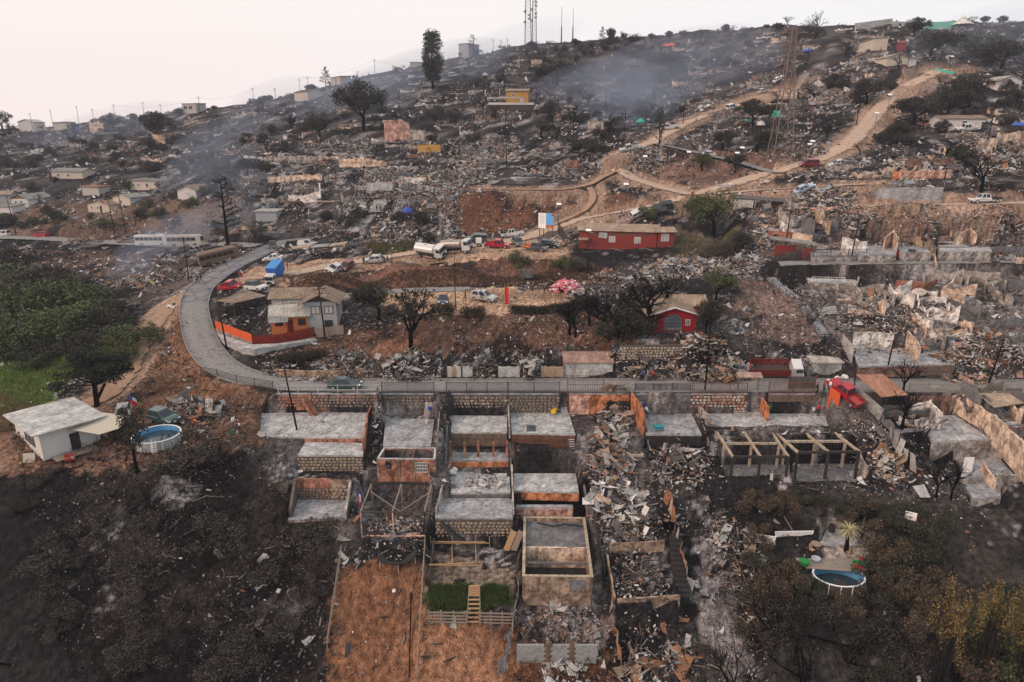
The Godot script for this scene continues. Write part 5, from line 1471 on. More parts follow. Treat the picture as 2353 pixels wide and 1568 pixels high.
func slat_fence(label: String,px: Array,h: float):
	var t:=thing("timber_fence",label,"fence")
	var a:=Y(px[0][0],px[0][1],px[0][2]); var b:=Y(px[1][0],px[1][1],px[1][2])
	for i in 4:
		var s:=Shape.new(); var p:=a.lerp(b,i/3.0); s.box(p+U(h/2),V(.12,h,.12)); part("post",s.mesh(),M.wood_grey,t)
	for i in 4:
		var s:=Shape.new(); var y:=.25+i*.36
		s.bar(a+V(0,y,.09),b+V(0,y+.03*(i % 2),.09),.05,.13); part("slat",s.mesh(),M.wood_grey,t)
func sheet_fence(label: String,px: Array,h: float,mats: Array,seed_: int):
	var q:=RandomNumberGenerator.new(); q.seed=seed_
	var t:=thing("sheet_fence",label,"fence")
	for i in px.size()-1:
		var a:=G(px[i][0],px[i][1]); var b:=G(px[i+1][0],px[i+1][1])
		var n:=maxi(1,int(a.distance_to(b)/.95))
		for k in n:
			var p:=on(a.lerp(b,(k+.5)/n)); var x:=(b-a); x.y=0; x=x.normalized()
			var bs:=Basis(Vector3.UP,-atan2(x.z,x.x))*Basis.from_euler(V(q.randfn()*.12,q.randfn()*.2,q.randfn()*.12))*Basis(Vector3.RIGHT,PI/2)*Basis(Vector3.UP,PI/2)
			var hh:=h*q.randf_range(.75,1.15)
			part("metal_sheet",sheets[q.randi() % 3],M[mats[q.randi() % mats.size()]],t,p+U(hh/2-.1),bs.scaled_local(V(hh/1.9,1,1.15)))

func ruins():
	var fl:=Y(868,1054,-2.8); var fr:=Y(998,1055,-2.8); var br:=Y(1000,1030,-2.8); var bl:=Y(883,1030,-2.8)
	var q:=[]
	for p in [fl,fr,br,bl]: q.append(set_y(p,-5.2))
	var L: float=q[0].distance_to(q[1])
	var room: Node3D=roofless("brick_room","roofless red brick room with a barred window and a bricked up door",q,2.35,.22,M.brick_red,{"cap": "slab_pale","open": [[L*.13,L*.24,1.0,2.1],[L*.66,L*.87,.7,2.0]]})
	var bars:=Shape.new()
	for i in 8: bars.bar(q[0].lerp(q[1],.67+i*.028)+V(0,.7,.1),q[0].lerp(q[1],.67+i*.028)+V(0,2.0,.1),.035)
	for y in [.75,1.2,1.6,1.95]: bars.bar(q[0].lerp(q[1],.66)+V(0,y,.1),q[0].lerp(q[1],.87)+V(0,y,.1),.035)
	part("window_bars",bars.mesh(),M.steel_white,room)
	for f in [.0,.365,.63,1.0]:
		bx(room,"pilaster","block_brown",q[0].lerp(q[1],f)+V(0,1.1,.13),V(.24,2.3,.1))
	br(room,"inner_wall","brick_dark",q[0].lerp(q[1],.6)+V(0,1.1,-.2),q[3].lerp(q[2],.6)+V(0,1.1,.2),.18,2.3)
	var b2:=[]
	for p in [Y(1203,1324,-7.8),Y(1360,1326,-7.8),Y(1342,1192,-7.8),Y(1206,1190,-7.8)]: b2.append(set_y(p,-10.55))
	var sh: Node3D=roofless("block_house","roofless block house with soot stained tan walls and a sunken room",b2,2.75,.26,M.block_brown,{"cap": "beam_pale"})
	var s1:=Shape.new(); var m0: Vector3=b2[0].lerp(b2[3],.5); var m1: Vector3=b2[1].lerp(b2[2],.5)
	s1.hexa([m0+V(.14,0,0),m1+V(-.14,0,0),b2[2]+V(-.14,0,.14),b2[3]+V(.14,0,.14),m0+V(.14,2.35,0),m1+V(-.14,2.35,0),b2[2]+V(-.14,2.35,.14),b2[3]+V(.14,2.35,.14)])
	part("floor_slab",s1.mesh(),M.slab_dark,sh)
	br(sh,"inner_wall","plaster_cream",m0+V(.15,1.2,.12),m1+V(-.15,1.2,.12),.2,2.75)
	var flo:=Shape.new(); flo.prism(flat_poly([b2[0],b2[1],m1,m0]),-10.6,-10.35); part("room_floor",flo.mesh(),M.char,sh)
	for e in [[.2,.05,.5,.35],[.5,.35,.62,.15],[.62,.15,.95,.22]]:
		br(sh,"bent_beam","char",b2[3].lerp(b2[2],e[0])+V(0,2.9-e[1],1.2),b2[3].lerp(b2[2],e[2])+V(0,2.9-e[3],1.4),.14)
	br(sh,"steel_beam","slab_dark",b2[0].lerp(b2[3],.25)+V(.1,2.4,0),b2[1].lerp(b2[2],.25)+V(-.1,2.4,0),.16)
	bx(sh,"sealed_window","slab_dark",b2[0].lerp(b2[1],.8)+V(0,1.9,.15),V(1.6,1.1,.05))
	var t:=thing("basement_ruin","sunken basement with brick and cobbled back wall and sloping side walls","ruin")
	var w0:=Y(682,1146,-7.0); var w1:=Y(764,1146,-7.0); var w2:=Y(808,1148,-7.0)
	wall_run(t,"stone_wall",[w0,w1],[1.4,1.4],.3,M.stone_joint)
	wall_run(t,"brick_wall",[w0+U(1.42),w1+U(1.42)],[1.1,1.1],.28,M.brick_red)
	wall_run(t,"block_wall",[w1,w2],[2.4,2.4],.3,M.block_brown)
	wall_run(t,"side_wall",[w0,Y(668,1190,-7.0)],[2.5,1.0],.3,M.stone_joint)
	wall_run(t,"side_wall",[w2,Y(796,1192,-7.0)],[2.4,1.2],.25,M.plaster_grey)
	stones(t,w0+V(0,0,.16),w1+V(0,0,.16),-6.9,-5.65,.34,["stone_b","stone_d","stone_e"],41)
	stones(t,w1+V(0,0,.16),w2+V(0,0,.16),-6.9,-4.8,.5,["stone_a","stone_c"],42)
	t=thing("block_wall","unfinished grey concrete block wall with two rusty reinforced columns","wall")
	var a:=Y(1187,1527,-14.0); var b:=Y(1370,1526,-14.0)
	var bw:=(b.x-a.x)/19.0; var blk:=Shape.new(); blk.box(Vector3.ZERO,V(bw*.965,.262,.19)); var bm2:=blk.mesh()
	var half:=Shape.new(); half.box(Vector3.ZERO,V(bw*.47,.262,.19)); var hm:=half.mesh()
	bx(t,"mortar","slab_dark",(a+b)/2+U(1.05),V(b.x-a.x-.05,2.1,.13))
	for r in 8:
		for i in 20:
			var x:=(i+(0.5 if r % 2==0 else 0.0))*bw
			if x>b.x-a.x+.01: continue
			var h:=x<.1 or x>b.x-a.x-.1
			if (x>bw*6.6 and x<bw*8.1) or (x>bw*12.4 and x<bw*13.7): continue
			part("block",hm if h else bm2,M[["block_grey","block_grey","block_grey2"][rng.randi() % 3]],t,a+V(x+(bw*.25 if x<.1 else -bw*.25 if h else 0.0),.14+r*.275,0))
	for f in [7.35,13.05]:
		bx(t,"column","wood_brown",a+V(bw*f,1.2,.02),V(bw*1.1,2.4,.2))
		for i in 4:
			br(t,"rebar","sheet_rust",a+V(bw*(f-.35+.22*i),.2,.14),a+V(bw*(f-.35+.22*i),2.85,.14),.03)
	var tr:=thing("steel_truss","pale steel lattice truss lying behind the concrete block wall","truss")
	var ta:=Y(1206,1460,-13.1); var tb:=Y(1352,1470,-13.2)
	for y in [.1,.5]:
		br(tr,"chord","steel",ta+V(0,y,-.2*y),tb+V(0,y,-.2*y),.07)
	for i in 14:
		br(tr,"web","steel",ta.lerp(tb,i/14.0)+U(.1 if i % 2 else .5),ta.lerp(tb,(i+1)/14.0)+U(.5 if i % 2 else .1),.05)
	frame_grid("cream concrete frame over a pit full of scorched sheets",[Y(1330,1002,-3.8),Y(1448,1003,-3.8),Y(1478,1045,-3.8),Y(1346,1045,-3.8)],-6.7,3,2,.24,M.beam_pale,M.beam_pale)
	frame_grid("cream beamed concrete frame with an open lower floor",[Y(1646,989,-2.5),Y(1772,989,-2.5),Y(1812,1048,-2.5),Y(1684,1048,-2.5)],-6.2,2,2,.25,M.beam_pale,M.beam_black)
	frame_grid("concrete frame with soot black front beams and posts",[Y(1778,989,-2.5),Y(1914,990,-2.5),Y(1975,1036,-2.5),Y(1834,1038,-2.5)],-7.0,2,2,.26,M.beam_pale,M.beam_black)
	frame_pink()
	for u in [1036,1068,1099,1134,1165]:
		var s:=Shape.new(); var p:=Y(u,1049,-5.0); s.box(p+U(.9),V(.28,1.9+.3*(u % 3),.28))
		tag(part("brick_pillar",s.mesh(),M.brick_red,self),"scorched brick pillar in the row above the orange ledge","pillar","brick pillars of the burnt basement")
	var W:=[
		["faded pink back wall still standing behind the heap of scorched sheets","plaster_pink",.2,.1,[[1309,951,-2.7,2.6],[1353,951,-2.7,2.5]]],
		["tall scorched orange wall standing along the debris filled lot","plaster_orange",.2,.15,[[1447,948,-2.7,3.0],[1462,968,-2.7,3.1],[1478,1000,-2.7,2.9]]],
		["brick side wall with a torn white sheet at the end of the pale slab","brick_red",.22,.2,[[853,950,-2.4,1.0],[846,975,-2.6,1.6],[836,1046,-3.6,1.9]]],
		["long grey partition of sheets beside the broad dark stairs","plaster_grey",.12,.05,[[1018,905,-.8,1.2],[1012,962,-2.6,1.6],[1004,1030,-2.8,1.4]]],
		["orange stub wall curving at the end of the ash strewn slab","plaster_orange",.2,.3,[[1718,935,-2.5,1.4],[1742,940,-2.6,2.2],[1764,968,-2.6,2.0]]],
		["bright orange painted sheet wall beside the red street pickup","paint_orange",.12,0,[[1903,930,-1.2,2.5],[1926,945,-1.6,2.4]]],
		["stone garden wall below the bright orange sheet","brick_dark",.3,.1,[[1897,922,-2.2,1.6],[1926,965,-2.6,1.3]]],
		["long scorched cream wall with a doorway beside the smooth slab","plaster_cream",.22,.25,[[2178,925,-2.3,1.8],[2215,955,-2.4,2.6],[2275,1005,-2.6,3.0],[2330,1070,-3.0,3.4],[2372,1120,-3.4,3.4]]],
		["brick back wall with a dark doorway above the smooth slab","brick_dark",.22,.1,[[2085,950,-2.4,2.4],[2180,948,-2.4,2.4]]],
		["cream corner wall behind the rusty sheet roof","plaster_cream",.2,.2,[[2180,948,-2.4,2.2],[2205,940,-2.2,2.4],[2260,938,-2.2,2.2],[2353,945,-2.2,2.0]]],
		["wall with graffiti coloured panel beside the white door","plaster_grey",.2,.2,[[2200,1048,-5,2.2],[2225,1050,-5,2.3],[2275,1052,-5,2.2],[2330,1058,-5,2.0]]],
		["cream ramp wall beside the small grey slab","plaster_cream",.25,.1,[[2255,1082,-5,1.2],[2284,1128,-6,1.4]]],
		["grey rendered wall at the edge of the last lot","plaster_grey",.25,.05,[[2284,1128,-6.2,2.0],[2400,1126,-6.2,2.1]]],
		["low grey block wall below the curled orange and white sheets","plaster_grey",.22,.1,[[1972,1060,-4.6,1.2],[2005,1128,-6.8,1.6],[2098,1124,-6.8,2.0],[2100,1090,-6,2.2]]],
		["cream inner wall of the roofless house with white rooms","plaster_white",.18,.1,[[1958,802,2.6,2.6],[2010,800,2.6,2.5],[2050,800,2.6,2.2]]],
		["scorched cream gable end of the roofless house","plaster_cream",.2,.3,[[2080,802,2.6,2.8],[2095,816,2.6,2.7],[2110,834,2.6,2.2]]],
		["white sheet side of the roofless house by the stairs","sheet_white",.08,0,[[1932,806,2.6,2.4],[1958,830,2.4,2.2]]],
		["burnt gable wall standing alone on the white slab","plaster_cream",.25,.1,[[1908,631,9,3.2],[1925,629,9,4.0],[1940,633,9,3.6]]],
		["low cream wall stub in front of the burnt gable","plaster_cream",.2,.3,[[1945,632,9,.8],[1972,640,9,.6],[1972,649,9,.9]]],
		["scorched cream house corner by the skid loader","plaster_cream",.22,.3,[[2108,625,9,3.0],[2140,627,9,3.4],[2146,640,9,2.9]]],
		["low ramp wall at the end of the grey slab","plaster_cream",.22,0,[[2198,620,9,1.2],[2230,632,9,.8],[2252,638,9,.8]]],
		["brick walls below the grey slab in white ash","brick_red",.22,.1,[[2056,668,7.6,1.8],[2085,672,7.6,2.0],[2120,676,7.5,2.0],[2150,668,7.5,2.0]]],
		["long dark retaining wall with white coping on the upper lane","slab_grey",.3,0,[[2012,460,null,2.3],[2080,462,null,2.6],[2162,462,null,2.6],[2166,440,null,2.2]]],
		["white columned porch wall behind the skid loader","plaster_white",.2,.5,[[1932,575,12.9,2.4],[1960,576,12.9,2.4],[1990,577,12.9,1.8]]],
		["scorched cream gable behind the skid loader","plaster_cream",.2,.4,[[2030,572,12.9,2.0],[2048,566,12.9,3.0],[2060,578,12.9,2.6]]],
		["cream arched house wall on the upper lots","plaster_cream",.2,.2,[[2180,562,13.2,2.6],[2210,562,13.2,2.4],[2222,558,13.2,3.0],[2240,566,13.2,2.2]]],
		["dark retaining wall under the upper pale slab","slab_dark",.25,0,[[2146,590,null,1.8],[2240,590,null,1.8],[2353,590,null,1.9]]],
		["tan brick terrace wall on the upper lots","block_brown",.25,.1,[[2030,495,null,2.0],[2112,494,null,2.0]]],
		["low pinkish terrace wall beneath twisted sheets","plaster_pink",.25,.1,[[1840,488,null,1.0],[1925,488,null,1.1]]],
		["stone wall with orange mortar below the lone plastered stub","brick_red",.3,.1,[[1764,548,null,1.6],[1820,552,null,1.6]]],
		["scorched cream stub wall beside the kiosk roof","plaster_cream",.2,.3,[[1820,555,null,1.9],[1845,556,null,1.6],[1866,558,null,1.4]]],
		["cream house ruin at the top of the last street","plaster_cream",.2,.2,[[2330,630,9.2,3.0],[2400,630,9.2,3.0]]],
		["peeling pink wall standing on the hillside terrace","plaster_pink",.3,.5,[[884,326,null,7.0],[918,326,null,7.5],[942,324,null,6.5]]],
		["grey concrete wall beside the peeling pink wall","plaster_grey",.3,.3,[[944,328,null,4.2],[975,328,null,4.2],[1010,326,null,1.8]]],
		["yellow walled ruin with a red stripe on the hillside","wall_yellow",.25,.1,[[960,352,null,2.6],[1012,350,null,2.4]]],
		["pale walled ruin with cream rooms below the pink wall","plaster_cream",.25,.4,[[780,384,null,2.6],[838,384,null,2.8],[890,380,null,1.4]]],
		["long pale terrace wall of a burnt house row","plaster_grey",.25,.4,[[600,378,null,2.4],[690,375,null,2.6],[742,374,null,2.6]]],
		["cream terrace wall across the slope above white ash","plaster_cream",.25,.4,[[616,420,null,1.8],[690,417,null,2.0],[740,415,null,2.2]]],
		["white painted ruin with rounded low walls","plaster_white",.25,.2,[[664,462,null,1.8],[700,466,null,2.0],[738,462,null,3.0],[735,446,null,3.4]]],
		["pale grey retaining wall beside the wide public stairway","slab_pale",.3,0,[[842,440,null,2.4],[902,440,null,2.4]]],
		["white low walls on the plot by the public stairway","plaster_white",.25,.3,[[930,425,null,2.2],[980,424,null,2.2]]],
		["cream painted ruin on the far slope among dark trees","plaster_cream",.25,.2,[[352,330,null,4.0],[380,331,null,4.0]]],
		["faded cream ruin near a bare tree on the far slope","plaster_cream",.25,.5,[[208,305,null,5.0],[240,303,null,5.5]]],
		["pale graffiti covered shed wall high in the gully","plaster_cream",.25,0,[[1221,158,null,4.2],[1245,157,null,4.0]]],
		["grey box wall smouldering at the foot of the gully","plaster_grey",.25,.1,[[1350,304,null,3.4],[1386,306,null,3.6]]],
		["cream walled box with dark roof beside the smouldering gully","plaster_cream",.25,.1,[[1786,228,null,3.0],[1830,227,null,3.0]]],
		["cream roofless walls at the edge of the upper right lots","plaster_cream",.25,.4,[[2245,345,null,2.6],[2287,344,null,3.0],[2290,335,null,2.8],[2353,332,null,3.4]]],
		["long pinkish terrace wall high on the upper lots","plaster_pink",.25,.3,[[2065,415,null,1.8],[2120,412,null,1.8],[2185,410,null,1.9]]],
		["orange brick stub beside a heap of white sacks","plaster_orange",.25,.3,[[2050,413,null,1.8],[2076,412,null,1.8]]],
	]
	for pw2 in [[860,1050,-4.4,850,1110,-6.6,"brick_dark"],[1168,950,-2.6,1171,1000,-2.8,"plaster_grey"],[1170,1005,-4.6,1174,1084,-6.0,"slab_dark"],[1176,1090,-6,1180,1190,-7.2,"plaster_grey"],[1028,1000,-3,1022,1060,-5.2,"slab_dark"],[1030,1090,-6.2,1002,1190,-7.0,"plaster_grey"],[1328,1008,-4,1336,1090,-6.2,"brick_dark"],[1334,1100,-6.4,1352,1180,-7.6,"slab_dark"],[1484,1002,-3.4,1500,1090,-6.2,"slab_dark"],[1365,1200,-7.9,1390,1330,-10,"char"],[1500,1095,-6.4,1520,1180,-7.6,"brick_dark"],[1616,1002,-3.4,1650,1090,-6.2,"slab_dark"],[1600,945,-2.6,1640,984,-2.6,"plaster_grey"],[998,1262,-9.9,985,1346,-9.9,"wood_dark"],[1395,1300,-9.8,1412,1392,-10.6,"block_brown"],[805,1150,-6.9,798,1196,-7.2,"stone_joint"]]:
		W.append(["low %s party wall beside %s" % [{"brick_dark": "brick","plaster_grey": "grey","slab_dark": "sooty","char": "charred","wood_dark": "timber","block_brown": "tan block","stone_joint": "stone"}[pw2[6]],{860: "the reddish house slab",1168: "the burnt brick pillars",1170: "the red earth bank",1176: "the tall tan stone wall",1028: "the broad dark stairs",1030: "the ash covered slab",1328: "the cream pit frame",1334: "the torn white debris",1484: "the dark sooty slab",1365: "the roofless block house",1500: "the broken pink debris",1616: "the open lower floor",1600: "the wide ash slab",998: "the dog pen",1395: "the burnt furniture lot",805: "the sunken basement"}[pw2[0]]],pw2[6],.18,.35,[[pw2[0],pw2[1],pw2[2],1.3],[pw2[3],pw2[4],pw2[5],1.1]]])
	var k:=0
	for w in W:
		var o:=thing("ruined_wall",w[0],"wall")
		var pts:=[]; var hs:=[]
		for p in w[4]:
			pts.append(G(p[0],p[1]) if p[2]==null else Y(p[0],p[1],p[2])); hs.append(p[3])
		wall_run(o,"wall_face",pts,hs,w[2],M[w[1]],w[3],500+k)
		k+=1
	t=thing("retaining_wall","pale stone wall holding the street with the skid loader","wall")
	var ra:=Y(1974,629,9.0); var rb:=Y(2232,627,9.0)
	wall_run(t,"wall_face",[ra,rb],[2.1,2.1],.35,M.stone_joint)
	stones(t,ra+V(0,0,.2),rb+V(0,0,.2),9.0,11.0,.55,["stone_f","stone_c","stone_f","stone_b"],55)
	t=thing("retaining_wall","tan rubble stone wall above the debris of the stake truck","wall")
	ra=G(1424,826); rb=G(1640,812); ra.y=2.5; rb.y=2.9
	wall_run(t,"wall_face",[ra,rb],[2.0,1.9],.35,M.stone_joint)
	stones(t,ra+V(0,0,.2),rb+V(0,0,.2),2.5,4.5,.42,["stone_c","stone_a","stone_f","stone_c"],56)
	t=thing("retaining_wall","low concrete wall along the bend below the heap of metal tubes","wall")
	wall_run(t,"wall_face",[G(633,862),G(700,868),G(770,868),G(838,862)],[.9,1.0,1.0,1.0],.35,M.block_brown)
func frame_pink():
	var t:=thing("pergola_frame","slanting open frame with pink front posts above white rubble","frame")
	var bl:=Y(853,1113,-5.0); var br:=Y(991,1113,-5.0); var fl:=Y(828,1177,-5.0); var fr:=Y(975,1177,-5.0)
	for e in [[bl,br,"char"],[fl,fr,"wood_dark"],[bl,fl,"wood_grey"],[br,fr,"wood_grey"],[bl.lerp(br,.5),fl.lerp(fr,.5),"wood_grey"]]:
		var s:=Shape.new(); s.bar(e[0],e[1],.12); part("rail",s.mesh(),M[e[2]],t)
	for f in [0.0,.5,1.0]:
		var p:=fl.lerp(fr,f)
		var s:=Shape.new(); s.bar(p,set_y(p,-8.4),.12); part("post",s.mesh(),M.plaster_pink if f<1 else M.char,t)
		var q:=bl.lerp(br,f); br(t,"post","wood_grey",q,set_y(q,-8.0),.1)
	br(t,"rail","plaster_pink",set_y(fl,-7.9),set_y(fr,-7.9),.14)
	for e in [[.0,.5],[1.0,.5]]:
		br(t,"brace","wood_grey",bl.lerp(br,e[0])+V(0,-.6,.6),set_y(bl.lerp(br,e[1]),-7.6)+V(0,0,1.5),.1)

func houses():
	var a:=Y(100,1056,-2.5); var b:=Y(232,1008,-2.1); b.y=a.y
	var h:=house("white_house","long white boarded house with a flat pale roof and a timber deck",a,b,9.2,{"h": 2.85,"base": .2,"kind": "mono","rise": -.35,"ribs": false,"roof": "roof_white","wall": "wall_white","over": .8,"win_left": [[2.2,.85,3.2,1.35,"glass_grey"]],"door": [[2.9,1.0,2.1,"char"]],"frame": "wood_dark"})
	for i in 9:
		bx(h,"deck_board","wood_grey",V(.6+4.2,.02,.25+i*.19),V(8.2,.05,.17))
	for x in [.1,2.5,5.0,7.5]:
		bx(h,"stilt","wood_dark",V(x,-.5,-.2),V(.16,.9,.16))
	var sail:=Shape.new()
	var c:=[Y(141,984,.3),Y(236,948,1.0),Y(297,957,.5),Y(272,985,.2),Y(228,999,.2)]
	for i in [[0,1,2],[0,2,3],[0,3,4]]:
		sail.tri(c[i[0]],c[i[1]],c[i[2]]); sail.tri(c[i[0]]-U(.03),c[i[2]]-U(.03),c[i[1]]-U(.03))
	tag(part("shade_sail",sail.mesh(),M.shade_cloth,self),"cream shade sail stretched from the white house over the deck","awning")
	a=G(626,776)+U(.7); b=G(710,767); b.y=a.y
	h=house("orange_house","small orange house with a pale ribbed roof behind a red board fence",a,b,6.2,{"h": 2.5,"kind": "ridge_x","rise": 1.1,"roof": "roof_pale","wall": "wall_orange","win": [[4.0,1.0,1.1,1.0,"glass_dark"],[.6,1.1,1.1,.6,"glass_dark"]],"win_left": [[3.6,1.0,1.0,1.1,"glass_dark"]],"door": [[2.4,.85,2.0,"paint_darkred"]],"frame": "paint_darkred","over": .35})
	rib_roof(h,[V(-.2,2.1,2.0),V(2.6,2.1,2.0),V(2.6,2.7,.2),V(-.2,2.7,.2)],M.roof_grey,true,.06,"porch_roof")
	for x in [0.0,2.4]:
		br(h,"porch_post","paint_darkred",V(x,0,1.9),V(x,2.1,1.9),.08)
	a=G(703,766); b=G(776,758); b.y=a.y
	h=house("grey_house","two storey pale grey house with a brown roof behind the orange house",a,b,6.0,{"h": 5.0,"kind": "ridge_z","rise": 1.1,"roof": "roof_brown","wall": "wall_grey","side": "wall_pale","gable": "wood_dark","win": [[1.1,3.1,1.3,1.2,"curtain"],[3.1,3.1,1.3,1.2,"curtain"],[3.0,.9,1.2,1.1,"glass_dark"]],"frame": "wood_dark","over": .7})
	a=h.position+V(-6.2,0,-3.6)
	house("grey_house","side wing of the pale grey house with a small window awning",a,a+V(6.4,0,-.6),4.6,{"h": 4.9,"kind": "ridge_x","rise": 1.0,"roof": "roof_brown","wall": "wall_pale","gable": "wood_dark","win": [[.7,3.2,.7,1.0,"curtain"],[2.6,2.6,2.6,1.6,"wall_grey"]],"over": .5})
	var cp:=thing("carport","flat brown sheet carport shading a dark vine beside the orange house","carport")
	var y:=6.4
	var q:=[Y(497,692,y),Y(536,698,y),Y(612,681,y),Y(572,669,y)]
	rib_roof(cp,q,M.roof_brown)
	for p in q:
		br(cp,"post","wood_dark",p,on(p),.12)
	var f:=thing("garden_wall","bright orange boarded wall on a grey base along the road","wall")
	var p0:=G(498,768); var p1:=G(581,800)
	wall_run(f,"base_wall",[p0,p1],[.9,.9],.2,M.plaster_grey)
	wall_run(f,"board_panel",[p0+U(1.42),p1+U(1.42)],[.75,.75],.1,M.paint_orange)
	var px:=[[581,800],[633,797],[652,794],[724,778]]
	f=thing("board_fence","dark red vertical board fence on a low grey base","fence")
	for i in 3:
		var u:=G(px[i][0],px[i][1]); var w:=G(px[i+1][0],px[i+1][1])
		wall_run(f,"base_wall",[u,w],[.3,.3],.18,M.plaster_grey)
		var n:=int(u.distance_to(w)/.2)
		for k in n:
			var s:=Shape.new(); s.box(u.lerp(w,(k+.5)/n)+U(1.1),V(.17,1.6,.04),Basis(Vector3.UP,-atan2(w.z-u.z,w.x-u.x)))
			part("board",s.mesh(),M.paint_darkred,f)
	f=thing("board_fence","weathered tan picket fence beside the dark red boards","fence")
	var u:=G(726,777); var w:=G(790,768)
	for k in 26:
		bx(f,"board","wood_grey",u.lerp(w,(k+.5)/26.0)+U(.75),V(.14,1.5,.04))
	var ter:=Shape.new(); ter.prism(flat_poly([G(500,772),G(512,790),G(560,815),G(585,818),G(730,785),G(722,779),G(640,798),G(580,802)]),1.4,2.55)
	tag(part("paved_apron",ter.mesh(),M.slab_pale,self),"pale concrete apron outside the orange and red fences","pavement")
	a=G(1331,571); b=G(1508,568); b.y=a.y
	var hh:=(571-528)*mpp(a)
	h=house("red_hall","long dark red boarded hall with a tan roof and a row of shuttered windows",a,b,6.5,{"h": hh,"kind": "ridge_x","rise": 1.0,"roof": "roof_tan","wall": "wall_red","win": [[6.2,hh*.38,1.2,1.2,"wall_pale"],[11.4,hh*.38,1.2,1.2,"wall_pale"]],"win_left": [[1.0,hh*.3,.9,1.8,"wall_pale"],[2.8,hh*.3,.8,1.0,"curtain"],[2.6,hh*.9,1.2,1.2,"cloth_white"]],"over": .5})
	for i in 3:
		br(h,"batten","wood_brown",V(1.8,hh*(.72+.07*i),.05),V(15.5,hh*(.76+.07*i),.05),.05,.09)
	bx(h,"loose_panel","sheet_white",V(4.9,hh*.74,.12),V(1.8,1.2,.04),Basis(Vector3.BACK,-.12))
	bx(h,"porch_roof","roof_tan",V(1.0,hh*.55,.8),V(2.2,.06,1.6),Basis(Vector3.RIGHT,.2))
	a=G(1511,568); b=G(1548,566); b.y=a.y
	house("red_hall","lower annex at the end of the long red hall",a,b,5.0,{"h": hh*.8,"kind": "ridge_x","rise": .6,"roof": "roof_tan","wall": "wall_red","win": [[.7,hh*.3,1.5,1.5,"wall_pale"]],"over": .5})
	a=G(1492,766); b=G(1598,764); b.y=a.y
	h=house("red_house","bright red house with a big arched window and white eaves",a,b,7.5,{"h": 2.9,"kind": "ridge_z","rise": 1.05,"roof": "roof_tan","wall": "wall_deepred","barge": "steel_white","win": [[5.3,1.2,.6,.8,"glass_grey"]],"frame": "steel_white","over": .55})
	var ln:=(b-a).length(); var arch:=PackedVector2Array([Vector2(-1.35,0),Vector2(-1.35,-1.35)])
	for i in 9: arch.append(Vector2(-1.35*cos(PI*(i+1)/10.0),-1.35-1.05*sin(PI*(i+1)/10.0)))
	arch.append_array([Vector2(1.35,-1.35),Vector2(1.35,0)])
	var s:=Shape.new(); s.prism(arch,-.03,.03)
	var aw:=part("arched_window",s.mesh(),M.glass_grey,h,V(ln*.5,.42,.02),Basis(V(1,0,0),V(0,0,1),U(-1)))
	for e in [[-.45,2.2],[.45,2.2],[0.0,2.35]]:
		bx(aw,"glazing_bar","iron",V(e[0],0.04,-e[1]/2),V(.05,.04,e[1]))
	for e in [.5,1.05,1.6]:
		bx(aw,"glazing_bar","iron",V(0,0.045,-e),V(2.5,.04,.05))
	bx(aw,"lower_panel","roof_grey",V(0,.05,-.22),V(2.66,.05,.42))
	a=h.position+V(4.2,0,-5.2)
	house("red_house","rear wing of the bright red house under the same tan roof",a,a+V(5.2,0,0),4.6,{"h": 3.0,"kind": "ridge_x","rise": 1.0,"roof": "roof_tan","wall": "wall_deepred","over": .5})
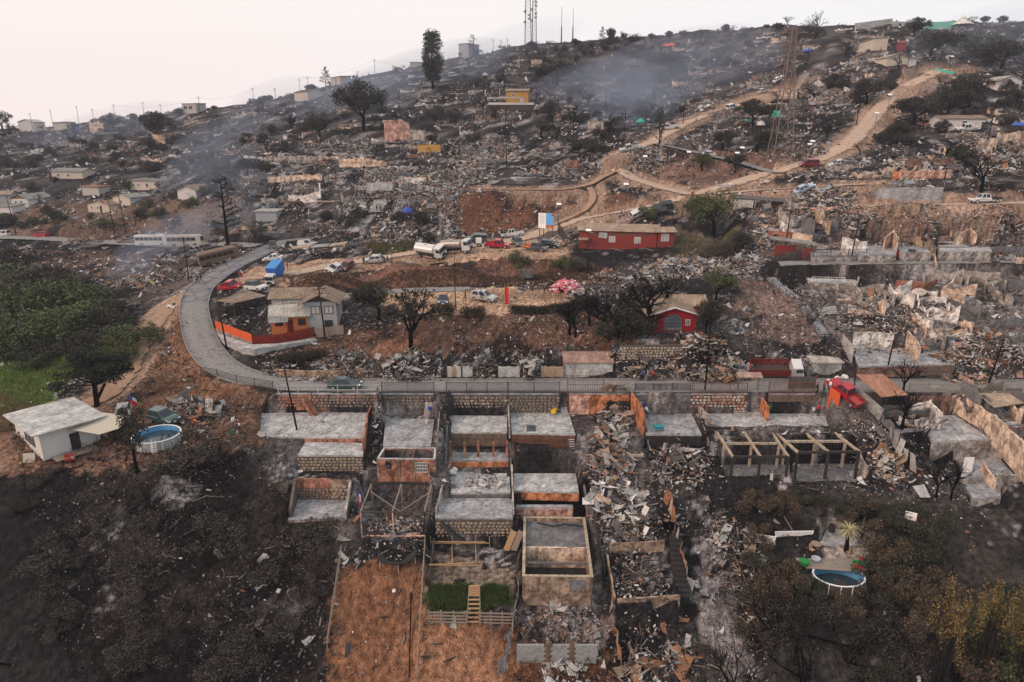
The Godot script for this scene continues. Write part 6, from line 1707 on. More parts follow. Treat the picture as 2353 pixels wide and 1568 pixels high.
	var L:=[
		["cream house with a flat grey roof above the hillside steps",[299,436],[372,430],6.0,{"h": 3.0,"base": 1.4,"kind": "mono","rise": .4,"roof": "roof_grey","wall": "wall_cream","win": [[1.0,1.0,1.0,1.2],[3.4,1.0,1.0,1.2],[7.0,1.0,1.2,1.3,"glass_dark"]]}],
		["white gabled house with a brown roof and a balcony on stilts",[409,457],[451,457],8.5,{"h": 2.9,"base": .4,"kind": "ridge_z","rise": 1.3,"roof": "roof_brown","wall": "wall_white","win": [[3.2,.9,1.6,1.3,"curtain"]],"over": .7,"stilts": true}],
		["pale house with a grey roof and blue side above the cream cottage",[262,476],[300,472],8.0,{"h": 3.2,"base": 1.2,"kind": "ridge_z","rise": .9,"roof": "roof_grey","wall": "wall_cream","side": "wall_blue","win": [[3.2,1.2,.9,1.1,"glass_dark"]]}],
		["cream cottage flying a small flag below the pale house",[203,487],[252,487],6.5,{"h": 2.5,"base": .6,"kind": "ridge_z","rise": 1.0,"roof": "roof_brown","wall": "wall_cream","win": [[1.2,.9,.9,1.0],[3.8,.9,.9,1.0]],"door": [[5.2,.8,2.0,"glass_dark"]]}],
		["white gabled house with tall windows beside dark trees",[28,477],[66,477],10.0,{"h": 2.9,"base": .8,"kind": "ridge_z","rise": 1.4,"roof": "roof_grey","wall": "wall_white","gable": "wood_brown","win": [[1.4,.7,.8,1.6,"glass_dark"],[3.4,.7,.8,1.6,"glass_dark"]]}],
		["pale house with a tan roof at the edge beside the gabled house",[-25,466],[25,466],7.0,{"h": 2.6,"base": .6,"kind": "ridge_x","rise": .9,"roof": "roof_tan","wall": "wall_pale"}],
		["small white shed house below the tan roofed house",[-20,492],[28,492],5.0,{"h": 2.4,"base": .5,"kind": "mono","rise": .5,"roof": "roof_grey","wall": "wall_white"}],
		["low cream house with a dark grey roof partly hidden by trees",[120,412],[190,411],7.0,{"h": 2.8,"base": .6,"kind": "ridge_x","rise": 1.0,"roof": "roof_grey","wall": "wall_cream","win": [[2.0,.9,1.2,1.1],[6.0,.9,1.2,1.1]]}],
		["open fronted shed with a flat pale roof above the tarmac bend",[588,508],[636,508],4.5,{"h": 2.6,"base": .4,"kind": "mono","rise": .2,"roof": "roof_pale","wall": "wall_grey"}],
		["burnt out pale room with an orange roof edge among dark shrubs",[190,450],[228,449],4.5,{"h": 3.0,"base": .4,"kind": "mono","rise": .2,"roof": "roof_rust","wall": "wall_pale"}],
		["tall yellow house standing alone in the burnt gully",[1163,243],[1213,242],7.5,{"h": 5.2,"base": .8,"kind": "ridge_x","rise": .9,"roof": "roof_brown","wall": "wall_yellow","win": [[2.2,3.2,.8,1.0,"glass_dark"],[5.4,.8,1.2,1.6,"curtain"]]}],
		["long cream mobile house with a parked white pickup",[2158,299],[2262,297],6.0,{"h": 2.9,"base": .5,"kind": "ridge_x","rise": .8,"roof": "roof_brown","wall": "wall_white","win": [[5.5,1.1,1.2,1.2,"glass_dark"],[8.6,1.1,1.0,1.0,"curtain"]],"door": [[10.4,.9,2.0,"glass_dark"]]}],
		["cream house with a square window high above the dirt road",[2036,153],[2085,152],7.0,{"h": 2.9,"base": .5,"kind": "ridge_z","rise": 1.2,"roof": "roof_pale","wall": "wall_cream","win": [[4.2,.8,1.4,1.3,"glass_dark"]]}],
		["white shed attached to the cream house above the dirt road",[2087,152],[2105,151],5.0,{"h": 2.4,"base": .4,"kind": "mono","rise": .3,"roof": "roof_pale","wall": "wall_white"}],
		["plain white gabled shed on the upper slope",[2293,209],[2346,206],7.0,{"h": 3.0,"base": .8,"kind": "ridge_z","rise": 1.3,"roof": "roof_pale","wall": "wall_white"}],
		["small cream cabin on posts beside the ridge road",[1972,121],[2005,120],5.0,{"h": 3.4,"base": .8,"kind": "mono","rise": .5,"roof": "roof_pale","wall": "wall_cream","win": [[1.4,1.2,1.2,1.2,"glass_dark"]]}],
		["dark red cabin beside the small cream cabin",[2062,118],[2080,117],4.0,{"h": 3.0,"base": .6,"kind": "ridge_x","rise": .7,"roof": "roof_red","wall": "wall_red"}],
		["pale walled house on the ridge with a flat roof",[42,290],[76,288],10.0,{"h": 5.0,"base": 2.0,"kind": "ridge_z","rise": 1.4,"roof": "roof_white","wall": "wall_white"}],
		["pale block on the low ridge beside utility poles",[120,278],[150,276],8.0,{"h": 4.0,"base": 2.0,"kind": "mono","rise": .3,"roof": "roof_grey","wall": "wall_cream"}],
		["burnt two storey frame house on the skyline",[420,262],[452,260],8.0,{"h": 5.4,"base": 2.0,"kind": "mono","rise": .3,"roof": "roof_white","wall": "wall_pale","win": [[1.0,2.4,2.4,1.8,"char"],[4.4,2.4,2.4,1.8,"char"]]}],
		["low skyline house with a slanting rusty roof",[212,272],[240,271],7.0,{"h": 3.4,"base": 2.0,"kind": "mono","rise": .8,"roof": "roof_red","wall": "wall_pale"}],
		["dull cream house beside the poles on the crest road",[677,233],[708,231],8.0,{"h": 4.0,"base": 2.0,"kind": "ridge_x","rise": 1.2,"roof": "roof_brown","wall": "wall_cream"}],
		["small white roofed house on the crest behind a leaning pine",[760,196],[782,195],6.0,{"h": 3.6,"base": 2.0,"kind": "mono","rise": .4,"roof": "roof_white","wall": "wall_pale"}],
		["square grey house on the crest near the tall eucalyptus",[942,150],[966,149],7.0,{"h": 3.8,"base": 2.0,"kind": "mono","rise": .3,"roof": "roof_grey","wall": "wall_pale"}],
		["blocky water tower house on the crest among bare trees",[1077,126],[1101,125],7.0,{"h": 7.0,"base": 3.0,"kind": "mono","rise": .1,"roof": "roof_grey","wall": "wall_grey"}],
	]
	for l in L:
		a=G(l[1][0],l[1][1]); b=G(l[2][0],l[2][1]); b.y=a.y
		if (b-a).length()>26: b=a+(b-a).normalized()*20
		house("hillside_house",l[0],a,b,l[3],l[4])
	var t:=thing("balcony_terrace","white railed terrace with a lattice base below the yellow house","terrace")
	a=G(1124,258); b=G(1226,257); b.y=a.y
	bx(t,"base","wood_dark",(a+b)/2+V(0,1.2,-1.5),V((b-a).length(),3.0,4.0))
	bx(t,"railing","wall_white",(a+b)/2+V(0,2.9,.6),V((b-a).length(),.8,.2))
	rib_roof(t,[a+V(0,4.6,.8),b+V(-4,4.6,.8),b+V(-4,5.2,-3),a+V(0,5.2,-3)],M.roof_grey)
	for f2 in [0.0,.3,.6]:
		br(t,"post","wood_brown",a.lerp(b,f2)+V(.2,3.2,.4),a.lerp(b,f2)+V(.2,4.7,.4),.14)
	a=Y(1868,868,.1); b=Y(1931,868,.1)
	house("white_garage","white ribbed garage with a long pale roof beside the stake truck",a,b,6.2,{"h": 2.1,"kind": "mono","rise": .25,"roof": "roof_pale","wall": "sheet_white","door": [[.5,2.6,1.9,"sheet_grey"]],"over": .2})
	a=Y(1297,869,.05); b=Y(1407,869,.05)
	house("sheet_shed","pale corrugated shed with a faded pinkish roof and rust along its foot",a,b,3.4,{"h": 2.15,"kind": "mono","rise": .5,"roof": "sheet_pink","wall": "sheet_white","over": .15})
	for e in [[1027,1060,"scorched","sheet_white","white sheet panel with a scorched patch beside the street"],[1062,1087,"","sheet_white","narrow white sheet panel beside the scorched panel"],[1144,1195,"","sheet_white","plain pale corrugated gate between burnt heaps"],[1242,1296,"","sheet_tan","rusty tan sheet gate beside the pale corrugated shed"],[1440,1460,"","sheet_tan","short tan panel at the foot of the street heap"]]:
		var o:=thing("sheet_gate",e[4],"gate")
		var p:=Y(e[0],870,.05); var r:=Y(e[1],870,.05); var n:=maxi(1,int((r.x-p.x)/.6))
		for i in n:
			part("metal_sheet",sheets[i % 2],M[e[3] if not (e[2]=="scorched" and i % 2==1) else "sheet_tan"],o,p.lerp(r,(i+.5)/n)+U(1.0),(Basis(Vector3.RIGHT,PI/2)*Basis(Vector3.UP,PI/2)).scaled_local(V(1.0,.3,(r.x-p.x)/n/.85)))
		for f3 in [p,r]:
			br(o,"post","wood_dark",f3,f3+U(2.1),.09)
	t=thing("carport","burnt carport with a scorched orange sheet roof beside the red street pickup","carport")
	q=[Y(2026,914,.9),Y(2086,909,.9),Y(2028,861,2.5),Y(1967,862,2.5)]
	rib_roof(t,q,M.roof_rust)
	for p in q:
		br(t,"post","char",p,set_y(p,-1.8),.12)
	br(t,"side_panel","sheet_burnt",Y(2026,950,-1.3),Y(2086,950,-1.3),.1,2.2)
	br(t,"side_panel","sheet_grey",Y(1968,905,.2),Y(2026,955,-1.0),.08,1.9)
	t=thing("roof_sheets","loose rusty sheet roof lying over the cream corner walls","roof")
	rib_roof(t,[Y(2285,938,.2),Y(2353,928,.2),Y(2318,905,.6),Y(2243,905,.6)],M.sheet_tan)
	t=thing("kiosk","small kiosk with dark red panels and a flat pale roof on the upper street","kiosk")
	a=G(1782,585); b=G(1872,584); b.y=a.y
	rib_roof(t,[a+V(-.5,2.8,.6),b+V(.6,2.8,.6),b+V(.3,3.0,-3),a+V(-.5,3.0,-3)],M.roof_grey)
	for e in [[0.0,.5],[.72,.96]]:
		bx(t,"panel","wall_red",a.lerp(b,(e[0]+e[1])/2)+U(1.0),V((b-a).length()*(e[1]-e[0]),2.0,.1))
	for f4 in [0.0,.5,.72,1.0]:
		br(t,"post","wood_dark",a.lerp(b,f4),a.lerp(b,f4)+U(2.8),.12)
	t=thing("open_shed","dark open shed with white panels sheltering a burnt car","shed")
	a=G(1683,482); b=G(1802,478); b.y=a.y
	rib_roof(t,[a+V(-.3,2.6,.4),b+V(.4,2.6,.4),b+V(.2,3.0,-4),a+V(0,3.0,-4)],M.sheet_burnt)
	br(t,"panel","sheet_white",a+V(0,1.3,-.2),a.lerp(b,.42)+V(0,1.3,-.2),.08,2.5)
	for f5 in [0.0,.45,.75,1.0]:
		br(t,"post","plaster_grey",a.lerp(b,f5),a.lerp(b,f5)+U(2.7),.16)
	t=thing("stall_row","row of low rusty stalls with bent roofs beside the white van","stall")
	a=G(675,595); b=G(800,585)
	for i in 3:
		var p:=a.lerp(b,i/3.0); var r:=a.lerp(b,(i+.92)/3.0)
		rib_roof(t,[on(p,2.2)+V(0,0,.8),on(r,2.3)+V(0,0,.8),on(r,2.5)+V(0,0,-2),on(p,2.4)+V(0,0,-2)],M.sheet_tan if i != 1 else M.sheet_grey)
		for z in [p,r,p+V(0,0,-2),r+V(0,0,-2)]:
			br(t,"post","wood_dark",on(z),on(z,2.3),.1)
func hill_ruins():
	var q:=RandomNumberGenerator.new(); q.seed=311
	var bands:=[[560,1120,320,475,75,1],[1060,1400,335,418,22,1],[40,700,262,390,60,1],[760,1340,140,310,55,1],[1570,2060,70,265,75,1],[1950,2353,120,420,36,1],[1760,2353,440,550,26,2],[560,760,480,540,6,1],[1890,2353,500,590,12,2],[1960,2353,655,770,14,2],[2120,2353,770,860,9,2],[2110,2353,905,1000,6,2]]
	var kinds:=[["low grey walls of a burnt house","plaster_grey"],["cream stub walls of a burnt house","plaster_cream"],["brick stub walls of a burnt house","brick_dark"],["pale foundation walls of a burnt house","plaster_white"],["blackened foundation of a burnt cabin","slab_dark"]]
	for b in bands:
		for i in b[4]:
			var p:=G(q.randf_range(b[0],b[1]),q.randf_range(b[2],b[3]))
			if near_road(p,5.0): continue
			var k: Array=kinds[[0,0,1,2,3,4,4,0][q.randi() % 8]]
			var t:=thing("burnt_ruin",by(k[0],p),"ruin",p,q.randfn()*.25,k[0]+"s on the hillside")
			var tall: bool=b[5]==2
			var w:=q.randf_range(5,11) if not tall else q.randf_range(4,7); var d:=q.randf_range(3,5)
			var s:=Shape.new(); s.box(V(0,-.3,-d/2),V(w,1.0,d)); part("slab",s.mesh(),M[["slab_grey","slab_pale","slab_dark"][q.randi() % 3]],t)
			var c:=[V(-w/2,.1,0),V(w/2,.1,0),V(w/2,.1,-d),V(-w/2,.1,-d)]
			for e in 4:
				if q.randf()<(.35 if not tall else .2): continue
				var h:=q.randf_range(.3,1.2) if e==0 else q.randf_range(1.5,2.9) if tall else q.randf_range(.6,2.3)
				wall_run(t,"wall",[c[e],c[(e+1) % 4]],[h,h*q.randf_range(.5,1.1)],.2,M[k[1]],.7,q.randi())
			for e in q.randi_range(2,5):
				part("metal_sheet",sheets[q.randi() % 7],M[DEBRIS_MATS[q.randi() % 10]],t,V(q.randf_range(-w,w)*.5,q.randf_range(.3,.8),-q.randf()*d),Basis.from_euler(V(q.randfn()*.4,q.randf()*6,q.randfn()*.4)).scaled_local(Vector3.ONE*q.randf_range(.7,1.3)))
const MARKS:=[[299,436,"the flat roofed cream house"],[430,457,"the white gabled house"],[280,476,"the blue sided house"],[225,487,"the cream cottage"],[45,477,"the tall windowed gabled house"],[5,492,"the white shed house"],[155,412,"the low grey roofed house"],[610,508,"the open fronted shed"],[208,450,"the orange edged pale room"],[1188,243,"the tall yellow house"],[2210,298,"the long mobile house"],[2060,153,"the cream house with square window"],[2320,208,"the plain white gabled shed"],[1988,121,"the small cream cabin"],[915,326,"the peeling pink wall"],[985,352,"the yellow walled ruin"],[830,384,"the pale ruin with cream rooms"],[670,376,"the long pale terrace wall"],[680,418,"the cream terrace wall"],[700,464,"the white painted ruin"],[882,446,"the wide public stairway"],[366,331,"the cream ruin on the slope"],[222,304,"the faded cream ruin"],[1233,158,"the graffiti covered shed wall"],[1368,305,"the grey smouldering box wall"],[1805,228,"the cream walled box"],[2300,338,"the cream roofless walls"],[2120,412,"the pinkish terrace wall"],[1792,362,"the lattice power tower"],[995,205,"the tall eucalyptus"],[835,300,"the large scorched tree"],[735,320,"the dark rounded tree"],[527,590,"the tall burnt pine"],[1513,352,"the black scorched pine"],[1445,346,"the silver pickup"],[1545,297,"the small drop side lorry"],[1754,213,"the silver car uphill"],[1690,262,"the green tarpaulin wreckage"],[1900,100,"the ridge road bend"],[2170,170,"the bright green tarpaulin"],[1858,383,"the maroon minivan"],[1450,130,"the bare gully head"],[1540,220,"the upper gully side"],[1250,215,"the slope above the yellow house"],[1080,220,"the crest camp"],[650,270,"the crest road poles"],[480,310,"the smoky hollow"],[330,300,"the low ridge road"],[120,330,"the ruins below the low ridge"],[600,450,"the grey sheet wall"],[1010,410,"the scrap by the hillside stair"],[1290,370,"the two burnt car shells"],[1650,150,"the high wreckage field"],[1750,130,"the wreckage below the ridge road"],[1980,210,"the dirt road's upper bend"],[2240,120,"the greenish tree mass"],[2350,270,"the blue tarpaulin"],[2090,462,"the long coped retaining wall"],[2250,500,"the lots under the upper lane"],[1830,500,"the pinkish low terrace wall"],[2060,510,"the tan brick terrace wall"],[356,574,"the white coach"],[480,590,"the burnt bus shell"],[750,520,"the sheets above the white van"],[900,250,"the lamp on the crest road"],[1420,740,"the swing frame hedge"],[1700,300,"the bushes by the lower loop"],[1910,270,"the dirt road's straight"]]
var mark_at:=[]
func by(base: String,p: Vector3) -> String:
	if mark_at.is_empty():
		for m in MARKS: mark_at.append(G(m[0],m[1]))
	var best:=0
	for i in mark_at.size():
		if mark_at[i].distance_squared_to(p)<mark_at[best].distance_squared_to(p): best=i
	return base+" near "+MARKS[best][2]
func near_road(p: Vector3,r: float) -> bool:
	for k in beds:
		for a in beds[k]:
			if absf(a.x-p.x)<r and absf(a.z-p.z)<r: return true
	return false

func vehicles():
	var c:={"white": paint("paint_white",lin(.74,.74,.74)),"red": paint("paint_red",lin(.5,.02,.03)),"silver": paint("paint_silver",lin(.52,.54,.55),.3),"black": paint("paint_black",lin(.022,.023,.026)),"navy": paint("paint_navy",lin(.02,.035,.1)),"grey": paint("paint_grey",lin(.1,.105,.11)),"green": paint("paint_green",lin(.03,.085,.08)),"wine": paint("paint_wine",lin(.18,.015,.02)),"ice": paint("paint_ice",lin(.4,.5,.6)),"orange": paint("paint_vorange",lin(.75,.22,.09)),"burnt": paint("burnt_metal",lin(.2,.18,.17),.85),"burnt2": paint("burnt_rust",lin(.22,.15,.11),.9),"maroon": paint("paint_maroon",lin(.26,.03,.04))}
	var L:=[
		["dark green sedan driving along the street by the bent handrail","sedan","green",793,893,0,{}],
		["red double cab pickup parked beside the flag pole","pickup","red",534,666,338,{}],
		["white crossover with a black roof behind the red pickup","suv","white",590,668,330,{"roof_mat": "paint_black"}],
		["white sedan stopped at the tarmac bend near the blue lorry","sedan","white",629,600,178,{}],
		["dark suv coming down the tarmac bend with headlights on","suv","black",626,571,285,{}],
		["small white panel van parked before the rusty stalls","van","white",708,568,355,{"panel": true}],
		["dark pickup with an orange load behind the white van","pickup","black",747,569,2,{}],
		["white hatchback parked at the plateau edge beside a red car","hatch","white",764,624,255,{}],
		["wine red hatchback parked at the plateau edge","hatch","wine",796,620,252,{}],
		["grey car with open boot in the crowd handing out supplies","hatch","silver",860,604,175,{}],
		["dark grey van behind the steel tanker lorry","van","grey",1096,556,188,{}],
		["red pickup with people in its bed on the plateau","pickup","red",1144,570,348,{}],
		["white pickup parked nose in against the clay bank","pickup","white",1178,545,185,{}],
		["dark grey suv with an open door beside the red plateau pickup","suv","grey",1190,565,285,{}],
		["orange and grey civil patrol pickup with a blue light bar","pickup","grey",1230,576,335,{"bed_mat": "paint_vorange"}],
		["black hatchback with open tailgate beside the patrol pickup","hatch","black",1264,568,345,{}],
		["navy sedan facing out on the playground dirt","sedan","navy",1018,701,274,{}],
		["silver suv parked beside the yellow swing","suv","silver",1112,692,335,{}],
		["white hatchback parked on the hill road above the red hall","hatch","white",1468,491,5,{}],
		["black suv with a pale roof box on the hill road","suv","black",1524,479,178,{}],
		["black hatchback beside the roof box suv on the hill road","hatch","black",1528,488,5,{}],
		["silver double cab pickup on the clay loop road","pickup","silver",1446,346,186,{}],
		["white car on the lower loop below dark shrubs","sedan","white",1625,360,184,{}],
		["silver car parked high on the loop road","hatch","silver",1754,213,25,{}],
		["tan burnt sedan with an open bonnet beside the loop road","sedan","burnt2",1706,287,4,{"burnt": true}],
		["white van seen from behind on the loop road","van","white",1680,252,40,{}],
		["maroon and white minivan at the foot of the lattice tower","van","maroon",1858,383,175,{}],
		["silver sedan behind the maroon minivan","sedan","silver",1925,383,178,{}],
		["pale blue sedan on the lane above the twisted sheets","sedan","ice",1850,437,2,{}],
		["white pickup with a black loaded bed on the upper lane","pickup","white",2262,467,176,{"bed_mat": "black_plastic"}],
		["white pickup parked before the long cream mobile house","pickup","white",2220,301,178,{}],
		["red pickup with a white roll bar loading on the street","pickup","red",1940,905,118,{"bed_mat": "paint_wine"}],
		["silver coupe with its door open under the spreading pine","hatch","silver",285,962,295,{}],
		["dark green station wagon on the clay yard by the pool","suv","green",379,972,330,{}],
		["red suv parked on the coach street among people","suv","red",94,546,175,{}],
		["white people carrier at the edge of the coach street","van","white",6,544,175,{}],
		["white saloon on the crest above the gully","sedan","white",1254,152,10,{}],
		["white van among tents on the crest slope","van","white",1042,176,10,{}],
		["white pickup beside the dark tree on the crest road","pickup","white",808,232,175,{}],
		["white car under the hillside lamp on the crest road","sedan","white",966,245,0,{}],
		["white car half buried in rubble below the lattice tower road","sedan","white",1790,185,10,{}],
	]
	for l in L: car(l[0],l[1],c[l[2]],G(l[3],l[4]),face(l[5]),l[6])
	var B:=[["sedan",208,570,5],["hatch",165,566,10],["sedan",470,600,20],["hatch",440,590,200],["sedan",290,560,185],["pickup",820,566,5],["sedan",698,602,250],["sedan",1223,366,0],["hatch",1285,366,5],["suv",480,572,10],["sedan",535,572,190],["hatch",420,578,185],["suv",1766,486,80],["sedan",900,512,160]]
	for b in B: car(by("burnt out grey %s shell" % {"sedan": "saloon","hatch": "hatchback","pickup": "pickup","suv": "estate car"}[b[0]],G(b[1],b[2])),b[0],c["burnt"],G(b[1],b[2]),face(b[3]),{"burnt": true,"called": "burnt_car"}).set_meta("group","burnt out car shells")
func slope_basis(at: Vector3,ang: float) -> Transform3D:
	var fw:=V(cos(ang),0,-sin(ang)); var sd:=V(sin(ang),0,cos(ang))
	var bx:=(on(at+fw*2.5)-on(at-fw*2.5)).normalized(); var bz:=(on(at+sd)-on(at-sd)).normalized()
	var by:=bz.cross(bx).normalized()
	return Transform3D(Basis(bx,by,bx.cross(by)),(on(at+fw*2.5)+on(at-fw*2.5))/2.0+by*.05)
func cab(t: Node,x: float,len: float,w: float,y0: float,y1: float,m: Material):
	var s:=Shape.new()
	s.hexa([V(x,y0,w/2),V(x+len,y0,w/2),V(x+len,y0,-w/2),V(x,y0,-w/2),V(x,y1,w/2-.08),V(x+len-.3,y1,w/2-.08),V(x+len-.3,y1,-w/2+.08),V(x,y1,-w/2+.08)])
	part("cab",s.mesh(),m,t)
	var h:=y1-y0
	bx(t,"windscreen","glass_dark",V(x+len-.125,y0+h*.72,0),V(.06,h*.4,w*.84),Basis(Vector3.BACK,atan2(.3,h)))
	for z in [-1,1]:
		bx(t,"side_window","glass_dark",V(x+len*.55,y0+h*.7,z*(w/2-.045)),V(len*.5,h*.34,.04),Basis(Vector3.RIGHT,-z*.04))
		bx(t,"headlight","lamp_white",V(x+len+.01,y0+h*.16,z*w*.38),V(.08,.16,.3))
		bx(t,"mirror","black_plastic",V(x+len-.1,y0+h*.72,z*(w/2+.14)),V(.1,.4,.2))
	bx(t,"grille","black_plastic",V(x+len+.02,y0+h*.2,0),V(.06,h*.3,w*.5))
	bx(t,"bumper","black_plastic",V(x+len+.02,y0-.02,0),V(.16,.3,w*.98))
	bx(t,"number_plate","lamp_white",V(x+len+.11,y0-.02,0),V(.02,.12,.45))
func trucks():
	var white: Material=M.paint_white
	for e in [["white tanker lorry with a round white tank on the plateau",990,591,333,"paint_white"],["tanker lorry with a dull steel tank behind the white one",1050,580,340,"tank_steel"]]:
		if e[4]=="tank_steel": paint("tank_steel",lin(.36,.32,.28),.35).metallic=.4
		var t:=thing("tanker_truck",e[0],"truck"); t.transform=slope_basis(G(e[1],e[2]),face(e[3]))
		bx(t,"chassis","black_plastic",U(.75),V(6.6,.25,.9))
		cab(t,1.75,1.7,2.3,.75,2.75,white)
		var k:=Shape.new(); var rings:=[]
		for x in [[-3.2,.75],[-3.05,1.0],[1.3,1.0],[1.5,.7]]:
			var ring:=[]
			for i in 16: ring.append(V(x[0],1.85+sin(TAU*i/16)*.92*x[1],cos(TAU*i/16)*1.12*x[1]))
			rings.append(ring)
		k.loft(rings); part("tank",k.mesh(),M[e[4]],t)
		var hatch:=Shape.new(); hatch.lathe(V(-.8,2.75,0),[[.3,0],[.3,.14],[.0,.16]],10); part("hatch",hatch.mesh(),M.steel,t)
		for x in [-2.0,2.4]:
			for z in [-1,1]: wheel(t,V(x,.46,z*.98),.46,.3,M.rim)
		for z in [-1,1]:
			for i in 7:
				var g:=Shape.new(); g.box(V(-.9+i*.3,.55,z*1.08),V(.28,.14,.03)); part("reflector",g.mesh(),M.lamp_red if i % 2 else M.lamp_white,t)
			bx(t,"fuel_tank","black_plastic",V(.3,.62,z*.85),V(1.0,.45,.4))
	var t:=thing("box_truck","small white lorry with a blue box showing a white hand","truck"); t.transform=slope_basis(G(632,634),face(262))
	cab(t,.8,1.5,1.75,.5,2.0,white)
	var s:=Shape.new(); s.box(V(-1.0,1.75,0),V(3.3,2.1,1.95)); part("box_body",s.mesh(),paint("box_blue",lin(.03,.16,.55),.5),t)
	s=Shape.new(); s.box(V(-1.0,2.86,0),V(3.4,.12,2.05)); part("box_roof",s.mesh(),paint("box_roof",lin(.08,.3,.65),.6),t)
	bx(t,"chassis","black_plastic",V(-.8,.55,0),V(3.6,.2,.8))
	for side in [1]:
		var hnd:=Shape.new(); var o:=V(-1.1,1.35,.985)
		hnd.box(o+U(.15),V(.5,.8,.02)); hnd.box(o+V(.05,-.35,0),V(.34,.4,.02))
		for i in 4: hnd.box(o+V(-.2+i*.14,.75+[.0,.12,.1,-.04][i],0),V(.11,.55,.02),Basis(Vector3.BACK,.12-.08*i))
		hnd.box(o+V(.36,.2,0),V(.13,.5,.02),Basis(Vector3.BACK,-.6)); part("hand_emblem",hnd.mesh(),M.lamp_white,t)
		var sw:=Shape.new()
		for r in [.36,.5]:
			for i in 9:
				var a0:=-0.6+i*.3; var a1:=a0+.3
				sw.bar(o+V(cos(a0)*r,.35+sin(a0)*r,.014),o+V(cos(a1)*r,.35+sin(a1)*r,.014),.02,.05)
		part("swirl_emblem",sw.mesh(),M.lamp_red,t)
	for x in [-1.5,1.6]:
		for z in [-1,1]: wheel(t,V(x,.34,z*.78),.34,.22,M.rim)
	t=thing("flatbed_truck","small white drop side lorry on the loop road","truck"); t.transform=slope_basis(G(1545,297),face(190))
	cab(t,.8,1.4,1.7,.5,1.95,white)
	for e in [[V(-1.1,.8,0),V(3.0,.12,1.7)],[V(-1.1,1.05,.84),V(3.0,.45,.06)],[V(-1.1,1.05,-.84),V(3.0,.45,.06)],[V(-2.6,1.05,0),V(.06,.45,1.6)]]:
		s=Shape.new(); s.box(e[0],e[1]); part("bed_panel",s.mesh(),white,t)
	for x in [-1.6,1.5]:
		for z in [-1,1]: wheel(t,V(x,.34,z*.74),.34,.22,M.rim)
	t=thing("stake_truck","white lorry with dark red stake sides beside the garage","truck"); t.transform=slope_basis(G(1786,862),face(352))
	cab(t,1.6,1.6,2.0,.7,2.4,white)
	bx(t,"bed","wood_dark",V(-1.2,.85,0),V(5.2,.2,2.1))
	for i in 5:
		for z in [-1,1]:
			bx(t,"stake_board","paint_darkred",V(-1.2,1.1+i*.26,z*1.05),V(5.2,.18,.05))
		bx(t,"stake_board","paint_darkred",V(-3.8,1.1+i*.26,0),V(.05,.18,2.0))
	for x in [-2.4,2.3]:
		for z in [-1,1]: wheel(t,V(x,.42,z*.9),.42,.28,M.rim)
	for e in [["white coach parked on the street below the hillside houses",354,566,357,"paint_white",false],["burnt out bus shell with a rusty roof beside the tarmac bend",506,602,34,"burnt_rust",true],["smoke stained coach behind the burnt car shells",428,567,2,"wall_pale",true]]:
		var b:=thing("coach" if not e[5] else "burnt_bus",e[0],"bus"); b.transform=slope_basis(G(e[1],e[2]),face(e[3]))
		var rings:=[]
		for z in [[-1.2,.94],[-1.1,1.0],[1.1,1.0],[1.2,.94]]:
			var ring:=[]
			for p in [[-4.5,.4],[-4.5,2.9],[-4.3,3.05],[3.6,3.05],[4.25,2.6],[4.5,1.4],[4.5,.4]]: ring.append(V(p[0],.4+(p[1]-.4)*z[1],z[0]))
			rings.append(ring)
		s=Shape.new(); s.loft(rings); part("body",s.mesh(),M[e[4]],b)
		for z in [-1,1]:
			for i in 6:
				s=Shape.new(); s.box(V(-3.7+i*1.25,2.05,z*1.195),V(1.1,.85,.05),Basis(Vector3.RIGHT,-z*.03)); part("side_window",s.mesh(),M.char if e[5] else M.glass_dark,b)
		s=Shape.new(); s.box(V(4.36,2.05,0),V(.06,1.1,2.0),Basis(Vector3.BACK,.21)); part("windscreen",s.mesh(),M.char if e[5] else M.glass_dark,b)
		for x in [-2.6,2.8]:
			for z in [-1,1]: wheel(b,V(x,.48,z*1.08),.48,.28,M.iron_rust if e[5] else M.rim)
		if not e[5]:
			s=Shape.new(); s.box(V(2.6,3.15,0),V(2.4,.3,1.6)); part("roof_unit",s.mesh(),white,b)
			for z in [-1,1]:
				bx(b,"headlight","lamp_white",V(4.5,.8,z*.85),V(.1,.22,.4))
	t=thing("skid_loader","white skid loader with a red engine cover on the upper street","loader"); t.transform=slope_basis(G(2080,598),face(0))
	s=Shape.new(); s.box(V(-.2,.85,0),V(2.2,.8,1.2)); part("body",s.mesh(),white,t)
	bx(t,"engine_cover","lamp_red",V(-1.35,.95,0),V(.5,.9,1.15))
	bx(t,"cab","black_plastic",V(.3,1.65,0),V(1.1,1.0,1.0))
	for z in [-1,1]:
		s=Shape.new(); s.bar(V(-1.0,1.5,z*.72),V(.9,1.4,z*.72),.14,.24); s.bar(V(.9,1.4,z*.72),V(1.5,.5,z*.72),.14,.2); part("lift_arm",s.mesh(),white,t)
		for x in [-.7,.6]: wheel(t,V(x,.4,z*.7),.4,.3,M.lamp_white)
	bx(t,"bucket","iron",V(1.75,.35,0),V(.6,.5,1.6),Basis(Vector3.BACK,.3))
	t=thing("burnt_lorry","burnt lorry cab lying on the bank above the playground","truck"); t.transform=slope_basis(G(1208,644),face(180))
	bx(t,"cab","sheet_burnt",U(1.1),V(2.6,1.5,1.8),Basis(Vector3.RIGHT,.1))
	bx(t,"chassis","char",V(-1.9,.7,0),V(1.6,.4,1.4))
	for z in [-1,1]: wheel(t,V(.6,.35,z*.8),.38,.25,M.iron_rust)
	t=thing("water_trailer","white caged water tank on a small trailer behind the red plateau pickup","trailer",G(1100,566),.1)
	bx(t,"tank","lamp_white",U(1.25),V(1.2,1.1,1.0))
